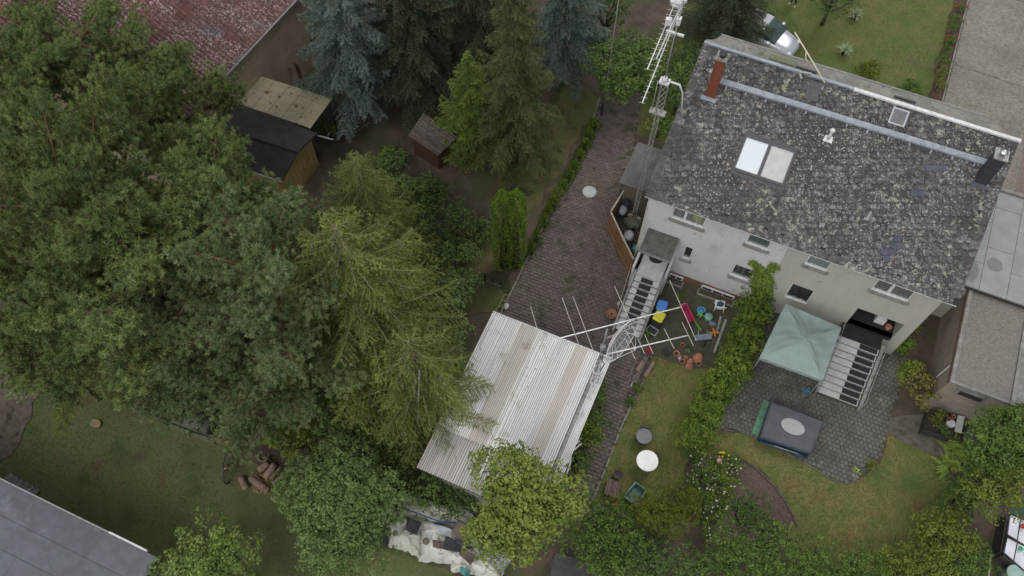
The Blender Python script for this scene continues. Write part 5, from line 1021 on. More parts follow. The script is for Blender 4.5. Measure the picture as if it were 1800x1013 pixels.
# ---------------------------------------------------------------- lattice masts and aerials
M_mast = mat('mast_galv', (.36,.35,.33), (.22,.21,.19), 6, rough=.6, metallic=.2); M_al = mat('bright_aluminium', (.72,.72,.70), (.6,.6,.58), 5, rough=.35, metallic=.2)
def lattice(mb, x, y, z0, z1, w_, r=.018, step=.35):
    c = [(x+w_*math.cos(a), y+w_*math.sin(a)) for a in (.3, .3+2*PI/3, .3+4*PI/3)]
    for p in c: mb.tube([(p[0],p[1],z0),(p[0],p[1],z1)], r, 5)
    n = int((z1-z0)/step)
    for k in range(n):
        for i in range(3):
            a, b = c[i], c[(i+1)%3]; mb.tube([(a[0],a[1],z0+k*step),(b[0],b[1],z0+(k+1)*step)], r*.55, 3, cap=False)
m1 = thing('lattice_mast', 'telescoping lattice mast beside the left gable, bolted to its small corrugated roof', 'antenna mast', (-3.75,24.14,0))
mb = MB(); lattice(mb, -3.75,24.14,0,8.8,.13); part('lower_section', mb, M_mast, m1, True)
mb = MB(); lattice(mb, -3.75,24.14,8.5,10.35,.20); part('upper_section', mb, M_mast, m1, True)
mb = MB(); mb.box((-3.75,24.14,10.4), (.42,.34,.10)); mb.lathe((-3.75,24.14,10.45), [(.13,0),(.13,.12),(.09,.2)], 12); part('top_plate', mb, M_whitemet, m1, True)
mb = MB(); mb.b2(-4.1,-3.4,24.0,24.3,8.42,8.50); part('collar', mb, M_mast, m1, True)
mb = MB(); mb.tube([(-4.02,24.14,8.5),(-4.02,24.14,10.3)], .022, 6); part('side_tube', mb, M_mast, m1, True)
mb = MB(); mb.tube([(-3.6,24.2,10.4),(-3.15,24.3,10.3),(-2.95,24.3,9.9),(-2.7,24.35,8.2)], [.05,.05,.035,.03], 8); part('bent_bracket', mb, M_whitemet, m1, True)
mb = MB(); mb.tube([(-3.75,24.14,10.5),(-3.78,24.14,12.0),(-3.75,24.14,15.4)], .03, 8); part('aerial_pole', mb, M_mast, m1, True)
mb = MB(); mb.tube([(-3.6,24.1,10.4),(-3.72,24.0,11.4),(-3.7,24.1,13.2)], .012, 4); part('cable', mb, M_char, m1, True)
mb = MB(); mb.box((-3.78,24.14,13.05), (.7,.08,.08)); mb.box((-3.75,24.14,13.7), (.16,.2,.3)); part('crossbar', mb, M_al, m1, True)
def yagi(label, a, b, n, el, m=M_al, r=.024, group=None, er=.006, up=None, taper=.35, mast=None):
    a, b = Vector(a), Vector(b); t = thing('yagi_antenna', label, 'antenna', tuple((a+b)/2), 0, group); mb = MB(); mb.tube([a, b], r, 6); part('boom', mb, m, t, True)
    d = (b-a).normalized(); s = up or d.cross(Vector((0,0,1))).normalized(); me = MB().tube([-s*.5, s*.5], er, 5).mesh('element', m)
    for k in range(n):
        u = k/(n-1); p = a.lerp(b, u); o = bpy.data.objects.new('element', me); C.objects.link(o); o.parent = t; o.location = p-(a+b)/2; L_ = el*(1-taper*u); o.scale = (L_,)*3 if False else (1,1,1)
        o.matrix_local = Matrix.Translation(p-(a+b)/2) @ Matrix.Scale(L_, 4, s)
    return t
YG = 'long white yagi antennas on the mast by the gable'
yagi('long white yagi boom reaching lowest, its tip over the driveway', G(1197,12,12.6), G(1129,181,12.9), 20, .34, group=YG)
yagi('white yagi boom left of the longest one, ending at the white box', G(1188,2,13.6), G(1138,122,13.6), 15, .34, group=YG)
yagi('shortest white yagi boom between the two longer ones', G(1197,8,13.1), G(1154,103,13.0), 12, .3, group=YG)
mb = MB(); p = G(1175,38,13.9); mb.box(p, (.22,.16,.3), rz=.3); solo('preamplifier_box', mb, M_whitemet, 'small white box clamped on the middle antenna boom', 'box')
mb = MB(); p = G(1190,6,13.3)
for dx, dy, dz, s_ in ((0,0,0,.3),(.22,.1,.1,.2),(-.2,.12,-.1,.18),(.12,-.2,.2,.16)): mb.box(p+Vector((dx,dy,dz)), (s_,s_*.8,s_*.7), rz=dx*4)
solo('rotator_clamps', mb, M_whitemet, 'cluster of white clamps where the antenna booms meet at the top edge', 'clamp')
mx, my = -2.13, 13.75
m2 = thing('lattice_mast', 'lattice mast with white clamps rising at the right edge of the garage roof', 'antenna mast', (mx,my,0))
mb = MB(); lattice(mb, mx,my,0,4.6,.13, .014); part('lower_section', mb, M_mast, m2, True); mb = MB(); lattice(mb, mx,my,4.3,6.6,.09,.014,.4); part('upper_section', mb, M_galv, m2, True)
for z, s_ in ((4.35,.42),(3.1,.42)):
    mb = MB(); 
    for k in range(6): a, b = 2*PI*k/6, 2*PI*(k+1)/6; mb.tube([(mx+s_*.5*math.cos(a),my+s_*.5*math.sin(a),z),(mx+s_*.5*math.cos(b),my+s_*.5*math.sin(b),z)], .028, 6)
    part('clamp_ring', mb, M_whitemet, m2, True)
for a_ in (0.5,2.6,4.7):
    mb = MB(); mb.tube([(mx+.21*math.cos(a_),my+.21*math.sin(a_),3.1),(mx+.21*math.cos(a_),my+.21*math.sin(a_),4.35)], .02, 5); part('strut', mb, M_whitemet, m2, True)
mb = MB(); mb.tube([(mx,my,6.4),(mx,my,8.3)], .035, 8); part('aerial_pole', mb, M_galv, m2, True)
mb = MB(); mb.lathe((mx,my,6.5), [(.10,0),(.12,.1),(.12,.28),(.07,.36)], 12); part('rotator', mb, M_galv, m2, True)
mb = MB(); mb.tube([(mx+.05,my,6.4),(mx+.1,my-.1,5.6),(mx+.2,my+.1,5.0),(mx+.12,my-.1,4.4)], .016, 5); part('cable', mb, M_char, m2, True)
M_alt = mat('aged_tube', (.50,.46,.38), (.38,.35,.3), 5, rough=.5)
def bigyagi(label, a, b, els):
    a, b = Vector(a), Vector(b); t = thing('yagi_antenna', label, 'antenna', tuple((a+b)/2)); mb = MB(); mb.tube([a,b], .026, 8); part('boom', mb, M_al, t, True)
    for p, q in els: mb = MB(); mb.tube([p,q], .012, 5); part('element', mb, M_alt, t, True)
Z1 = 8.2
bigyagi('longer white boom with long crosswise rods above the left stairs', G(955,602,Z1), G(1197,540,Z1), [(G(a,b,Z1+.04),G(c,d,Z1+.04)) for a,b,c,d in ((933,540,966,652),(988,523,1026,630),(1007,521,1050,636),(1080,503,1133,622),(1177,493,1224,599))])
Z2 = 7.8
bigyagi('shorter white boom with crosswise rods pointing at the clay pots', G(1066,623,Z2), G(1209,590,Z2), [(G(a,b,Z2+.04),G(c,d,Z2+.04)) for a,b,c,d in ((1098,594,1117,632),(1133,588,1148,622),(1167,577,1185,613),(1199,567,1219,608))])
ds_ = thing('dish_antenna', 'large mesh dish seen edge-on above the brick path', 'dish antenna', (mx+.35,my+.1,7.4))
ctr = Vector((mx+.35,my+.15,7.7)); ax = Vector((.78,-.25,.10)).normalized(); uu = (G(1087,650,7.5)-G(1060,552,7.5)).normalized(); uu = (uu-ax*uu.dot(ax)).normalized(); ww = ax.cross(uu)
DP = lambda r_, a: ctr + (uu*math.cos(a)+ww*math.sin(a))*r_ + ax*(r_*r_*.32)
mm = bpy.data.materials.new('dish_mesh'); mm.use_nodes = True; tn = mm.node_tree; bs_ = tn.nodes['Principled BSDF']; bs_.inputs['Base Color'].default_value = (.5,.5,.5,1); bs_.inputs['Roughness'].default_value = .5; bs_.inputs['Alpha'].default_value = .30
mb = MB(); mb.grid(25, 7, lambda u, v: DP(.06+v*.94, u*2*PI)); part('reflector', mb, mm, ds_, True)
for k in range(16): mb = MB(); a = k*2*PI/16; mb.tube([DP(.06,a),DP(.35,a),DP(.7,a),DP(1.0,a)], .010, 4); part('rib', mb, M_al, ds_, True)
for r_ in (.35,.68,1.0): mb = MB(); mb.tube([DP(r_, k*2*PI/28) for k in range(29)], .008 if r_ < 1 else .015, 5, cap=False); part('ring', mb, M_al, ds_, True)
for a in (.3,2.4,4.5): mb = MB(); mb.tube([DP(1.0,a), ctr+ax*.95], .010, 4); part('feed_strut', mb, M_al, ds_, True)
mb = MB(); mb.lathe(ctr+ax*.9, [(.05,0),(.05,.14)], 10); part('feed', mb, M_whitemet, ds_, True)
mb = MB(); mb.tube([ctr-ax*.05, Vector((mx,my,7.5))], .04, 6); part('mount', mb, M_galv, ds_, True)
# free-standing poles
for a, b, c, lb, r_ in (((737,652,7.5),(735,740,3.5),(745,812,.1),'thin white bent pole left of the garage, nearer the roof',.03),((709,762,3.0),(718,788,1.8),(731,812,.5),'thin white pole with a small grey head left of the garage corner',.03)):
    P0 = G(*a); g0 = G(c[0],c[1],0); mb = MB(); mb.tube([g0, G(*b), P0], r_, 6)
    t = thing('garden_pole', lb, 'pole', tuple(g0)); part('pole', mb, M_galv, t, True)
    if a[0] < 720: mb = MB(); mb.blob(P0, (.12,.12,.08), 10, 5, .05); part('pole_head', mb, M_galv, t, True)
    else: mb = MB(); mb.tube([P0, G(742,640,6.3), G(748,628,6.8)], .02, 5); part('bent_tip', mb, M_galv, t, True)
gp = thing('flag_pole', 'thin dark pole by the dwarf thujas reaching up to the top edge', 'pole', tuple(G(1058,205))); g0 = G(1058,205); mb = MB(); mb.tube([g0, g0+Vector((0,0,4.5)), g0+Vector((-.0,0,11.5))], [.035,.025,.015], 6); part('pole', mb, M_galv, gp, True); mb = MB(); mb.tube([g0+Vector((-.06,0,0)), g0+Vector((-.06,0,2.2))], .05, 6); part('pole_socket', mb, M_char, gp, True)
# ---------------------------------------------------------------- corner store: fence, small corrugated roof, contents
cr_ = thing('corrugated_canopy', 'small grey corrugated lean-to roof between the driveway and the left gable', 'canopy', (-4.1,25.7,0))
for i in range(3): ribbed(-4.83+i*.6, -4.83+(i+1)*.6+.01, 24.35, 27.05, lambda y: 2.35+(y-24.35)*.02, M_cg if False else mat('grey_corrugated', (.14,.135,.13), (.10,.095,.09), 1.5, rough=.7, piece=.06), cr_, .006*(i%2), pitch=.1, rib=.022)
for x, y in ((-4.75,24.45),(-4.75,26.95),(-3.15,24.45)): mb = MB(); mb.b2(x-.04,x+.04,y-.04,y+.04,0,2.33); part('post', mb, M_oldwood, cr_, True)
fn = thing('plank_fence', 'brown vertical plank fence with pale capping, bent around the corner store', 'fence', tuple(G(1075,400)))
fp_ = [Vector((-4.55,24.4,0)), Vector((-4.70,22.95,0)), Vector((-3.62,21.75,0)), Vector((-2.75,20.85,0))]
M_cap = mat('fence_cap', (.40,.36,.29), (.30,.27,.21), 6)
for a, b in zip(fp_, fp_[1:]):
    d = b-a; n = int(d.length/.15); an = math.atan2(d.y, d.x)
    for k in range(n):
        p = a.lerp(b,(k+.5)/n); mb = MB(); mb.box(p+Vector((0,0,.88)), (.135,.028,1.72+random.uniform(-.01,.01)), rz=an); part('plank', mb, M_wood, fn, True)
    mb = MB(); mb.box((a+b)/2+Vector((0,0,1.78)), (d.length,.07,.045), rz=an); part('capping', mb, M_cap, fn, True)
    mb = MB(); mb.box((a+b)/2+Vector((0,0,.5))+Vector((-d.y,d.x,0)).normalized()*-.05, (d.length,.04,.08), rz=an); part('rail', mb, M_wood, fn, True)
def blobthing(name, cat, label, px_, py_, z, r, m, seed=1, n=12, jit=.15):
    p = G(px_, py_, z); mb = MB(); mb.blob(p+Vector((0,0,r[2]*.8)), r, n, 7, jit, seed=seed); return solo(name, mb, m, label, cat)
blobthing('rubbish_sack','sack','crumpled pale blue sack in the corner store',1094,373,.6,(.22,.30,.22),mat('pale_blue_plastic',(.38,.42,.50),(.25,.28,.34),6,rough=.5),1)
blobthing('rubbish_sack','sack','white crumpled sack against the fence inside the corner store',1104,418,.5,(.25,.32,.2),mat('white_plastic',(.5,.52,.54),(.35,.37,.4),6,rough=.5),2)
blobthing('green_tarpaulin','tarpaulin','heaped grey-green tarpaulin in the middle of the corner store',1112,394,.3,(.45,.42,.25),mat('greygreen_canvas',(.10,.12,.08),(.06,.075,.05),5),3,16,.22)
blobthing('dark_sack','sack','black sack beside the pale blue sack under the lean-to edge',1100,362,.3,(.3,.3,.25),M_char,4)
blobthing('stone','stone','pale rounded stone in the corner store near the mast foot',1121,387,.5,(.16,.16,.13),mat('pale_stone',(.35,.33,.27),(.27,.25,.2),8),5)
blobthing('wicker_basket_bundle','bundle','brownish round bundle next to the mast foot',1108,380,.5,(.14,.14,.10),mat('straw',(.30,.25,.17),(.2,.16,.1),9),6)
blobthing('turquoise_bag','bag','turquoise plastic bag at the lower end of the fence',1116,438,.9,(.14,.22,.14),mat('turquoise_plastic',(.10,.30,.28),(.06,.2,.2),6),7)
mb = MB(); mb.tube([G(1141,349,5.6),G(1118,440,2.0),G(1110,465,.9),G(1081,560,.03)], .018, 6); solo('downpipe_cable', mb, mat('cream_hose',(.42,.39,.30)), 'thin cream hose running from the left house corner down over the paving', 'hose')
mb = MB(); mb.lathe((-7.13+.0,0,0), [(0.01,0)],3) if False else None
p = G(1036,338,.04); mb = MB(); mb.lathe(p, [(.36,0),(.37,.03),(.35,.055),(.33,.05),(.01,.06)], 32); solo('manhole_cover', mb, mat('pale_cover',(.40,.43,.42),(.32,.35,.35),6,bump=.2), 'pale round tank lid lying on the driveway paving', 'lid')
for px_,py_,z in ((1142,223,.4),):
    p = G(px_,py_,z); mb = MB(); mb.tube([p+Vector((.25*math.cos(a*.7),.25*math.sin(a*.7),.01*a)) for a in range(26)], .018, 5); solo('garden_hose', mb, mat('yellow_hose',(.36,.32,.08)), 'coiled yellow hose hanging by the lattice mast', 'hose')
# ---------------------------------------------------------------- bins, pots and toys in the yard
def bin_(label, px_, py_, lid, body, rz, w_=.50, d=.56, h=1.0):
    p = G(px_, py_, h); p.z = 0; t = thing('wheelie_bin', label, 'bin', tuple(p), rz)
    mb = MB(); mb.prism([(-w_/2+.05,-d/2+.06),(w_/2-.05,-d/2+.06),(w_/2-.05,d/2-.06),(-w_/2+.05,d/2-.06)], .05, .1); v = [(-.19,-.2,.05),(.19,-.2,.05),(.19,.2,.05),(-.19,.2,.05),(-w_/2+.02,-d/2+.02,h-.06),(w_/2-.02,-d/2+.02,h-.06),(w_/2-.02,d/2-.02,h-.06),(-w_/2+.02,d/2-.02,h-.06)]
    mb = MB(); mb.add(v, [(0,3,2,1),(4,5,6,7),(0,1,5,4),(1,2,6,5),(2,3,7,6),(3,0,4,7)]); part('body', mb, body, t)
    mb = MB(); r_ = .10; pts = [(sx*(w_/2-r_)+r_*math.cos(a), sy*(d/2-r_)+r_*math.sin(a)) for sx,sy,a0 in ((1,1,0),(-1,1,90),(-1,-1,180),(1,-1,270)) for a in [R(a0+k*22.5) for k in range(5)]]
    n = len(pts); mb.add([(x,y,h-.05) for x,y in pts]+[(x,y,h-.01) for x,y in pts]+[(x*.8,y*.8,h+.035) for x,y in pts], [tuple(range(n))[::-1]]+[(k,(k+1)%n,n+(k+1)%n,n+k) for k in range(n)]+[(n+k,n+(k+1)%n,2*n+(k+1)%n,2*n+k) for k in range(n)]+[tuple(range(2*n,3*n))]); part('lid', mb, lid, t)
    mb = MB(); mb.tube([(-w_*.35,d/2+.04,h-.04),(w_*.35,d/2+.04,h-.04)], .018, 6); part('handle', mb, body, t)
    for s_ in (-1,1): mb = MB(); mb.lathe((0,0,0), [(.09,-.02),(.09,.02)], 12, Matrix.Rotation(R(90),3,'Y')); mb.v = [(x+s_*w_*.4,y+d/2-.05,z+.09) for x,y,z in mb.v]; part('wheel', mb, M_char, t)
bin_('bin with a bright blue lid beside the left stairs',1164,537,mat('blue_lid',(.07,.20,.52),rough=.5),M_char,R(4))
bin_('bin with a bright yellow lid in front of the blue-lidded one',1159,556,mat('yellow_lid',(.52,.50,.03),rough=.5),M_char,R(-8))
p = G(1147,580,.35); p.z = 0; t = thing('planter_tub','grey rectangular tub full of dark water below the yellow-lidded bin','tub',tuple(p),R(-12)); mb = MB(); mb.prism([(-.2,-.15),(.2,-.15),(.2,.15),(-.2,.15)],0,.25); part('body', mb, M_char, t)
mb = MB(); [mb.tube([a,b],.022,6) for a,b in (((-.25,-.18,.28),(.25,-.18,.28)),((.25,-.18,.28),(.25,.18,.28)),((.25,.18,.28),(-.25,.18,.28)),((-.25,.18,.28),(-.25,-.18,.28)))]; part('rim', mb, mat('pale_rim',(.42,.45,.42)), t)
def pot(label, px_, py_, r_, h, m, z=0, plant=None, tilt=0, cat='plant pot', name='flower_pot', upside=False, group=None, soil=True):
    p = G(px_,py_,z+h*.7); p.z = z; t = thing(name, label, cat, tuple(p), 0, group); Mx = Matrix.Rotation(tilt,3,'X') if tilt else None; zz = r_ if tilt else 0
    pr = [(r_*.68,0),(r_*.95,h*.8),(r_*1.05,h*.8),(r_*1.05,h),(r_*.9,h),(r_*.85,h*.8)] if not upside else [(r_*1.05,0),(r_*1.05,h*.2),(r_*.95,h*.22),(r_*.66,h),(.02,h*1.0)]
    mb = MB(); mb.lathe((0,0,zz), pr, 20, Mx); part('pot', mb, m, t)
    if soil and not upside and not tilt: mb = MB(); mb.lathe((0,0,h*.78),[(r_*.84,0),(.01,.01)],14); part('soil', mb, M_soil, t)
    return t
pot('large terracotta pot with dark soil at the foot of the left stairs',1075,553,.26,.38,M_terra)
CP_ = 'clay pots on the ground by the lawn'
for lb,x,y,r_,h,up in (('largest pale upturned clay pot of the group',1228,627,.24,.38,True),('tall upturned clay pot just left of the largest',1214,634,.14,.24,True),('wide upturned clay pot at the lower rim of the group',1212,642,.19,.17,True),('orange clay pot at the left end of the group',1189,622,.16,.15,False),('bright orange clay pot at the lower left of the group',1199,636,.14,.12,False),('small orange pot at the upper edge of the group',1200,607,.12,.18,False),('clay pot half hidden below the largest one',1228,640,.13,.12,False),('dark grey-brown pot in the middle of the group',1205,619,.12,.14,False),('reddish pot between the tall and the middle pots',1206,627,.13,.14,True)):
    pot(lb,x,y,r_,h,M_terra if 'grey' not in lb else mat('grey_clay',(.13,.09,.08),(.1,.075,.07),6),upside=up,group=CP_)
pot('moss-green pot lying on its side behind the clay pots',1211,611,.13,.24,mat('moss_green_pot',(.10,.16,.08)),tilt=R(70))
pot('white box-shaped pot lying between the orange clay pots',1197,624,.07,.2,M_whitemet,tilt=R(80))
pot('round black pot with rungs left of the clay pots',1173,619,.21,.2,M_char)
# toys
M_red = mat('raspberry_plastic',(.32,.025,.07),(.26,.02,.06),4,rough=.45); M_tblue = mat('toy_blue',(.07,.26,.42),rough=.45); M_mint = mat('mint_plastic',(.20,.36,.27),(.16,.28,.22),4,rough=.5); M_lime = mat('lime_plastic',(.14,.40,.08),rough=.5); M_orange = mat('orange_plastic',(.50,.20,.03),rough=.5)
p = G(1208,553,.25); t = thing('toy_wagon','raspberry red plastic wheelbarrow toy with a pale rim','toy',(p.x,p.y,0),R(-48)); mb = MB(); v = [(-.42,-.12,.12),(.38,-.14,.12),(.38,.14,.12),(-.42,.12,.12),(-.5,-.2,.36),(.45,-.22,.32),(.45,.22,.32),(-.5,.2,.36),(-.42,-.15,.34),(.4,-.17,.3),(.4,.17,.3),(-.42,.15,.34),(-.36,-.1,.16),(.32,-.11,.16),(.32,.11,.16),(-.36,.1,.16)]
mb.add(v,[(0,3,2,1),(0,1,5,4),(1,2,6,5),(2,3,7,6),(3,0,4,7),(4,5,9,8),(5,6,10,9),(6,7,11,10),(7,4,8,11),(8,9,13,12),(9,10,14,13),(10,11,15,14),(11,8,12,15),(12,13,14,15)]); part('tray', mb, M_red, t); mb = MB(); mb.lathe((0,0,0),[(.1,-.04),(.1,.04)],12,Matrix.Rotation(R(90),3,'Y')); mb.v=[(x-.3,y,z+.1) for x,y,z in mb.v]; part('wheel', mb, M_char, t)
mb = MB(); mb.tube([(-.48,-.2,.37),(-.55,0,.38),(-.48,.2,.37)],.02,6); part('rim', mb, mat('pink_rim',(.45,.25,.27)), t)
p = G(1233,546,.2); mb = MB(); mb.tube([p+Vector((.19*math.cos(a),.19*math.sin(a),0)) for a in [R(k*20) for k in range(16)]],.045,8); mb.lathe(p-Vector((0,0,.05)),[(.15,0),(.16,.05)],16); solo('toy_basin', mb, M_tblue, 'blue round plastic basin behind the red wheelbarrow', 'basin')
p = G(1231,553,.35); mb = MB()
for k in range(5): a=k*1.25; mb.box(p+Vector((.09*math.cos(a),.09*math.sin(a),0)),(.14,.05,.03),rz=a)
solo('toy_windmill', mb, M_lime, 'lime green toy with spread arms in the blue basin', 'toy')
p = G(1246,556,.35); mb = MB(); mb.lathe((p.x,p.y,0),[(.15,0),(.21,.34),(.19,.38),(.05,.42)],16); solo('toy_barrel', mb, M_mint, 'mint green lidded tub right of the blue basin', 'tub')
p = G(1254,568,.2); mb = MB(); mb.blob((p.x,p.y,.14),(.24,.15,.13),12,6,.15,seed=3); solo('toy_car', mb, mat('slate_plastic',(.10,.11,.15),(.2,.2,.24),6,rough=.5), 'dark blue-grey crumpled toy car beside the mint tub', 'toy')
mb = MB(); mb.tube([G(1219,560,.1),G(1226,572,.12),G(1232,580,.1)],.03,6); mb.blob(G(1231,579,.12),(.06,.09,.05),8,4); solo('toy_spade', mb, M_lime, 'lime green toy spade lying below the red wheelbarrow', 'toy')
mb = MB(); mb.tube([G(1221,563,.1),G(1212,583,.1)],.035,6); mb.box(G(1217,573,.08),(.12,.35,.06),rz=.5); solo('dark_board', mb, M_char, 'black board lying below the red wheelbarrow', 'board')
p = G(1238,592,.4); t = thing('push_barrow','tipped grey metal wheelbarrow between the toys and the clay pots','wheelbarrow',(p.x,p.y,0),R(-5)); mb = MB(); mb.slab([(-.32,-.28,.12),(.35,.05,.42),(.28,.32,.46),(-.42,.0,.18)],.05); part('tray', mb, mat('blue_grey_metal',(.16,.20,.23),(.12,.15,.18),5,rough=.5), t)
for s_ in (0,1): mb = MB(); mb.tube([(-.3+.4*s_,.05+.15*s_,.3),(-.42+.4*s_,.35+.15*s_,.25)],.02,6); part('handle', mb, M_galv, t)
mb = MB(); mb.lathe((.15,-.25,.15),[(.13,-.03),(.13,.03)],12,Matrix.Rotation(R(80),3,'Y')); part('wheel', mb, M_char, t)
mb = MB(); p=G(1255,585,.25); mb.box(p,(.5,.08,.05),rz=R(25)); mb.box(p+Vector((0,0,.052)),(.07,.45,.05),rz=R(30)); solo('toy_cross', mb, M_orange, 'orange crosswise toy frame left of the long boards', 'toy')
LB = 'long pale boards by the ivy hedge'
for a,b,lb in (((1267,557),(1259,585),'short pale-blue board, upper left of the boards by the ivy'),((1276,562),(1255,620),'longest pale board along the foot of the ivy hedge'),((1258,585),(1247,622),'weathered mossy board left of the longest board')):
    A_,B_ = G(*a,.06),G(*b,.06); an = math.atan2((B_-A_).y,(B_-A_).x); mb = MB(); mb.box((A_+B_)/2,((B_-A_).length,.10,.05),rz=an); solo('board', mb, mat('pale_board',(.30,.33,.31),(.22,.24,.21),5) if 'mossy' not in lb else M_oldwood, lb, 'board', LB)
def chair(label, p, rz, m, seat=.45, w_=.48, name='garden_chair', cushion=None):
    t = thing(name, label, 'chair', (p.x,p.y,0), rz); mb = MB()
    mb.b2(-w_/2,w_/2,-w_/2,w_/2,seat-.04,seat); part('seat', mb, m, t)
    for sx in (-1,1):
        for sy in (-1,1): mb = MB(); mb.tube([(sx*(w_/2-.03),sy*(w_/2-.03),seat-.04),(sx*(w_/2),sy*(w_/2),0)],.022,6); part('leg', mb, m, t)
    for k in range(4): mb = MB(); x=-w_/2+.06+k*(w_-.12)/3; mb.tube([(x,w_/2,seat),(x,w_/2+.12,seat+.42)],.018,5); part('back_slat', mb, m, t)
    mb = MB(); mb.tube([(-w_/2,w_/2+.13,seat+.44),(w_/2,w_/2+.13,seat+.44)],.03,6); part('back_rail', mb, m, t)
    if cushion: mb = MB(); mb.blob((0,0,seat+.05),(.17,.15,.09),12,6,.2,seed=5); part('cushion', mb, cushion, t)
chair('white plastic chair with dark blue bundle in front of the cellar window',G(1266,535,.5),R(195),M_whitemet,cushion=mat('navy_cloth',(.03,.05,.10),(.05,.08,.14),8))
mb = MB(); p=G(1145,510,.4); mb.blob((p.x,p.y,.3),(.3,.25,.28),12,6,.15,seed=8); solo('blue_bag', mb, mat('dark_blue_sack',(.03,.05,.09),(.05,.07,.11),5), 'dark blue sack behind the blue-lidded bin by the stairs', 'sack')
for x,y,lb in ((1201,520,'small fern tuft in front of the brown plinth'),(1140,585,'green plant tuft between the stairs and the grey tub')): bush(x,y,.35,.18,F_hedge,lb,name='small_plant',cat='plant',n=3,leaf=.06,rc=.08,seed=int(x))
mb = MB(); p=G(1088,534,.03); mb.blob(p+Vector((0,0,.05)),(.09,.12,.07),10,5,.15,seed=2); solo('pale_stone', mb, mat('white_stone',(.5,.49,.45),(.4,.39,.35),9), 'small white stone left of the stair foot', 'stone')
mb = MB(); p=G(890,541,.03); mb.blob(p+Vector((0,0,.1)),(.13,.17,.12),10,5,.2,seed=4); solo('pale_stone', mb, MC['white_stone'], 'white rock at the front left corner of the garage', 'stone')
# ---------------------------------------------------------------- round tables, bench, tubs on the middle lawn
p = G(1138,810,.72); t = thing('round_table','round white garden table on the middle lawn','table',(p.x,p.y,0)); mb = MB(); mb.lathe((0,0,.69),[(.44,0),(.475,.01),(.475,.045),(.455,.05),(.44,.042),(.01,.042)],40); part('tabletop', mb, mat('chalk_white',(.78,.79,.76),(.68,.69,.66),3,rough=.5), t)
for k in range(4): mb = MB(); a=k*PI/2+.6; mb.tube([(.12*math.cos(a),.12*math.sin(a),.69),(.36*math.cos(a),.36*math.sin(a),0)],.022,6); part('leg', mb, M_whitemet, t)
p = G(1132,767,.5); t = thing('fire_bowl','round grey-lidded barbecue drum with a black grip on the middle lawn','barbecue',(p.x,p.y,0),R(10)); M_grey = mat('grey_lid',(.17,.165,.18),(.14,.14,.15),5,rough=.5)
mb = MB(); mb.lathe((0,0,.12),[(.24,0),(.34,.14),(.35,.34),(.34,.36)],28); part('bowl', mb, M_char, t); mb = MB(); mb.lathe((0,0,.48),[(.36,0),(.365,.03),(.34,.05),(.31,.04),(.01,.045)],32); part('lid', mb, M_grey, t)
mb = MB(); mb.box((-.02,.42,.5),(.46,.06,.10)); mb.box((-.02,.35,.5),(.05,.12,.04)); part('handle', mb, M_char, t)
for k in range(3): mb = MB(); a=k*2.1; mb.tube([(.2*math.cos(a),.2*math.sin(a),.14),(.32*math.cos(a),.32*math.sin(a),0)],.02,6); part('leg', mb, M_char, t)
mb = MB(); a=G(1070,866,.42); t = thing('slatted_bench','weathered purple-brown slatted bench beside the brick path','bench',tuple(G(1077,858)),0)
q0,q1,q2,q3 = G(1069,840,.42),G(1092,850,.42),G(1086,876,.42),G(1062,868,.42); M_bench = mat('bench_slats',(.17,.115,.105),(.12,.085,.08),6,piece=.2)
for k in range(6): u0,u1=k/6,(k+.78)/6; mb = MB(); mb.slab([q0.lerp(q1,u0),q0.lerp(q1,u1),q3.lerp(q2,u1),q3.lerp(q2,u0)],.03); part('slat', mb, M_bench, t, True)
for q in (q0,q1,q2,q3): mb = MB(); c=q.lerp((q0+q2)/2,.12); mb.b2(c.x-.03,c.x+.03,c.y-.03,c.y+.03,0,.38); part('leg', mb, M_bench, t, True)
pot('dark grey round pot standing at the head of the slatted bench',1086,835,.2,.36,mat('dark_pot',(.085,.065,.06),(.06,.05,.045),5),soil=True)
p=G(1117,868,.3); t = thing('handcart_tub','dark green plastic tub trolley on the lawn near the olive thuja','tub',(p.x,p.y,0),R(-14)); M_gt2 = mat('green_tub',(.05,.11,.09),(.07,.14,.12),4,rough=.5)
v=[(-.26,-.36,.08),(.26,-.36,.08),(.22,.34,.08),(-.22,.34,.08),(-.34,-.42,.34),(.34,-.42,.34),(.28,.42,.34),(-.28,.42,.34),(-.29,-.37,.33),(.29,-.37,.33),(.23,.37,.33),(-.23,.37,.33),(-.22,-.32,.12),(.22,-.32,.12),(.18,.3,.12),(-.18,.3,.12)]
mb = MB(); mb.add(v,[(0,3,2,1),(0,1,5,4),(1,2,6,5),(2,3,7,6),(3,0,4,7),(4,5,9,8),(5,6,10,9),(6,7,11,10),(7,4,8,11),(8,9,13,12),(9,10,14,13),(10,11,15,14),(11,8,12,15),(12,13,14,15)]); part('tray', mb, M_gt2, t); mb = MB(); mb.tube([(-.34,-.42,.35),(.34,-.42,.35),(.28,.42,.35),(-.28,.42,.35),(-.34,-.42,.35)],.025,6); part('rim', mb, mat('pale_green_rim',(.2,.3,.25)), t)
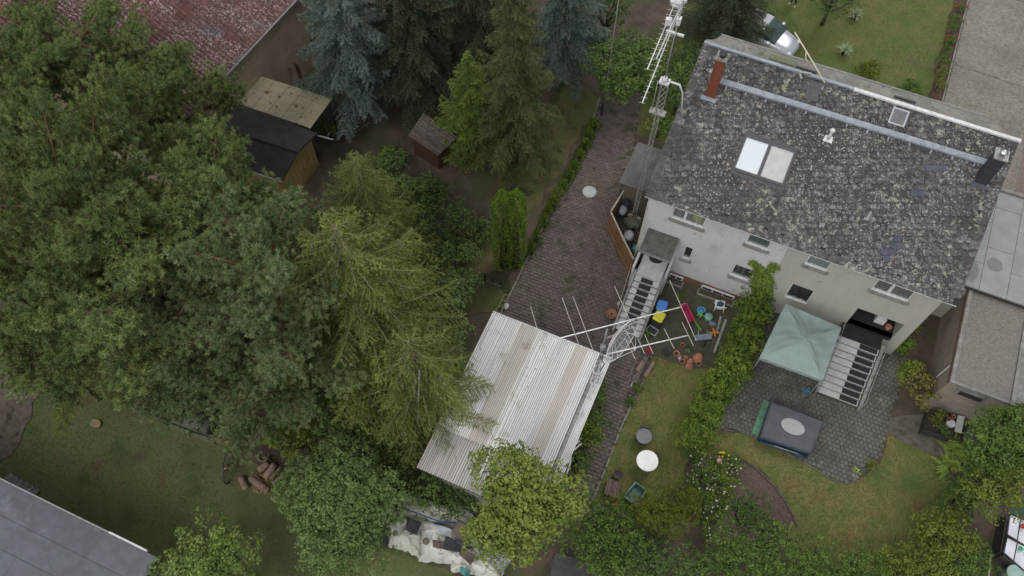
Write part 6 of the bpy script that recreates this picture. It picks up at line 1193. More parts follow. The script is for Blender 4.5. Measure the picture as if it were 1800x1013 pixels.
# timber pile beside the brick path
WP = 'timber pieces beside the brick path'
for a,b,z,w_,lb,m in (((1141,617),(1115,672),.25,.22,'long grey weathered plank with a red pail at its head',M_oldwood),((1124,618),(1106,662),.1,.12,'dark plank left of the long grey plank',M_oldwood),((1150,636),(1134,662),.18,.16,'short pinkish plank right of the long grey plank',mat('pink_plank',(.22,.14,.11),(.16,.11,.09),5)),((1130,636),(1120,652),.30,.16,'short pinkish plank on the left of the long grey plank',mat('pink_plank2',(.20,.14,.11))),((1116,660),(1109,680),.08,.05,'short white lath at the lower end of the timber',M_whitemet),((1138,640),(1128,672),.12,.10,'dark plank under the lower half of the grey plank',M_char)):
    A_,B_=G(*a,z),G(*b,z); an=math.atan2((B_-A_).y,(B_-A_).x); mb=MB(); mb.box((A_+B_)/2,((B_-A_).length,w_,.06),rz=an); solo('plank', mb, m, lb, 'plank', WP)
p=G(1141,618,.3); mb=MB(); mb.lathe((p.x,p.y,.26),[(.13,0),(.19,.2),(.17,.2),(.12,.04),(.01,.04)],18); solo('pail', mb, mat('red_pail',(.22,.04,.04),(.15,.04,.04),6), 'dark red pail on the head of the long grey plank', 'pail')
for x,y,lb in ((1120,680,'low green plant at the foot of the grey plank'),(1108,705,'small weed clump beside the brick path')): bush(x,y,.3,.28,F_hedge,lb,name='small_plant',cat='plant',n=4,leaf=.06,rc=.1,seed=int(x)+3)
fr = thing('raised_bed','small low wooden planter frame beside the brick path','planter',tuple(G(1112,700)),0); c4=[G(1104,690),G(1120,697),G(1113,716),G(1098,708)]
for a,b in zip(c4,c4[1:]+c4[:1]): mb=MB(); an=math.atan2((b-a).y,(b-a).x); mb.box((a+b)/2+Vector((0,0,.08)),((b-a).length,.03,.14),rz=an); part('board', mb, M_oldwood, fr, True)
# ---------------------------------------------------------------- party tent and covered tub on the patio
tp_ = thing('pavilion_tent','pale green square party tent beside the right-hand stairs','tent',(5.6,19.5,0)); M_tent = mat('tent_green',(.235,.30,.285),(.21,.27,.255),.8,rough=.7,spots=(((.14,.22,.19),9,.68,.05,'n'),),stretch=(1,1,1))
K = [G(1381,534,2.45),G(1479,576,2.45),G(1446,669,2.45),G(1335,629,2.45)]; apex = (K[0]+K[2])/2+Vector((0,0,.27))
for i in range(4):
    a,b = K[i],K[(i+1)%4]; mb = MB()
    def F_(u,v,a=a,b=b):
        e=a.lerp(b,u); e=e+(apex-e).normalized()*0; q=e.lerp(apex,v); sag=-.13*math.sin(PI*u)*math.sin(PI*min(1,v*1.3))*(1-v); return q+Vector((0,0,sag+.03*math.sin(u*11+v*7)*(1-v)*v*3+.018*math.sin(u*23-v*9)*(1-v)))
    mb.grid(29,15,F_); part('roof_panel', mb, M_tent, tp_, True)
    mb = MB(); n=31; vs=[]
    for k in range(n): u=k/(n-1); e=a.lerp(b,u); vs+= [e, e+Vector((0,0,-.16-.05*abs(math.sin(u*PI*5))))]
    mb.add(vs,[(2*k,2*k+1,2*k+3,2*k+2) for k in range(n-1)]); part('valance', mb, M_tent, tp_, True)
    mb = MB(); q=a.lerp(apex,.03); mb.tube([(q.x,q.y,0),(q.x,q.y,2.4)],.02,6); part('pole', mb, M_galv, tp_, True)
ht = thing('covered_hot_tub','blue-sided rectangular tub under a dark grey sagging cover with a pale oval','hot tub',tuple((G(1355,705)+G(1425,797))/2),0)
h_=[G(1357,704,.72),G(1449,741,.72),G(1426,796,.72),G(1338,767,.72)]; mb=MB(); mb.prism([(p.x,p.y) for p in h_],.0,.66); part('shell', mb, mat('blue_shell',(.035,.075,.11),(.025,.05,.08),5,rough=.5), ht, True)
M_cover = mat('grey_cover',(.080,.082,.096),(.064,.066,.078),2.5,rough=.6,bump=.5,bscale=8)
def FC(u,v):
    p=(h_[3].lerp(h_[2],u)).lerp(h_[0].lerp(h_[1],u),v); e=min(u,1-u,v,1-v); c=(h_[0]+h_[2])/2; p=c+(p-c)*1.03; return p+Vector((0,0,-.0 if e>0 else -.14))+Vector((0,0,-.06*math.sin(PI*u)*math.sin(PI*v)+.018*math.sin(u*23+v*7)*(1-min(1,e*5))+.010*math.sin(v*31-u*11)))
mb=MB(); mb.grid(33,27,FC); part('cover', mb, M_cover, ht, True)
c=G(1394,750,.72); ea=(h_[1]-h_[0]).normalized(); eb=Vector((-ea.y,ea.x,0)); mb=MB(); n=32; mb.add([c+ea*.53*math.cos(2*PI*k/n)+eb*.36*math.sin(2*PI*k/n)+Vector((0,0,-.022)) for k in range(n)],[tuple(range(n))]); mb.v=[(x,y,z+.0) for x,y,z in mb.v]
vv=mb.v; mb=MB(); mb.prism([(v[0],v[1]) for v in vv],c.z-.06,c.z-.012); part('oval_panel', mb, mat('pale_oval',(.34,.335,.33),(.29,.285,.28),5,rough=.6), ht, True)
mb=MB(); a,b=h_[3],h_[2]; d=(b-a); nb_=Vector((d.y,-d.x,0)).normalized(); mb.tube([a+nb_*.1+Vector((0,0,-.4)),b+nb_*.1+Vector((0,0,-.4))],.06,8); part('side_tube', mb, MC['blue_shell'], ht, True); mb=MB(); mb.tube([a.lerp(b,.3)+nb_*.14+Vector((0,0,-.25)),a.lerp(b,.8)+nb_*.14+Vector((0,0,-.25))],.025,6); part('side_rail', mb, M_galv, ht, True)
gm=[G(1342,702,.12),G(1353,706,.12),G(1333,768,.12),G(1321,763,.12)]; t = thing('folded_mat','folded green foam mat beside the covered tub','mat',tuple(G(1337,735)))
for k in range(4): u0,u1=k/4,(k+.96)/4; mb=MB(); mb.slab([gm[0].lerp(gm[3],u0),gm[1].lerp(gm[2],u0),gm[1].lerp(gm[2],u1),gm[0].lerp(gm[3],u1)],.11); part('mat_panel', mb, mat('foam_green',(.11,.23,.14),(.09,.19,.12),3), t, True)
p=G(1417,688,.3); t=thing('folding_stool','small blue and grey folding stool between tent and stair foot','stool',(p.x,p.y,0),.4); mb=MB(); mb.box((0,0,.32),(.32,.26,.04)); part('seat', mb, mat('teal_seat',(.04,.12,.16)), t)
for a,b in (((-.2,-.15,0),(.2,-.15,.36)),((.2,-.15,0),(-.2,-.15,.36)),((-.2,.15,0),(.2,.15,.36)),((.2,.15,0),(-.2,.15,.36))): mb=MB(); mb.tube([a,b],.015,5); part('leg', mb, M_galv, t)
p=G(1322,650,.2); t=thing('bicycle_trailer_wheel','small wheel frame at the foot of the ivy hedge on the patio','wheel',(p.x,p.y,0)); mb=MB(); mb.tube([(.16*math.cos(a),.16*math.sin(a),.08) for a in [R(k*24) for k in range(16)]],.02,6); part('tyre', mb, M_char, t)
# ---------------------------------------------------------------- planter boxes by the pebble-roofed building
def frame_planter(name,label,c4_,h,m,cat='planter',slats=3):
    t=thing(name,label,cat,tuple(sum((Vector((p.x,p.y,0)) for p in c4_),Vector())/4))
    for a,b in zip(c4_,c4_[1:]+c4_[:1]):
        an=math.atan2((b-a).y,(b-a).x)
        for k in range(slats): mb=MB(); mb.box(Vector(((a.x+b.x)/2,(a.y+b.y)/2,h*(k+.5)/slats)),(math.hypot(b.x-a.x,b.y-a.y)+.04,.035,h/slats-.02),rz=an); part('slat', mb, m, t, True)
    return t
M_dkw = mat('dark_wood',(.055,.05,.042),(.035,.032,.028),6,piece=.2)
c4_=[G(x,y,.5) for x,y in ((1632,722),(1700,738),(1690,775),(1622,756))]
t=frame_planter('raised_planter','dark slatted planter full of plants and pale lids under the pebble-roof window',c4_,.55,M_dkw); mb=MB(); mb.prism([(p.x*1,p.y) for p in c4_],.05,.38); part('soil', mb, M_soil, t, True)
mb=MB(); c=[G(1684,730,.6),G(1696,732,.6),G(1690,762,.6),G(1678,758,.6)]; mb.slab(c,.03); solo('glass_lid', mb, mat('pale_lid',(.45,.45,.40),(.38,.38,.34),3,rough=.4), 'pale translucent lid on the right end of the dark planter', 'lid')
p=G(1672,744,.6); mb=MB(); mb.lathe((p.x,p.y,.38),[(.17,0),(.2,.22),(.17,.24),(.02,.2)],16); solo('white_pail', mb, M_whitemet, 'white pail standing in the dark planter', 'pail')
for x,y in ((1668,737),(1676,733)): pot('small pinkish pot beside the white pail, %s'%('left' if x<1670 else 'right'),x,y,.09,.14,M_terra,z=.6)
for x,y,m in ((1645,740,F_rt),(1658,756,F_hedge),(1650,728,F_br)): bush(x,y,1.0,.3,m,'plant growing in the dark planter, %s'%{1645:'left one',1658:'lower one',1650:'brownish upper one'}[x],name='potted_plant',cat='plant',n=4,leaf=.07,rc=.1,seed=int(x))
p=G(1682,776,.2); mb=MB(); mb.tube([(p.x+.2*math.cos(a),p.y+.2*math.sin(a),.22) for a in [R(k*24) for k in range(16)]],.035,6); mb.lathe((p.x,p.y,0),[(.15,0),(.18,.2)],14); solo('wooden_tub', mb, mat('straw_wood',(.22,.16,.08),(.15,.11,.06),6), 'round wooden-rimmed tub at the lower edge of the dark planter', 'tub')
c4_=[G(x,y,.5) for x,y in ((1700,752),(1722,758),(1714,782),(1692,774))]; t=thing('slatted_table','low grey-brown wooden table right of the dark planter','table',tuple(G(1707,768)))
for k in range(6): u0,u1=k/6,(k+.85)/6; mb=MB(); mb.slab([c4_[0].lerp(c4_[1],u0),c4_[0].lerp(c4_[1],u1),c4_[3].lerp(c4_[2],u1),c4_[3].lerp(c4_[2],u0)],.03); part('slat', mb, M_oldwood, t, True)
for q in c4_: mb=MB(); mb.tube([(q.x,q.y,0),(q.x,q.y,.47)],.03,5); part('leg', mb, M_oldwood, t, True)
# greenhouse-like cold frames at the right edge
cf=thing('cold_frame','black-framed cold frames with white insulated panes at the bottom right edge','cold frame',tuple(G(1790,940)))
q=lambda x,y,z=.9: G(x,y,z)
for (a,b,c,d),nm in ((((1775,903),(1860,940),(1850,990),(1770,940)),'a'),(((1770,944),(1852,985),(1842,1040),(1764,972)),'b')):
    for u0,u1 in ((0,.22),(.235,.6),(.615,1)):
        A_,B_,C_,D_=q(*a),q(*b),q(*c),q(*d); mb=MB(); mb.slab([A_.lerp(B_,u0),A_.lerp(B_,u1),D_.lerp(C_,u1),D_.lerp(C_,u0)],.02); part('pane', mb, mat('frosted_pane',(.60,.62,.66),(.48,.50,.54),2.5,rough=.3), cf, True)
    for e,f in ((A_,B_),(B_,C_),(C_,D_),(D_,A_)): mb=MB(); mb.tube([e+Vector((0,0,.0)),f],.04,6); part('frame', mb, M_char, cf, True)
    for u in (.2275,.6075): mb=MB(); mb.tube([A_.lerp(B_,u)+Vector((0,0,.01)),D_.lerp(C_,u)+Vector((0,0,.01))],.022,6); part('glazing_bar', mb, M_char, cf, True)
for k in range(4):
    A_,B_=q(1764,976),q(1842,1043); z=.8-k*.2; mb=MB(); d=B_-A_; mb.box(Vector(((A_.x+B_.x)/2,(A_.y+B_.y)/2,z)),(d.length,.04,.16),rz=math.atan2(d.y,d.x)); part('front_board', mb, M_dkw, cf, True)
    A_,B_=q(1762,972),q(1773,905); mb=MB(); d=B_-A_; mb.box(Vector(((A_.x+B_.x)/2-.05,(A_.y+B_.y)/2,z)),(d.length,.04,.16),rz=math.atan2(d.y,d.x)); part('side_board', mb, M_dkw, cf, True)
p=G(1793,965,.95); mb=MB(); mb.lathe(p,[(.08,0),(.10,.06),(.03,.1)],14); mb.tube([p+Vector((.05,0,.05)),p+Vector((.3,-.02,.05))],.02,5); solo('green_sprinkler', mb, mat('jade_plastic',(.04,.30,.18)), 'jade green sprinkler on the lower cold frame', 'sprinkler')
p=G(1797,926,.95); mb=MB(); mb.lathe(p,[(.09,0),(.11,.1),(.09,.1),(.08,.02)],14); solo('small_red_pot', mb, mat('red_clay',(.34,.07,.04)), 'small red pot on the upper cold frame', 'plant pot')
p=G(1786,1008,.9); mb=MB(); mb.lathe((p.x,p.y,0),[(.32,0),(.34,.84),(.36,.86),(.34,.9),(.30,.88),(.01,.89)],28); solo('water_butt', mb, mat('mint_grey',(.26,.38,.35),(.22,.33,.30),4,rough=.5), 'pale mint round water butt at the bottom right corner', 'water butt')
wpl=thing('garden_walkway','dark wooden walkway boards below the cold frames','decking',tuple(G(1750,985)))
for k in range(9): A_,B_=G(1738+k*3,962+k*6.5,.05),G(1790+k*3,985+k*6.5,.05); mb=MB(); d=B_-A_; mb.box((A_+B_)/2,(d.length,.12,.04),rz=math.atan2(d.y,d.x)); part('board', mb, M_oldwood, wpl, True)
mb=MB(); mb.tube([G(1742,975,.5),G(1737,1020,.5)],.03,6); solo('pale_rail', mb, M_cap, 'pale upright rail left of the walkway boards', 'rail')
mb=MB(); c=[G(1775,893,1.0),G(1830,885,1.0),G(1835,903,1.0),G(1778,904,1.0)]; mb.slab(c,.04); solo('teal_sheet', mb, mat('teal_tarp',(.03,.07,.07),(.02,.05,.05),4), 'dark teal sheet behind the upper cold frame', 'tarpaulin')
# ---------------------------------------------------------------- tarpaulin-covered heap
th_=thing('tarpaulin_heap','wrinkled white tarpaulins over a long heap at the bottom edge','tarpaulin',tuple(G(770,940)))
M_tarp = mat('white_tarp',(.66,.66,.62),(.50,.50,.45),1.6,rough=.5,bump=.5,bscale=9,spots=(((.24,.23,.17),3,.60,.08,'n'),)); M_tarp2 = mat('cream_tarp',(.62,.61,.53),(.48,.47,.39),1.6,rough=.5,bump=.5,bscale=9,spots=(((.22,.20,.14),3.4,.60,.08,'n'),))
from mathutils import noise as mn
def draped(nm, c, nx, ny, h, m, seed, amp=.16, lab=None):
    A_,B_,C_,D_=[Vector((*G(x,y,h*.6)[:2],0)) for x,y in c]
    def f(u,v):
        p=(A_.lerp(B_,u)).lerp(D_.lerp(C_,u),v); e=min(u,1-u,v,1-v); n_=mn.noise(Vector((p.x*1.6,p.y*1.6,seed))); n2=mn.noise(Vector((p.x*5,p.y*3.2,seed+9)))
        rg_=abs(mn.noise(Vector((p.x*2.1+p.y*.8,p.y*2.1,seed+4)))); z=h*min(1,(e/.16))**.6*(.82+.3*n_)+amp*n2*.5-rg_*amp*.9+.04
        q=p+Vector((mn.noise(Vector((u*6,v*6,seed+2))),mn.noise(Vector((u*6,v*6,seed+3))),0))*.16; return Vector((q.x,q.y,max(.03,z)))
    mb=MB(); mb.grid(nx,ny,f); return part(nm, mb, m, th_, True, label=lab)
draped('tarpaulin',((672,872),(705,865),(720,905),(655,908)),30,26,.5,M_tarp,1)
draped('tarpaulin',((702,862),(830,895),(822,935),(690,902)),60,30,.7,M_tarp2,2)
draped('tarpaulin',((676,908),(740,905),(742,980),(678,955)),40,40,.75,M_tarp2,3)
draped('tarpaulin',((735,905),(850,945),(830,990),(734,985)),60,40,.85,M_tarp,4)
draped('tarpaulin',((800,950),(890,975),(885,1022),(790,1000)),50,34,.6,M_tarp2,5)
def sheetpiece(label,c,z,m,th=.03,name='sheet_piece',cat='board',n=8,sag=.05):
    A_,B_,C_,D_=[G(x,y,z) for x,y in c]; mb=MB(); f=lambda u,v,o:(A_.lerp(B_,u)).lerp(D_.lerp(C_,u),v)+Vector((0,0,sag*math.sin(u*5+v*3)-o))
    k=n; vs=[f(i/(k-1),j/(k-1),0) for j in range(k) for i in range(k)]+[f(i/(k-1),j/(k-1),th) for j in range(k) for i in range(k)]; N=k*k
    fs=[(j*k+i,j*k+i+1,(j+1)*k+i+1,(j+1)*k+i) for j in range(k-1) for i in range(k-1)]; fs+=[tuple(N+q for q in reversed(g)) for g in fs]
    bd=[i for i in range(k)]+[k-1+j*k for j in range(1,k)]+[N-1-i for i in range(1,k)]+[(k-1-j)*k for j in range(1,k-1)]; fs+=[(bd[i],N+bd[i],N+bd[(i+1)%len(bd)],bd[(i+1)%len(bd)]) for i in range(len(bd))]
    mb.add(vs,fs,True); return solo(name,mb,m,label,cat)
M_rub = mat('black_sheet',(.028,.03,.034),(.045,.048,.052),4,rough=.6)
sheetpiece('dark rubber sheet lying on the tarpaulins, left one',((716,910),(741,918),(733,942),(713,931)),1.0,M_rub)
sheetpiece('larger dark rubber sheet with a tail, on the right of the tarpaulins',((783,942),(812,955),(810,972),(780,966)),1.1,M_rub)
sheetpiece('narrow dark strip trailing right of the larger rubber sheet',((800,946),(833,962),(830,970),(803,956)),1.12,M_rub)
sheetpiece('brown-grey slab on the tarpaulins between the round stone and the rubber sheet',((760,949),(785,952),(780,966),(761,962)),1.05,mat('brown_slab',(.13,.10,.08),(.10,.08,.065),6))
sheetpiece('square brown-grey slab right of the larger rubber sheet',((810,963),(836,977),(828,994),(807,975)),.95,MC['brown_slab'],.05)
sheetpiece('brown corrugated board leaning at the right of the tarpaulin heap',((806,912),(832,930),(822,958),(793,938)),1.1,mat('brown_board',(.17,.13,.115),(.13,.10,.09),9,stretch=(5,1,1)))
sheetpiece('dark open box of old boards at the upper left of the tarpaulin heap',((688,868),(703,876),(695,912),(680,905)),.9,M_char)
for a,b,c,lb in (((680,880),(690,866),(703,872),'grey-brown roll bent over the top of the dark box'),((703,872),(705,890),(697,908),'grey-brown roll on the right side of the dark box'),((688,905),(690,885),(694,873),'pale grey strip across the dark box'),((697,905),(703,913),(708,918),'short brown roll below the dark box')):
    mb=MB(); mb.tube([G(*a,1.05),G(*b,1.15),G(*c,1.05)],.09,8); solo('carpet_roll', mb, mat('taupe_carpet',(.15,.12,.105),(.11,.09,.08),6) if 'pale' not in lb else mat('pale_strip',(.3,.29,.27)), lb, 'roll')
for x,y,r_,lb in ((695,938,.12,'small brown round stone on the left tarpaulin'),(749,952,.15,'larger brown round stone on the middle tarpaulin')):
    mb=MB(); mb.lathe(G(x,y,.9),[(r_*.8,0),(r_,.05),(r_*.8,.09),(.01,.09)],16); solo('round_stone', mb, mat('mossy_disc',(.17,.15,.095),(.13,.11,.07),8), lb, 'stone')
mb=MB(); mb.tube([G(704,892,1.0),G(735,903,1.0),G(770,916,1.0),G(803,920,1.0)],.028,6); solo('blue_pipe', mb, mat('blue_pipe',(.03,.08,.25),rough=.4), 'long blue pipe across the upper tarpaulin', 'pipe')
ib=thing('cage_container','white plastic container in a grey wire cage at the bottom edge','container',tuple(G(865,990)),R(-23)); B0=G(866,985,.5)
mb=MB(); mb.box((0,.2,.40),(1.1,.7,.7)); part('tank', mb, mat('milky_plastic',(.40,.42,.46),(.3,.32,.36),4,rough=.4), ib)
for k in range(7): mb=MB(); x=-.57+k*.19; mb.tube([(x,-.17,.0),(x,-.17,.79),(x,.57,.79),(x,.57,.0)],.014,4); part('cage_bar', mb, M_galv, ib)
for k in range(5): mb=MB(); y=-.17+k*.185; mb.tube([(-.58,y,.80),(.58,y,.80)],.014,4); part('cage_bar', mb, M_galv, ib)
mb=MB(); mb.slab([G(673,930,.6),G(679,932,.6),G(679,960,.6),G(673,955,.6)],.4); solo('black_crate', mb, M_rub, 'black crate end beside the left tarpaulin edge', 'crate')
sheetpiece('turquoise tarpaulin patch at the lower right of the heap',((810,996),(828,1003),(822,1016),(808,1006)),.72,MC['turquoise_plastic'],.02,'tarpaulin_patch','tarpaulin')
# lettering-like print on the tarpaulin: faded blue strip
sheetpiece('faded pale blue printed band on the upper tarpaulin',((768,922),(800,932),(797,940),(770,934)),.98,mat('faded_blue',(.30,.36,.45),(.42,.44,.43),6),.006,'tarpaulin_patch','tarpaulin')
# ---------------------------------------------------------------- left lawn: logs, planks, drum, wheel, stump
M_log = mat('log_bark',(.24,.165,.13),(.16,.115,.09),7,bump=.6,piece=.2); M_cut = mat('cut_wood',(.50,.34,.18),(.38,.26,.14),9)
LG='sawn logs by the cart wheel'
for a,b,r_,lb in (((423,838),(432,859),.15,'log standing apart at the left of the log pile'),((441,840),(470,862),.17,'thick log at the lower end of the log pile'),((455,827),(472,815),.15,'short log at the upper left of the log pile'),((466,840),(483,816),.15,'log leaning over the middle of the log pile'),((476,842),(494,822),.09,'thin log at the right of the log pile'),((480,850),(500,836),.10,'thin log at the lower right beside the apple tree'),((447,836),(462,852),.12,'split log lying on the thick log')):
    A_,B_=G(*a,r_),G(*b,r_*1.2); t=thing('log',lb,'log',((A_.x+B_.x)/2,(A_.y+B_.y)/2,0),0,LG); mb=MB(); d=(B_-A_)*.5; c=Vector((0,0,r_*1.1)); mb.tube([c-d,c-d*.3,c+d*.4,c+d],[r_,r_*1.06,r_*.98,r_],12); part('bark', mb, M_log, t)
    for s_ in (-1,1): mb=MB(); mb.tube([c+d*s_*.99,c+d*s_*1.03],r_*.88,12); part('cut_face', mb, M_cut, t)
chips(bpy.data.objects['lawn'], [tuple(G(x,y)[:2]) for x,y in ((440,830),(470,835),(475,870),(445,865))], 260, .06, M_cut, 'wood_chips', zb=.03)
p=G(463,802,.3); mb=MB(); [mb.tube([p+Vector((rr_*math.cos(a),rr_*math.sin(a),z)) for a in [R(k*24) for k in range(16)]],.03,6) for rr_,z in ((.20,-.2),(.22,-.1),(.23,0))]; mb.lathe(p-Vector((0,0,.28)),[(.17,0),(.2,.1)],14); solo('basket', mb, mat('old_basket',(.25,.21,.12),(.16,.14,.08),7), 'old round basket above the log pile', 'basket')
cw=thing('cart_wheel','weathered wooden cart wheel leaning at the edge of the left lawn','cart wheel',tuple(G(402,845)),0); Wc=G(401,822,.45); wa=Vector((.15,.9,.62)).normalized() ; up0=(G(402,848,.02)-G(399,797,.9)).normalized(); side=Vector((1,.1,0)).normalized()*.55+Vector((0,0,.2)); side=(side-up0*side.dot(up0)); sl2=side.normalized()
Rw=(G(402,848,.02)-G(399,797,.9)).length/2; cen=(G(402,848,.02)+G(399,797,.9))/2; s2=(Vector((.35,.10,-.1))-up0*Vector((.35,.10,-.1)).dot(up0)).normalized()
nrm2=up0.cross(Vector((.96,.25,0))).normalized(); vw_=(cen-Vector((0,0,HC))).normalized(); s2=up0.cross(vw_).normalized(); nrm2=s2.cross(up0).normalized(); tiltv=(s2*.34+nrm2*.94).normalized()
WPt=lambda r_,a: cen+up0*math.cos(a)*r_+tiltv*math.sin(a)*r_
for k in range(8): mb=MB(); mb.tube([WPt(Rw*1.0,2*PI*(k+j/3)/8) for j in range(4)],.035,6); part('felloe', mb, M_oldwood, cw, True)
for k in range(12): mb=MB(); a=2*PI*k/12; mb.tube([WPt(.08,a),WPt(Rw*.96,a)],.02,5); part('spoke', mb, M_oldwood, cw, True)
mb=MB(); ax2=up0.cross(tiltv).normalized(); mb.tube([cen-ax2*.12,cen+ax2*.12],.09,12); part('hub', mb, mat('hub_wood',(.2,.15,.09)), cw, True)
PK='planks stacked along the left lawn'
for a,b,w_,z,lb,m in (((240,714),(304,748),.1,.12,'thin dark plank at the left end of the plank stack',M_oldwood),((300,740),(375,768),.12,.30,'pale greenish plank on top of the plank stack',mat('green_plank',(.17,.165,.11),(.12,.12,.08),5)),((298,748),(372,774),.12,.22,'second greenish plank below the top one',mat('green_plank',(.17,.165,.11))),((315,756),(376,779),.08,.12,'lowest greenish plank on the lawn side',mat('green_plank',(.17,.165,.11)))):
    A_,B_=G(*a,z),G(*b,z); mb=MB(); mb.box((A_+B_)/2,((B_-A_).length,w_,.06),rz=math.atan2((B_-A_).y,(B_-A_).x)); solo('plank', mb, m, lb, 'plank', PK)
pl=thing('wooden_pallet','rust-brown wooden pallet overgrown by a small shrub','pallet',tuple(G(392,770))); c4_=[G(378,756,.3),G(420,770,.3),G(408,788,.3),G(368,774,.3)]
for k in range(5): v0,v1=k/5,(k+.7)/5; mb=MB(); mb.slab([c4_[0].lerp(c4_[3],v0),c4_[1].lerp(c4_[2],v0),c4_[1].lerp(c4_[2],v1),c4_[0].lerp(c4_[3],v1)],.03); part('slat', mb, mat('rust_slats',(.26,.13,.06),(.18,.14,.08),5,piece=.3), pl, True)
for u in (.05,.5,.95): mb=MB(); a,b=c4_[0].lerp(c4_[1],u),c4_[3].lerp(c4_[2],u); mb.tube([a-Vector((0,0,.1)),b-Vector((0,0,.1))],.045,4); part('bearer', mb, M_oldwood, pl, True)
def drum(label,a,b,r_,m,name='metal_drum',cat='drum'):
    A_,B_=G(*a,r_),G(*b,r_); t=thing(name,label,cat,((A_.x+B_.x)/2,(A_.y+B_.y)/2,0)); c=Vector((0,0,r_)); d=(B_-A_)/2; mb=MB(); mb.tube([c-d*1.04,c-d,c-d*.35,c-d*.33,c-d*.31,c+d*.31,c+d*.33,c+d*.35,c+d,c+d*1.04],[r_*.7,r_,r_,r_*1.04,r_,r_,r_*1.04,r_,r_,r_*.7],18); part('shell', mb, m, t)
drum('rusty grey drum half under the pine at the left of the planks',(240,708),(263,723),.27,mat('rusty_drum',(.15,.125,.13),(.12,.09,.075),5,rough=.6))
drum('large mossy grey tank lying behind the plank stack',(332,735),(372,752),.42,mat('mossy_tank',(.13,.13,.115),(.085,.085,.06),2.5,rough=.7,mix2=((.19,.20,.22),1.2,.55,.7)),'storage_tank','tank')
mb=MB(); p=G(168,745,.1); n=14; rr_=random.Random(3); mb.prism([(p.x+(.26+rr_.uniform(-.03,.03))*math.cos(2*PI*k/n),p.y+(.2+rr_.uniform(-.03,.03))*math.sin(2*PI*k/n)) for k in range(n)],0,.12); solo('stepping_stone', mb, mat('sandstone',(.30,.22,.12),(.24,.17,.09),6), 'flat sandy-orange stone lying on the left lawn', 'stone')
bx=thing('brick_row','short double row of old bricks on the rubble patch at the left edge','brick row',tuple(G(20,680)))
me=MB().box((0,0,.04),(.22,.10,.08)).mesh('brick', mat('old_brick',(.22,.18,.14),(.16,.13,.10),6,piece=.2))
for k in range(9):
    for j in range(2): o=bpy.data.objects.new('brick',me); C.objects.link(o); o.parent=bx; o.location=((k-4)*.21+random.uniform(-.02,.02),(k-4)*-.12+j*.22+random.uniform(-.02,.02),0); o.rotation_euler=(0,0,R(70)+random.uniform(-.2,.2))
ps=thing('step_boards','short row of grey paving slabs at the edge of the felt-roofed outbuilding','paving slabs',tuple(G(35,855)))
for k in range(6): A_=G(15+k*9,841+k*5,.05); mb=MB(); mb.box(A_,(.26,.45,.06),rz=R(-20)); part('slab', mb, M_conc, ps, True)
fnc=thing('rail_fence','short dark wooden rail fence left of the thuja pair','fence',tuple(G(866,500))); 
for z in (.35,.75): mb=MB(); mb.tube([G(853,495,z),G(882,504,z)],.03,5); part('rail', mb, M_oldwood, fnc, True)
for x,y in ((853,497),(866,501),(881,506)): mb=MB(); g=G(x,y); mb.tube([g,g+Vector((0,0,.95))],.045,5); part('post', mb, M_dkw, fnc, True)
ld=thing('wooden_ladder','mossy wooden frame lying between the garage corner and the thuja pair','ladder',tuple(G(880,532)))
for a,b in (((871,548),(887,518)),((880,551),(895,520))): mb=MB(); mb.tube([G(*a,.12),G(*b,.12)],.03,5); part('rail', mb, mat('mossy_wood',(.20,.19,.12)), ld, True)
for u in (0,.33,.66,1): mb=MB(); mb.tube([G(871,548,.12).lerp(G(887,518,.12),u),G(880,551,.12).lerp(G(895,520,.12),u)],.025,5); part('rung', mb, MC['mossy_wood'], ld, True)
wf=thing('barn_yard_fence','low broken wooden fence rails in the bare yard below the blue spruces','fence',tuple(G(640,230)))
for a,b in (((600,215),(622,235)),((622,235),(650,215)),((596,165),(610,215)),((585,240),(600,215)),((690,168),(720,185))): mb=MB(); mb.tube([G(*a,.6),G(*b,.6)],.03,5); part('rail', mb, M_oldwood, wf, True)
for x,y in ((600,215),(622,235),(650,215),(720,185)): mb=MB(); g=G(x,y); mb.tube([g,g+Vector((0,0,.8))],.035,5); part('post', mb, M_oldwood, wf, True)
hs_=thing('brown_garden_hut','dark brown sheet roof half hidden under shrubs above the apple tree','hut',tuple(G(490,795))); mb=MB(); mb.slab([G(458,768,1.4),G(505,775,1.4),G(508,800,1.3),G(462,800,1.3)],.05); part('roof', mb, mat('brown_sheet',(.045,.026,.02),(.035,.022,.018),3), hs_, True)
for x,y in ((462,770),(503,777),(505,798),(465,798)): mb=MB(); g=G(x,y,1.35); mb.tube([(g.x,g.y,0),g-Vector((0,0,.06))],.04,5); part('post', mb, M_dkw, hs_, True)
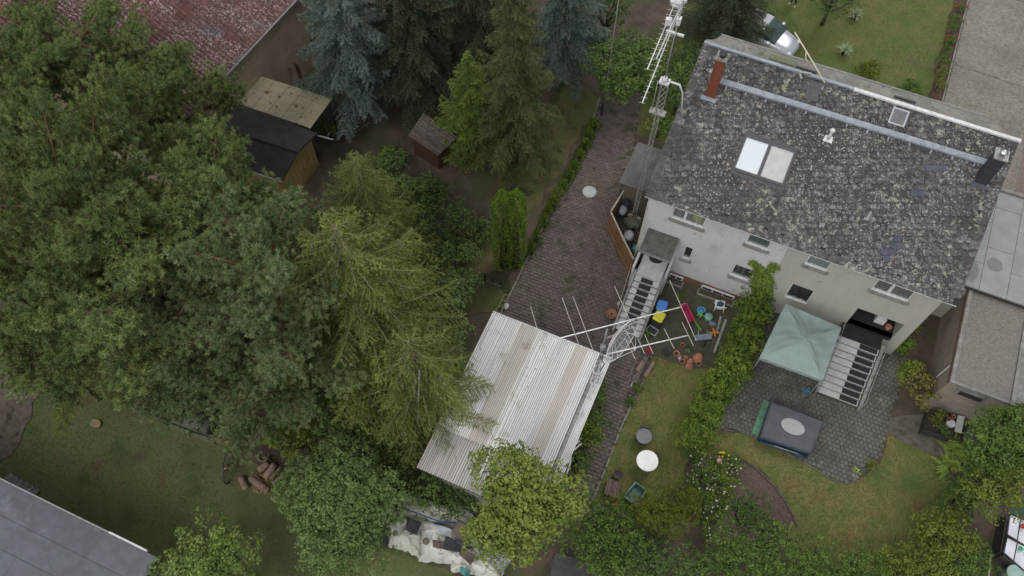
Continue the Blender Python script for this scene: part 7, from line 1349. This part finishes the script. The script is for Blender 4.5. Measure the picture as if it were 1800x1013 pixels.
# ---------------------------------------------------------------- silver car
car=thing('silver_car','silver car parked half under the dark weeping spruce behind the house','car',(-1.0,38.75,0),R(-13)); M_car=mat('silver_paint',(.42,.44,.47),rough=.3,metallic=.35,spec=.5); M_cg=mat('car_glass',(.05,.075,.075),rough=.08,spec=.8)
xs_=[-2.05,-1.95,-1.6,-1.0,-.4,.3,.95,1.5,1.85,2.05]; hw=[.62,.78,.83,.86,.87,.87,.85,.80,.70,.50]; zt_=[.72,.86,.92,.93,.93,.93,.90,.80,.68,.52]
def carsec(i,k):
    x,w_,z=xs_[i],hw[i],zt_[i]; prof=[(-w_,.25),(-w_*1.02,.5),(-w_*.97,z-.12),(-w_*.82,z-.01),(-w_*.4,z+.03),(w_*.4,z+.03),(w_*.82,z-.01),(w_*.97,z-.12),(w_*1.02,.5),(w_,.25)]; return (x,*prof[k])
mb=MB(); mb.add([carsec(i,k) for i in range(10) for k in range(10)],[(i*10+k,i*10+k+1,(i+1)*10+k+1,(i+1)*10+k) for i in range(9) for k in range(9)]+[tuple(range(10))[::-1],tuple(90+k for k in range(10))],True); part('body', mb, M_car, car)
gx=[(-1.75,.93,.70),(-1.15,1.38,.62),(.05,1.42,.62),(.95,.93,.72)]
def pan(i,j,a,b,off=0): return [(gx[i][0],gx[i][2]*a,gx[i][1]+off),(gx[j][0],gx[j][2]*a,gx[j][1]+off),(gx[j][0],gx[j][2]*b,gx[j][1]+off),(gx[i][0],gx[i][2]*b,gx[i][1]+off)]
mb=MB(); mb.slab([Vector(p) for p in pan(1,2,-1,1,.03)],.05); part('roof', mb, M_car, car)
for nm,i,j in (('rear_window',0,1),('windscreen',2,3)): mb=MB(); mb.slab([Vector(p) for p in pan(i,j,-.96,.96,.0)],.03); part(nm, mb, M_cg, car)
for s_ in (-1,1):
    mb=MB(); a=[(-1.75,s_*.74,.93),(.95,s_*.76,.93),(.05,s_*.63,1.41),(-1.15,s_*.63,1.37)]; mb.add(a+[(x,y*.95,z) for x,y,z in a],[(0,1,2,3),(7,6,5,4),(0,4,5,1),(1,5,6,2),(2,6,7,3),(3,7,4,0)]); part('side_window', mb, M_cg, car)
    mb=MB(); mb.box((.62,s_*.93,.95),(.16,.2,.13)); part('mirror', mb, M_car, car); mb=MB(); mb.blob((1.86,s_*.58,.62),(.16,.14,.09),10,5,0); part('headlight', mb, mat('lamp_glass',(.55,.57,.6),rough=.1), car)
    for x in (-1.3,1.3): mb=MB(); mb.lathe((0,0,0),[(.31,-.1),(.31,.1)],20,Matrix.Rotation(R(90),3,'X')); mb.v=[(vx+x,vy+s_*.78,vz+.31) for vx,vy,vz in mb.v]; part('wheel', mb, M_char, car)
# ---------------------------------------------------------------- person at the top edge
def person(label, foot_l, foot_r, face, trousers, shirt, shoes, skin=(.45,.3,.22), h=1.75):
    fl_,fr_=Vector(foot_l),Vector(foot_r); base=(fl_+fr_)/2; base.z=0; t=thing('person',label,'person',tuple(base)); f=Vector((math.cos(face),math.sin(face),0)); s=Vector((-f.y,f.x,0)); hip=Vector((0,0,.92))
    J={}; E=[]; pts=[]; rad=[]
    def J_(n,p,r,par=None):
        J[n]=len(pts); pts.append(Vector(p)); rad.append(r)
        if par: E.append((J[par],J[n]))
    J_('pelvis',hip,(.15,.12)); J_('waist',hip+Vector((0,0,.16)),(.13,.10),'pelvis'); J_('chest',hip+Vector((0,0,.40))+f*.02,(.16,.115),'waist'); J_('neck0',hip+Vector((0,0,.56)),(.09,.07),'chest'); J_('neck',hip+Vector((0,0,.62)),(.055,.055),'neck0'); J_('head0',hip+Vector((0,0,.70))+f*.02,(.085,.09),'neck'); J_('head',hip+Vector((0,0,.80))+f*.02,(.078,.095),'head0')
    for nm,sg,ft in (('l',1,fl_-base),('r',-1,fr_-base)):
        kn=(hip+ft)/2+f*.05+Vector((0,0,.02)); J_('h'+nm,hip+s*sg*.09+Vector((0,0,-.06)),(.095,.095),'pelvis'); J_('k'+nm,kn,(.06,.06),'h'+nm); J_('a'+nm,ft+Vector((0,0,.09)),(.042,.042),'k'+nm); J_('t'+nm,ft+f*.17+Vector((0,0,.035)),(.045,.035),'a'+nm)
        J_('s'+nm,hip+Vector((0,0,.50))+s*sg*.17,(.06,.06),'chest'); J_('e'+nm,hip+Vector((0,0,.22))+s*sg*.24-f*.03,(.042,.042),'s'+nm); J_('w'+nm,hip+Vector((0,0,-.02))+s*sg*.25+f*.08,(.028,.028),'e'+nm); J_('p'+nm,hip+Vector((0,0,-.10))+s*sg*.25+f*.10,(.035,.02),'w'+nm)
        for q in range(5):
            o=f*(q-2)*.018; L_=(.06,.08,.085,.078,.05)[q]; J_('f%s%d'%(nm,q),hip+Vector((0,0,-.14))+s*sg*.25+f*.10+o,(.009,.009),'p'+nm); J_('g%s%d'%(nm,q),hip+Vector((0,0,-.14-L_))+s*sg*.24+f*.11+o*1.3,(.008,.008),'f%s%d'%(nm,q))
    me=bpy.data.meshes.new('body'); me.from_pydata([tuple(p) for p in pts],E,[]); o=bpy.data.objects.new('body',me); C.objects.link(o); m_=o.modifiers.new('s','SKIN'); sv=me.skin_vertices[0].data
    for k,r_ in enumerate(rad): sv[k].radius=r_
    sv[0].use_root=True; sb2=o.modifiers.new('d','SUBSURF'); sb2.levels=2; sb2.render_levels=2
    dg=bpy.context.evaluated_depsgraph_get(); nm_=bpy.data.meshes.new_from_object(o.evaluated_get(dg)); bpy.data.objects.remove(o); nm_.name='body'
    for m__ in (skin,shirt,trousers,shoes): nm_.materials.append(m__)
    for p in nm_.polygons:
        z=p.center.z; lat=abs(p.center.dot(s)); p.use_smooth=True; p.material_index=3 if z<.10 else 2 if (z<.98 and lat<.19) else 1 if (z<1.50 and not (lat>.2 and z<.95)) else 0
    bo=link('body',nm_,t); mb=MB(); hc=hip+Vector((0,0,.86))+f*-.0; mb.blob(hc,(.10,.11,.10),14,8,.03); part('hair', mb, mat('dark_hair',(.03,.022,.018)), t)
    return t
person('person in dark trousers and white shoes standing at the top edge of the upper lawn', G(1389,6,0), G(1398,12,0), R(-115), mat('dark_trousers',(.02,.02,.025)), mat('grey_jacket',(.10,.11,.13)), mat('white_shoes',(.6,.58,.55)), skin=mat('skin',(.45,.29,.21)))

dsh=thing('dark_lean_to','dark grey sheet roof in shadow at the bottom edge right of the maple','lean-to',tuple(G(1012,1000))); c4_=[G(975,972,1.0),G(1040,990,1.0),G(1034,1035,1.0),G(965,1022,1.0)]
for k in range(4): mb=MB(); mb.slab([c4_[0].lerp(c4_[1],k/4+.005),c4_[0].lerp(c4_[1],(k+1)/4-.005),c4_[3].lerp(c4_[2],(k+1)/4-.005),c4_[3].lerp(c4_[2],k/4+.005)],.03); part('roof_sheet', mb, mat('slate_grey_sheet',(.07,.068,.072),(.05,.048,.05),4), dsh, True)
for q in c4_: mb=MB(); mb.tube([(q.x,q.y,0),(q.x,q.y,.96)],.04,5); part('post', mb, M_dkw, dsh, True)
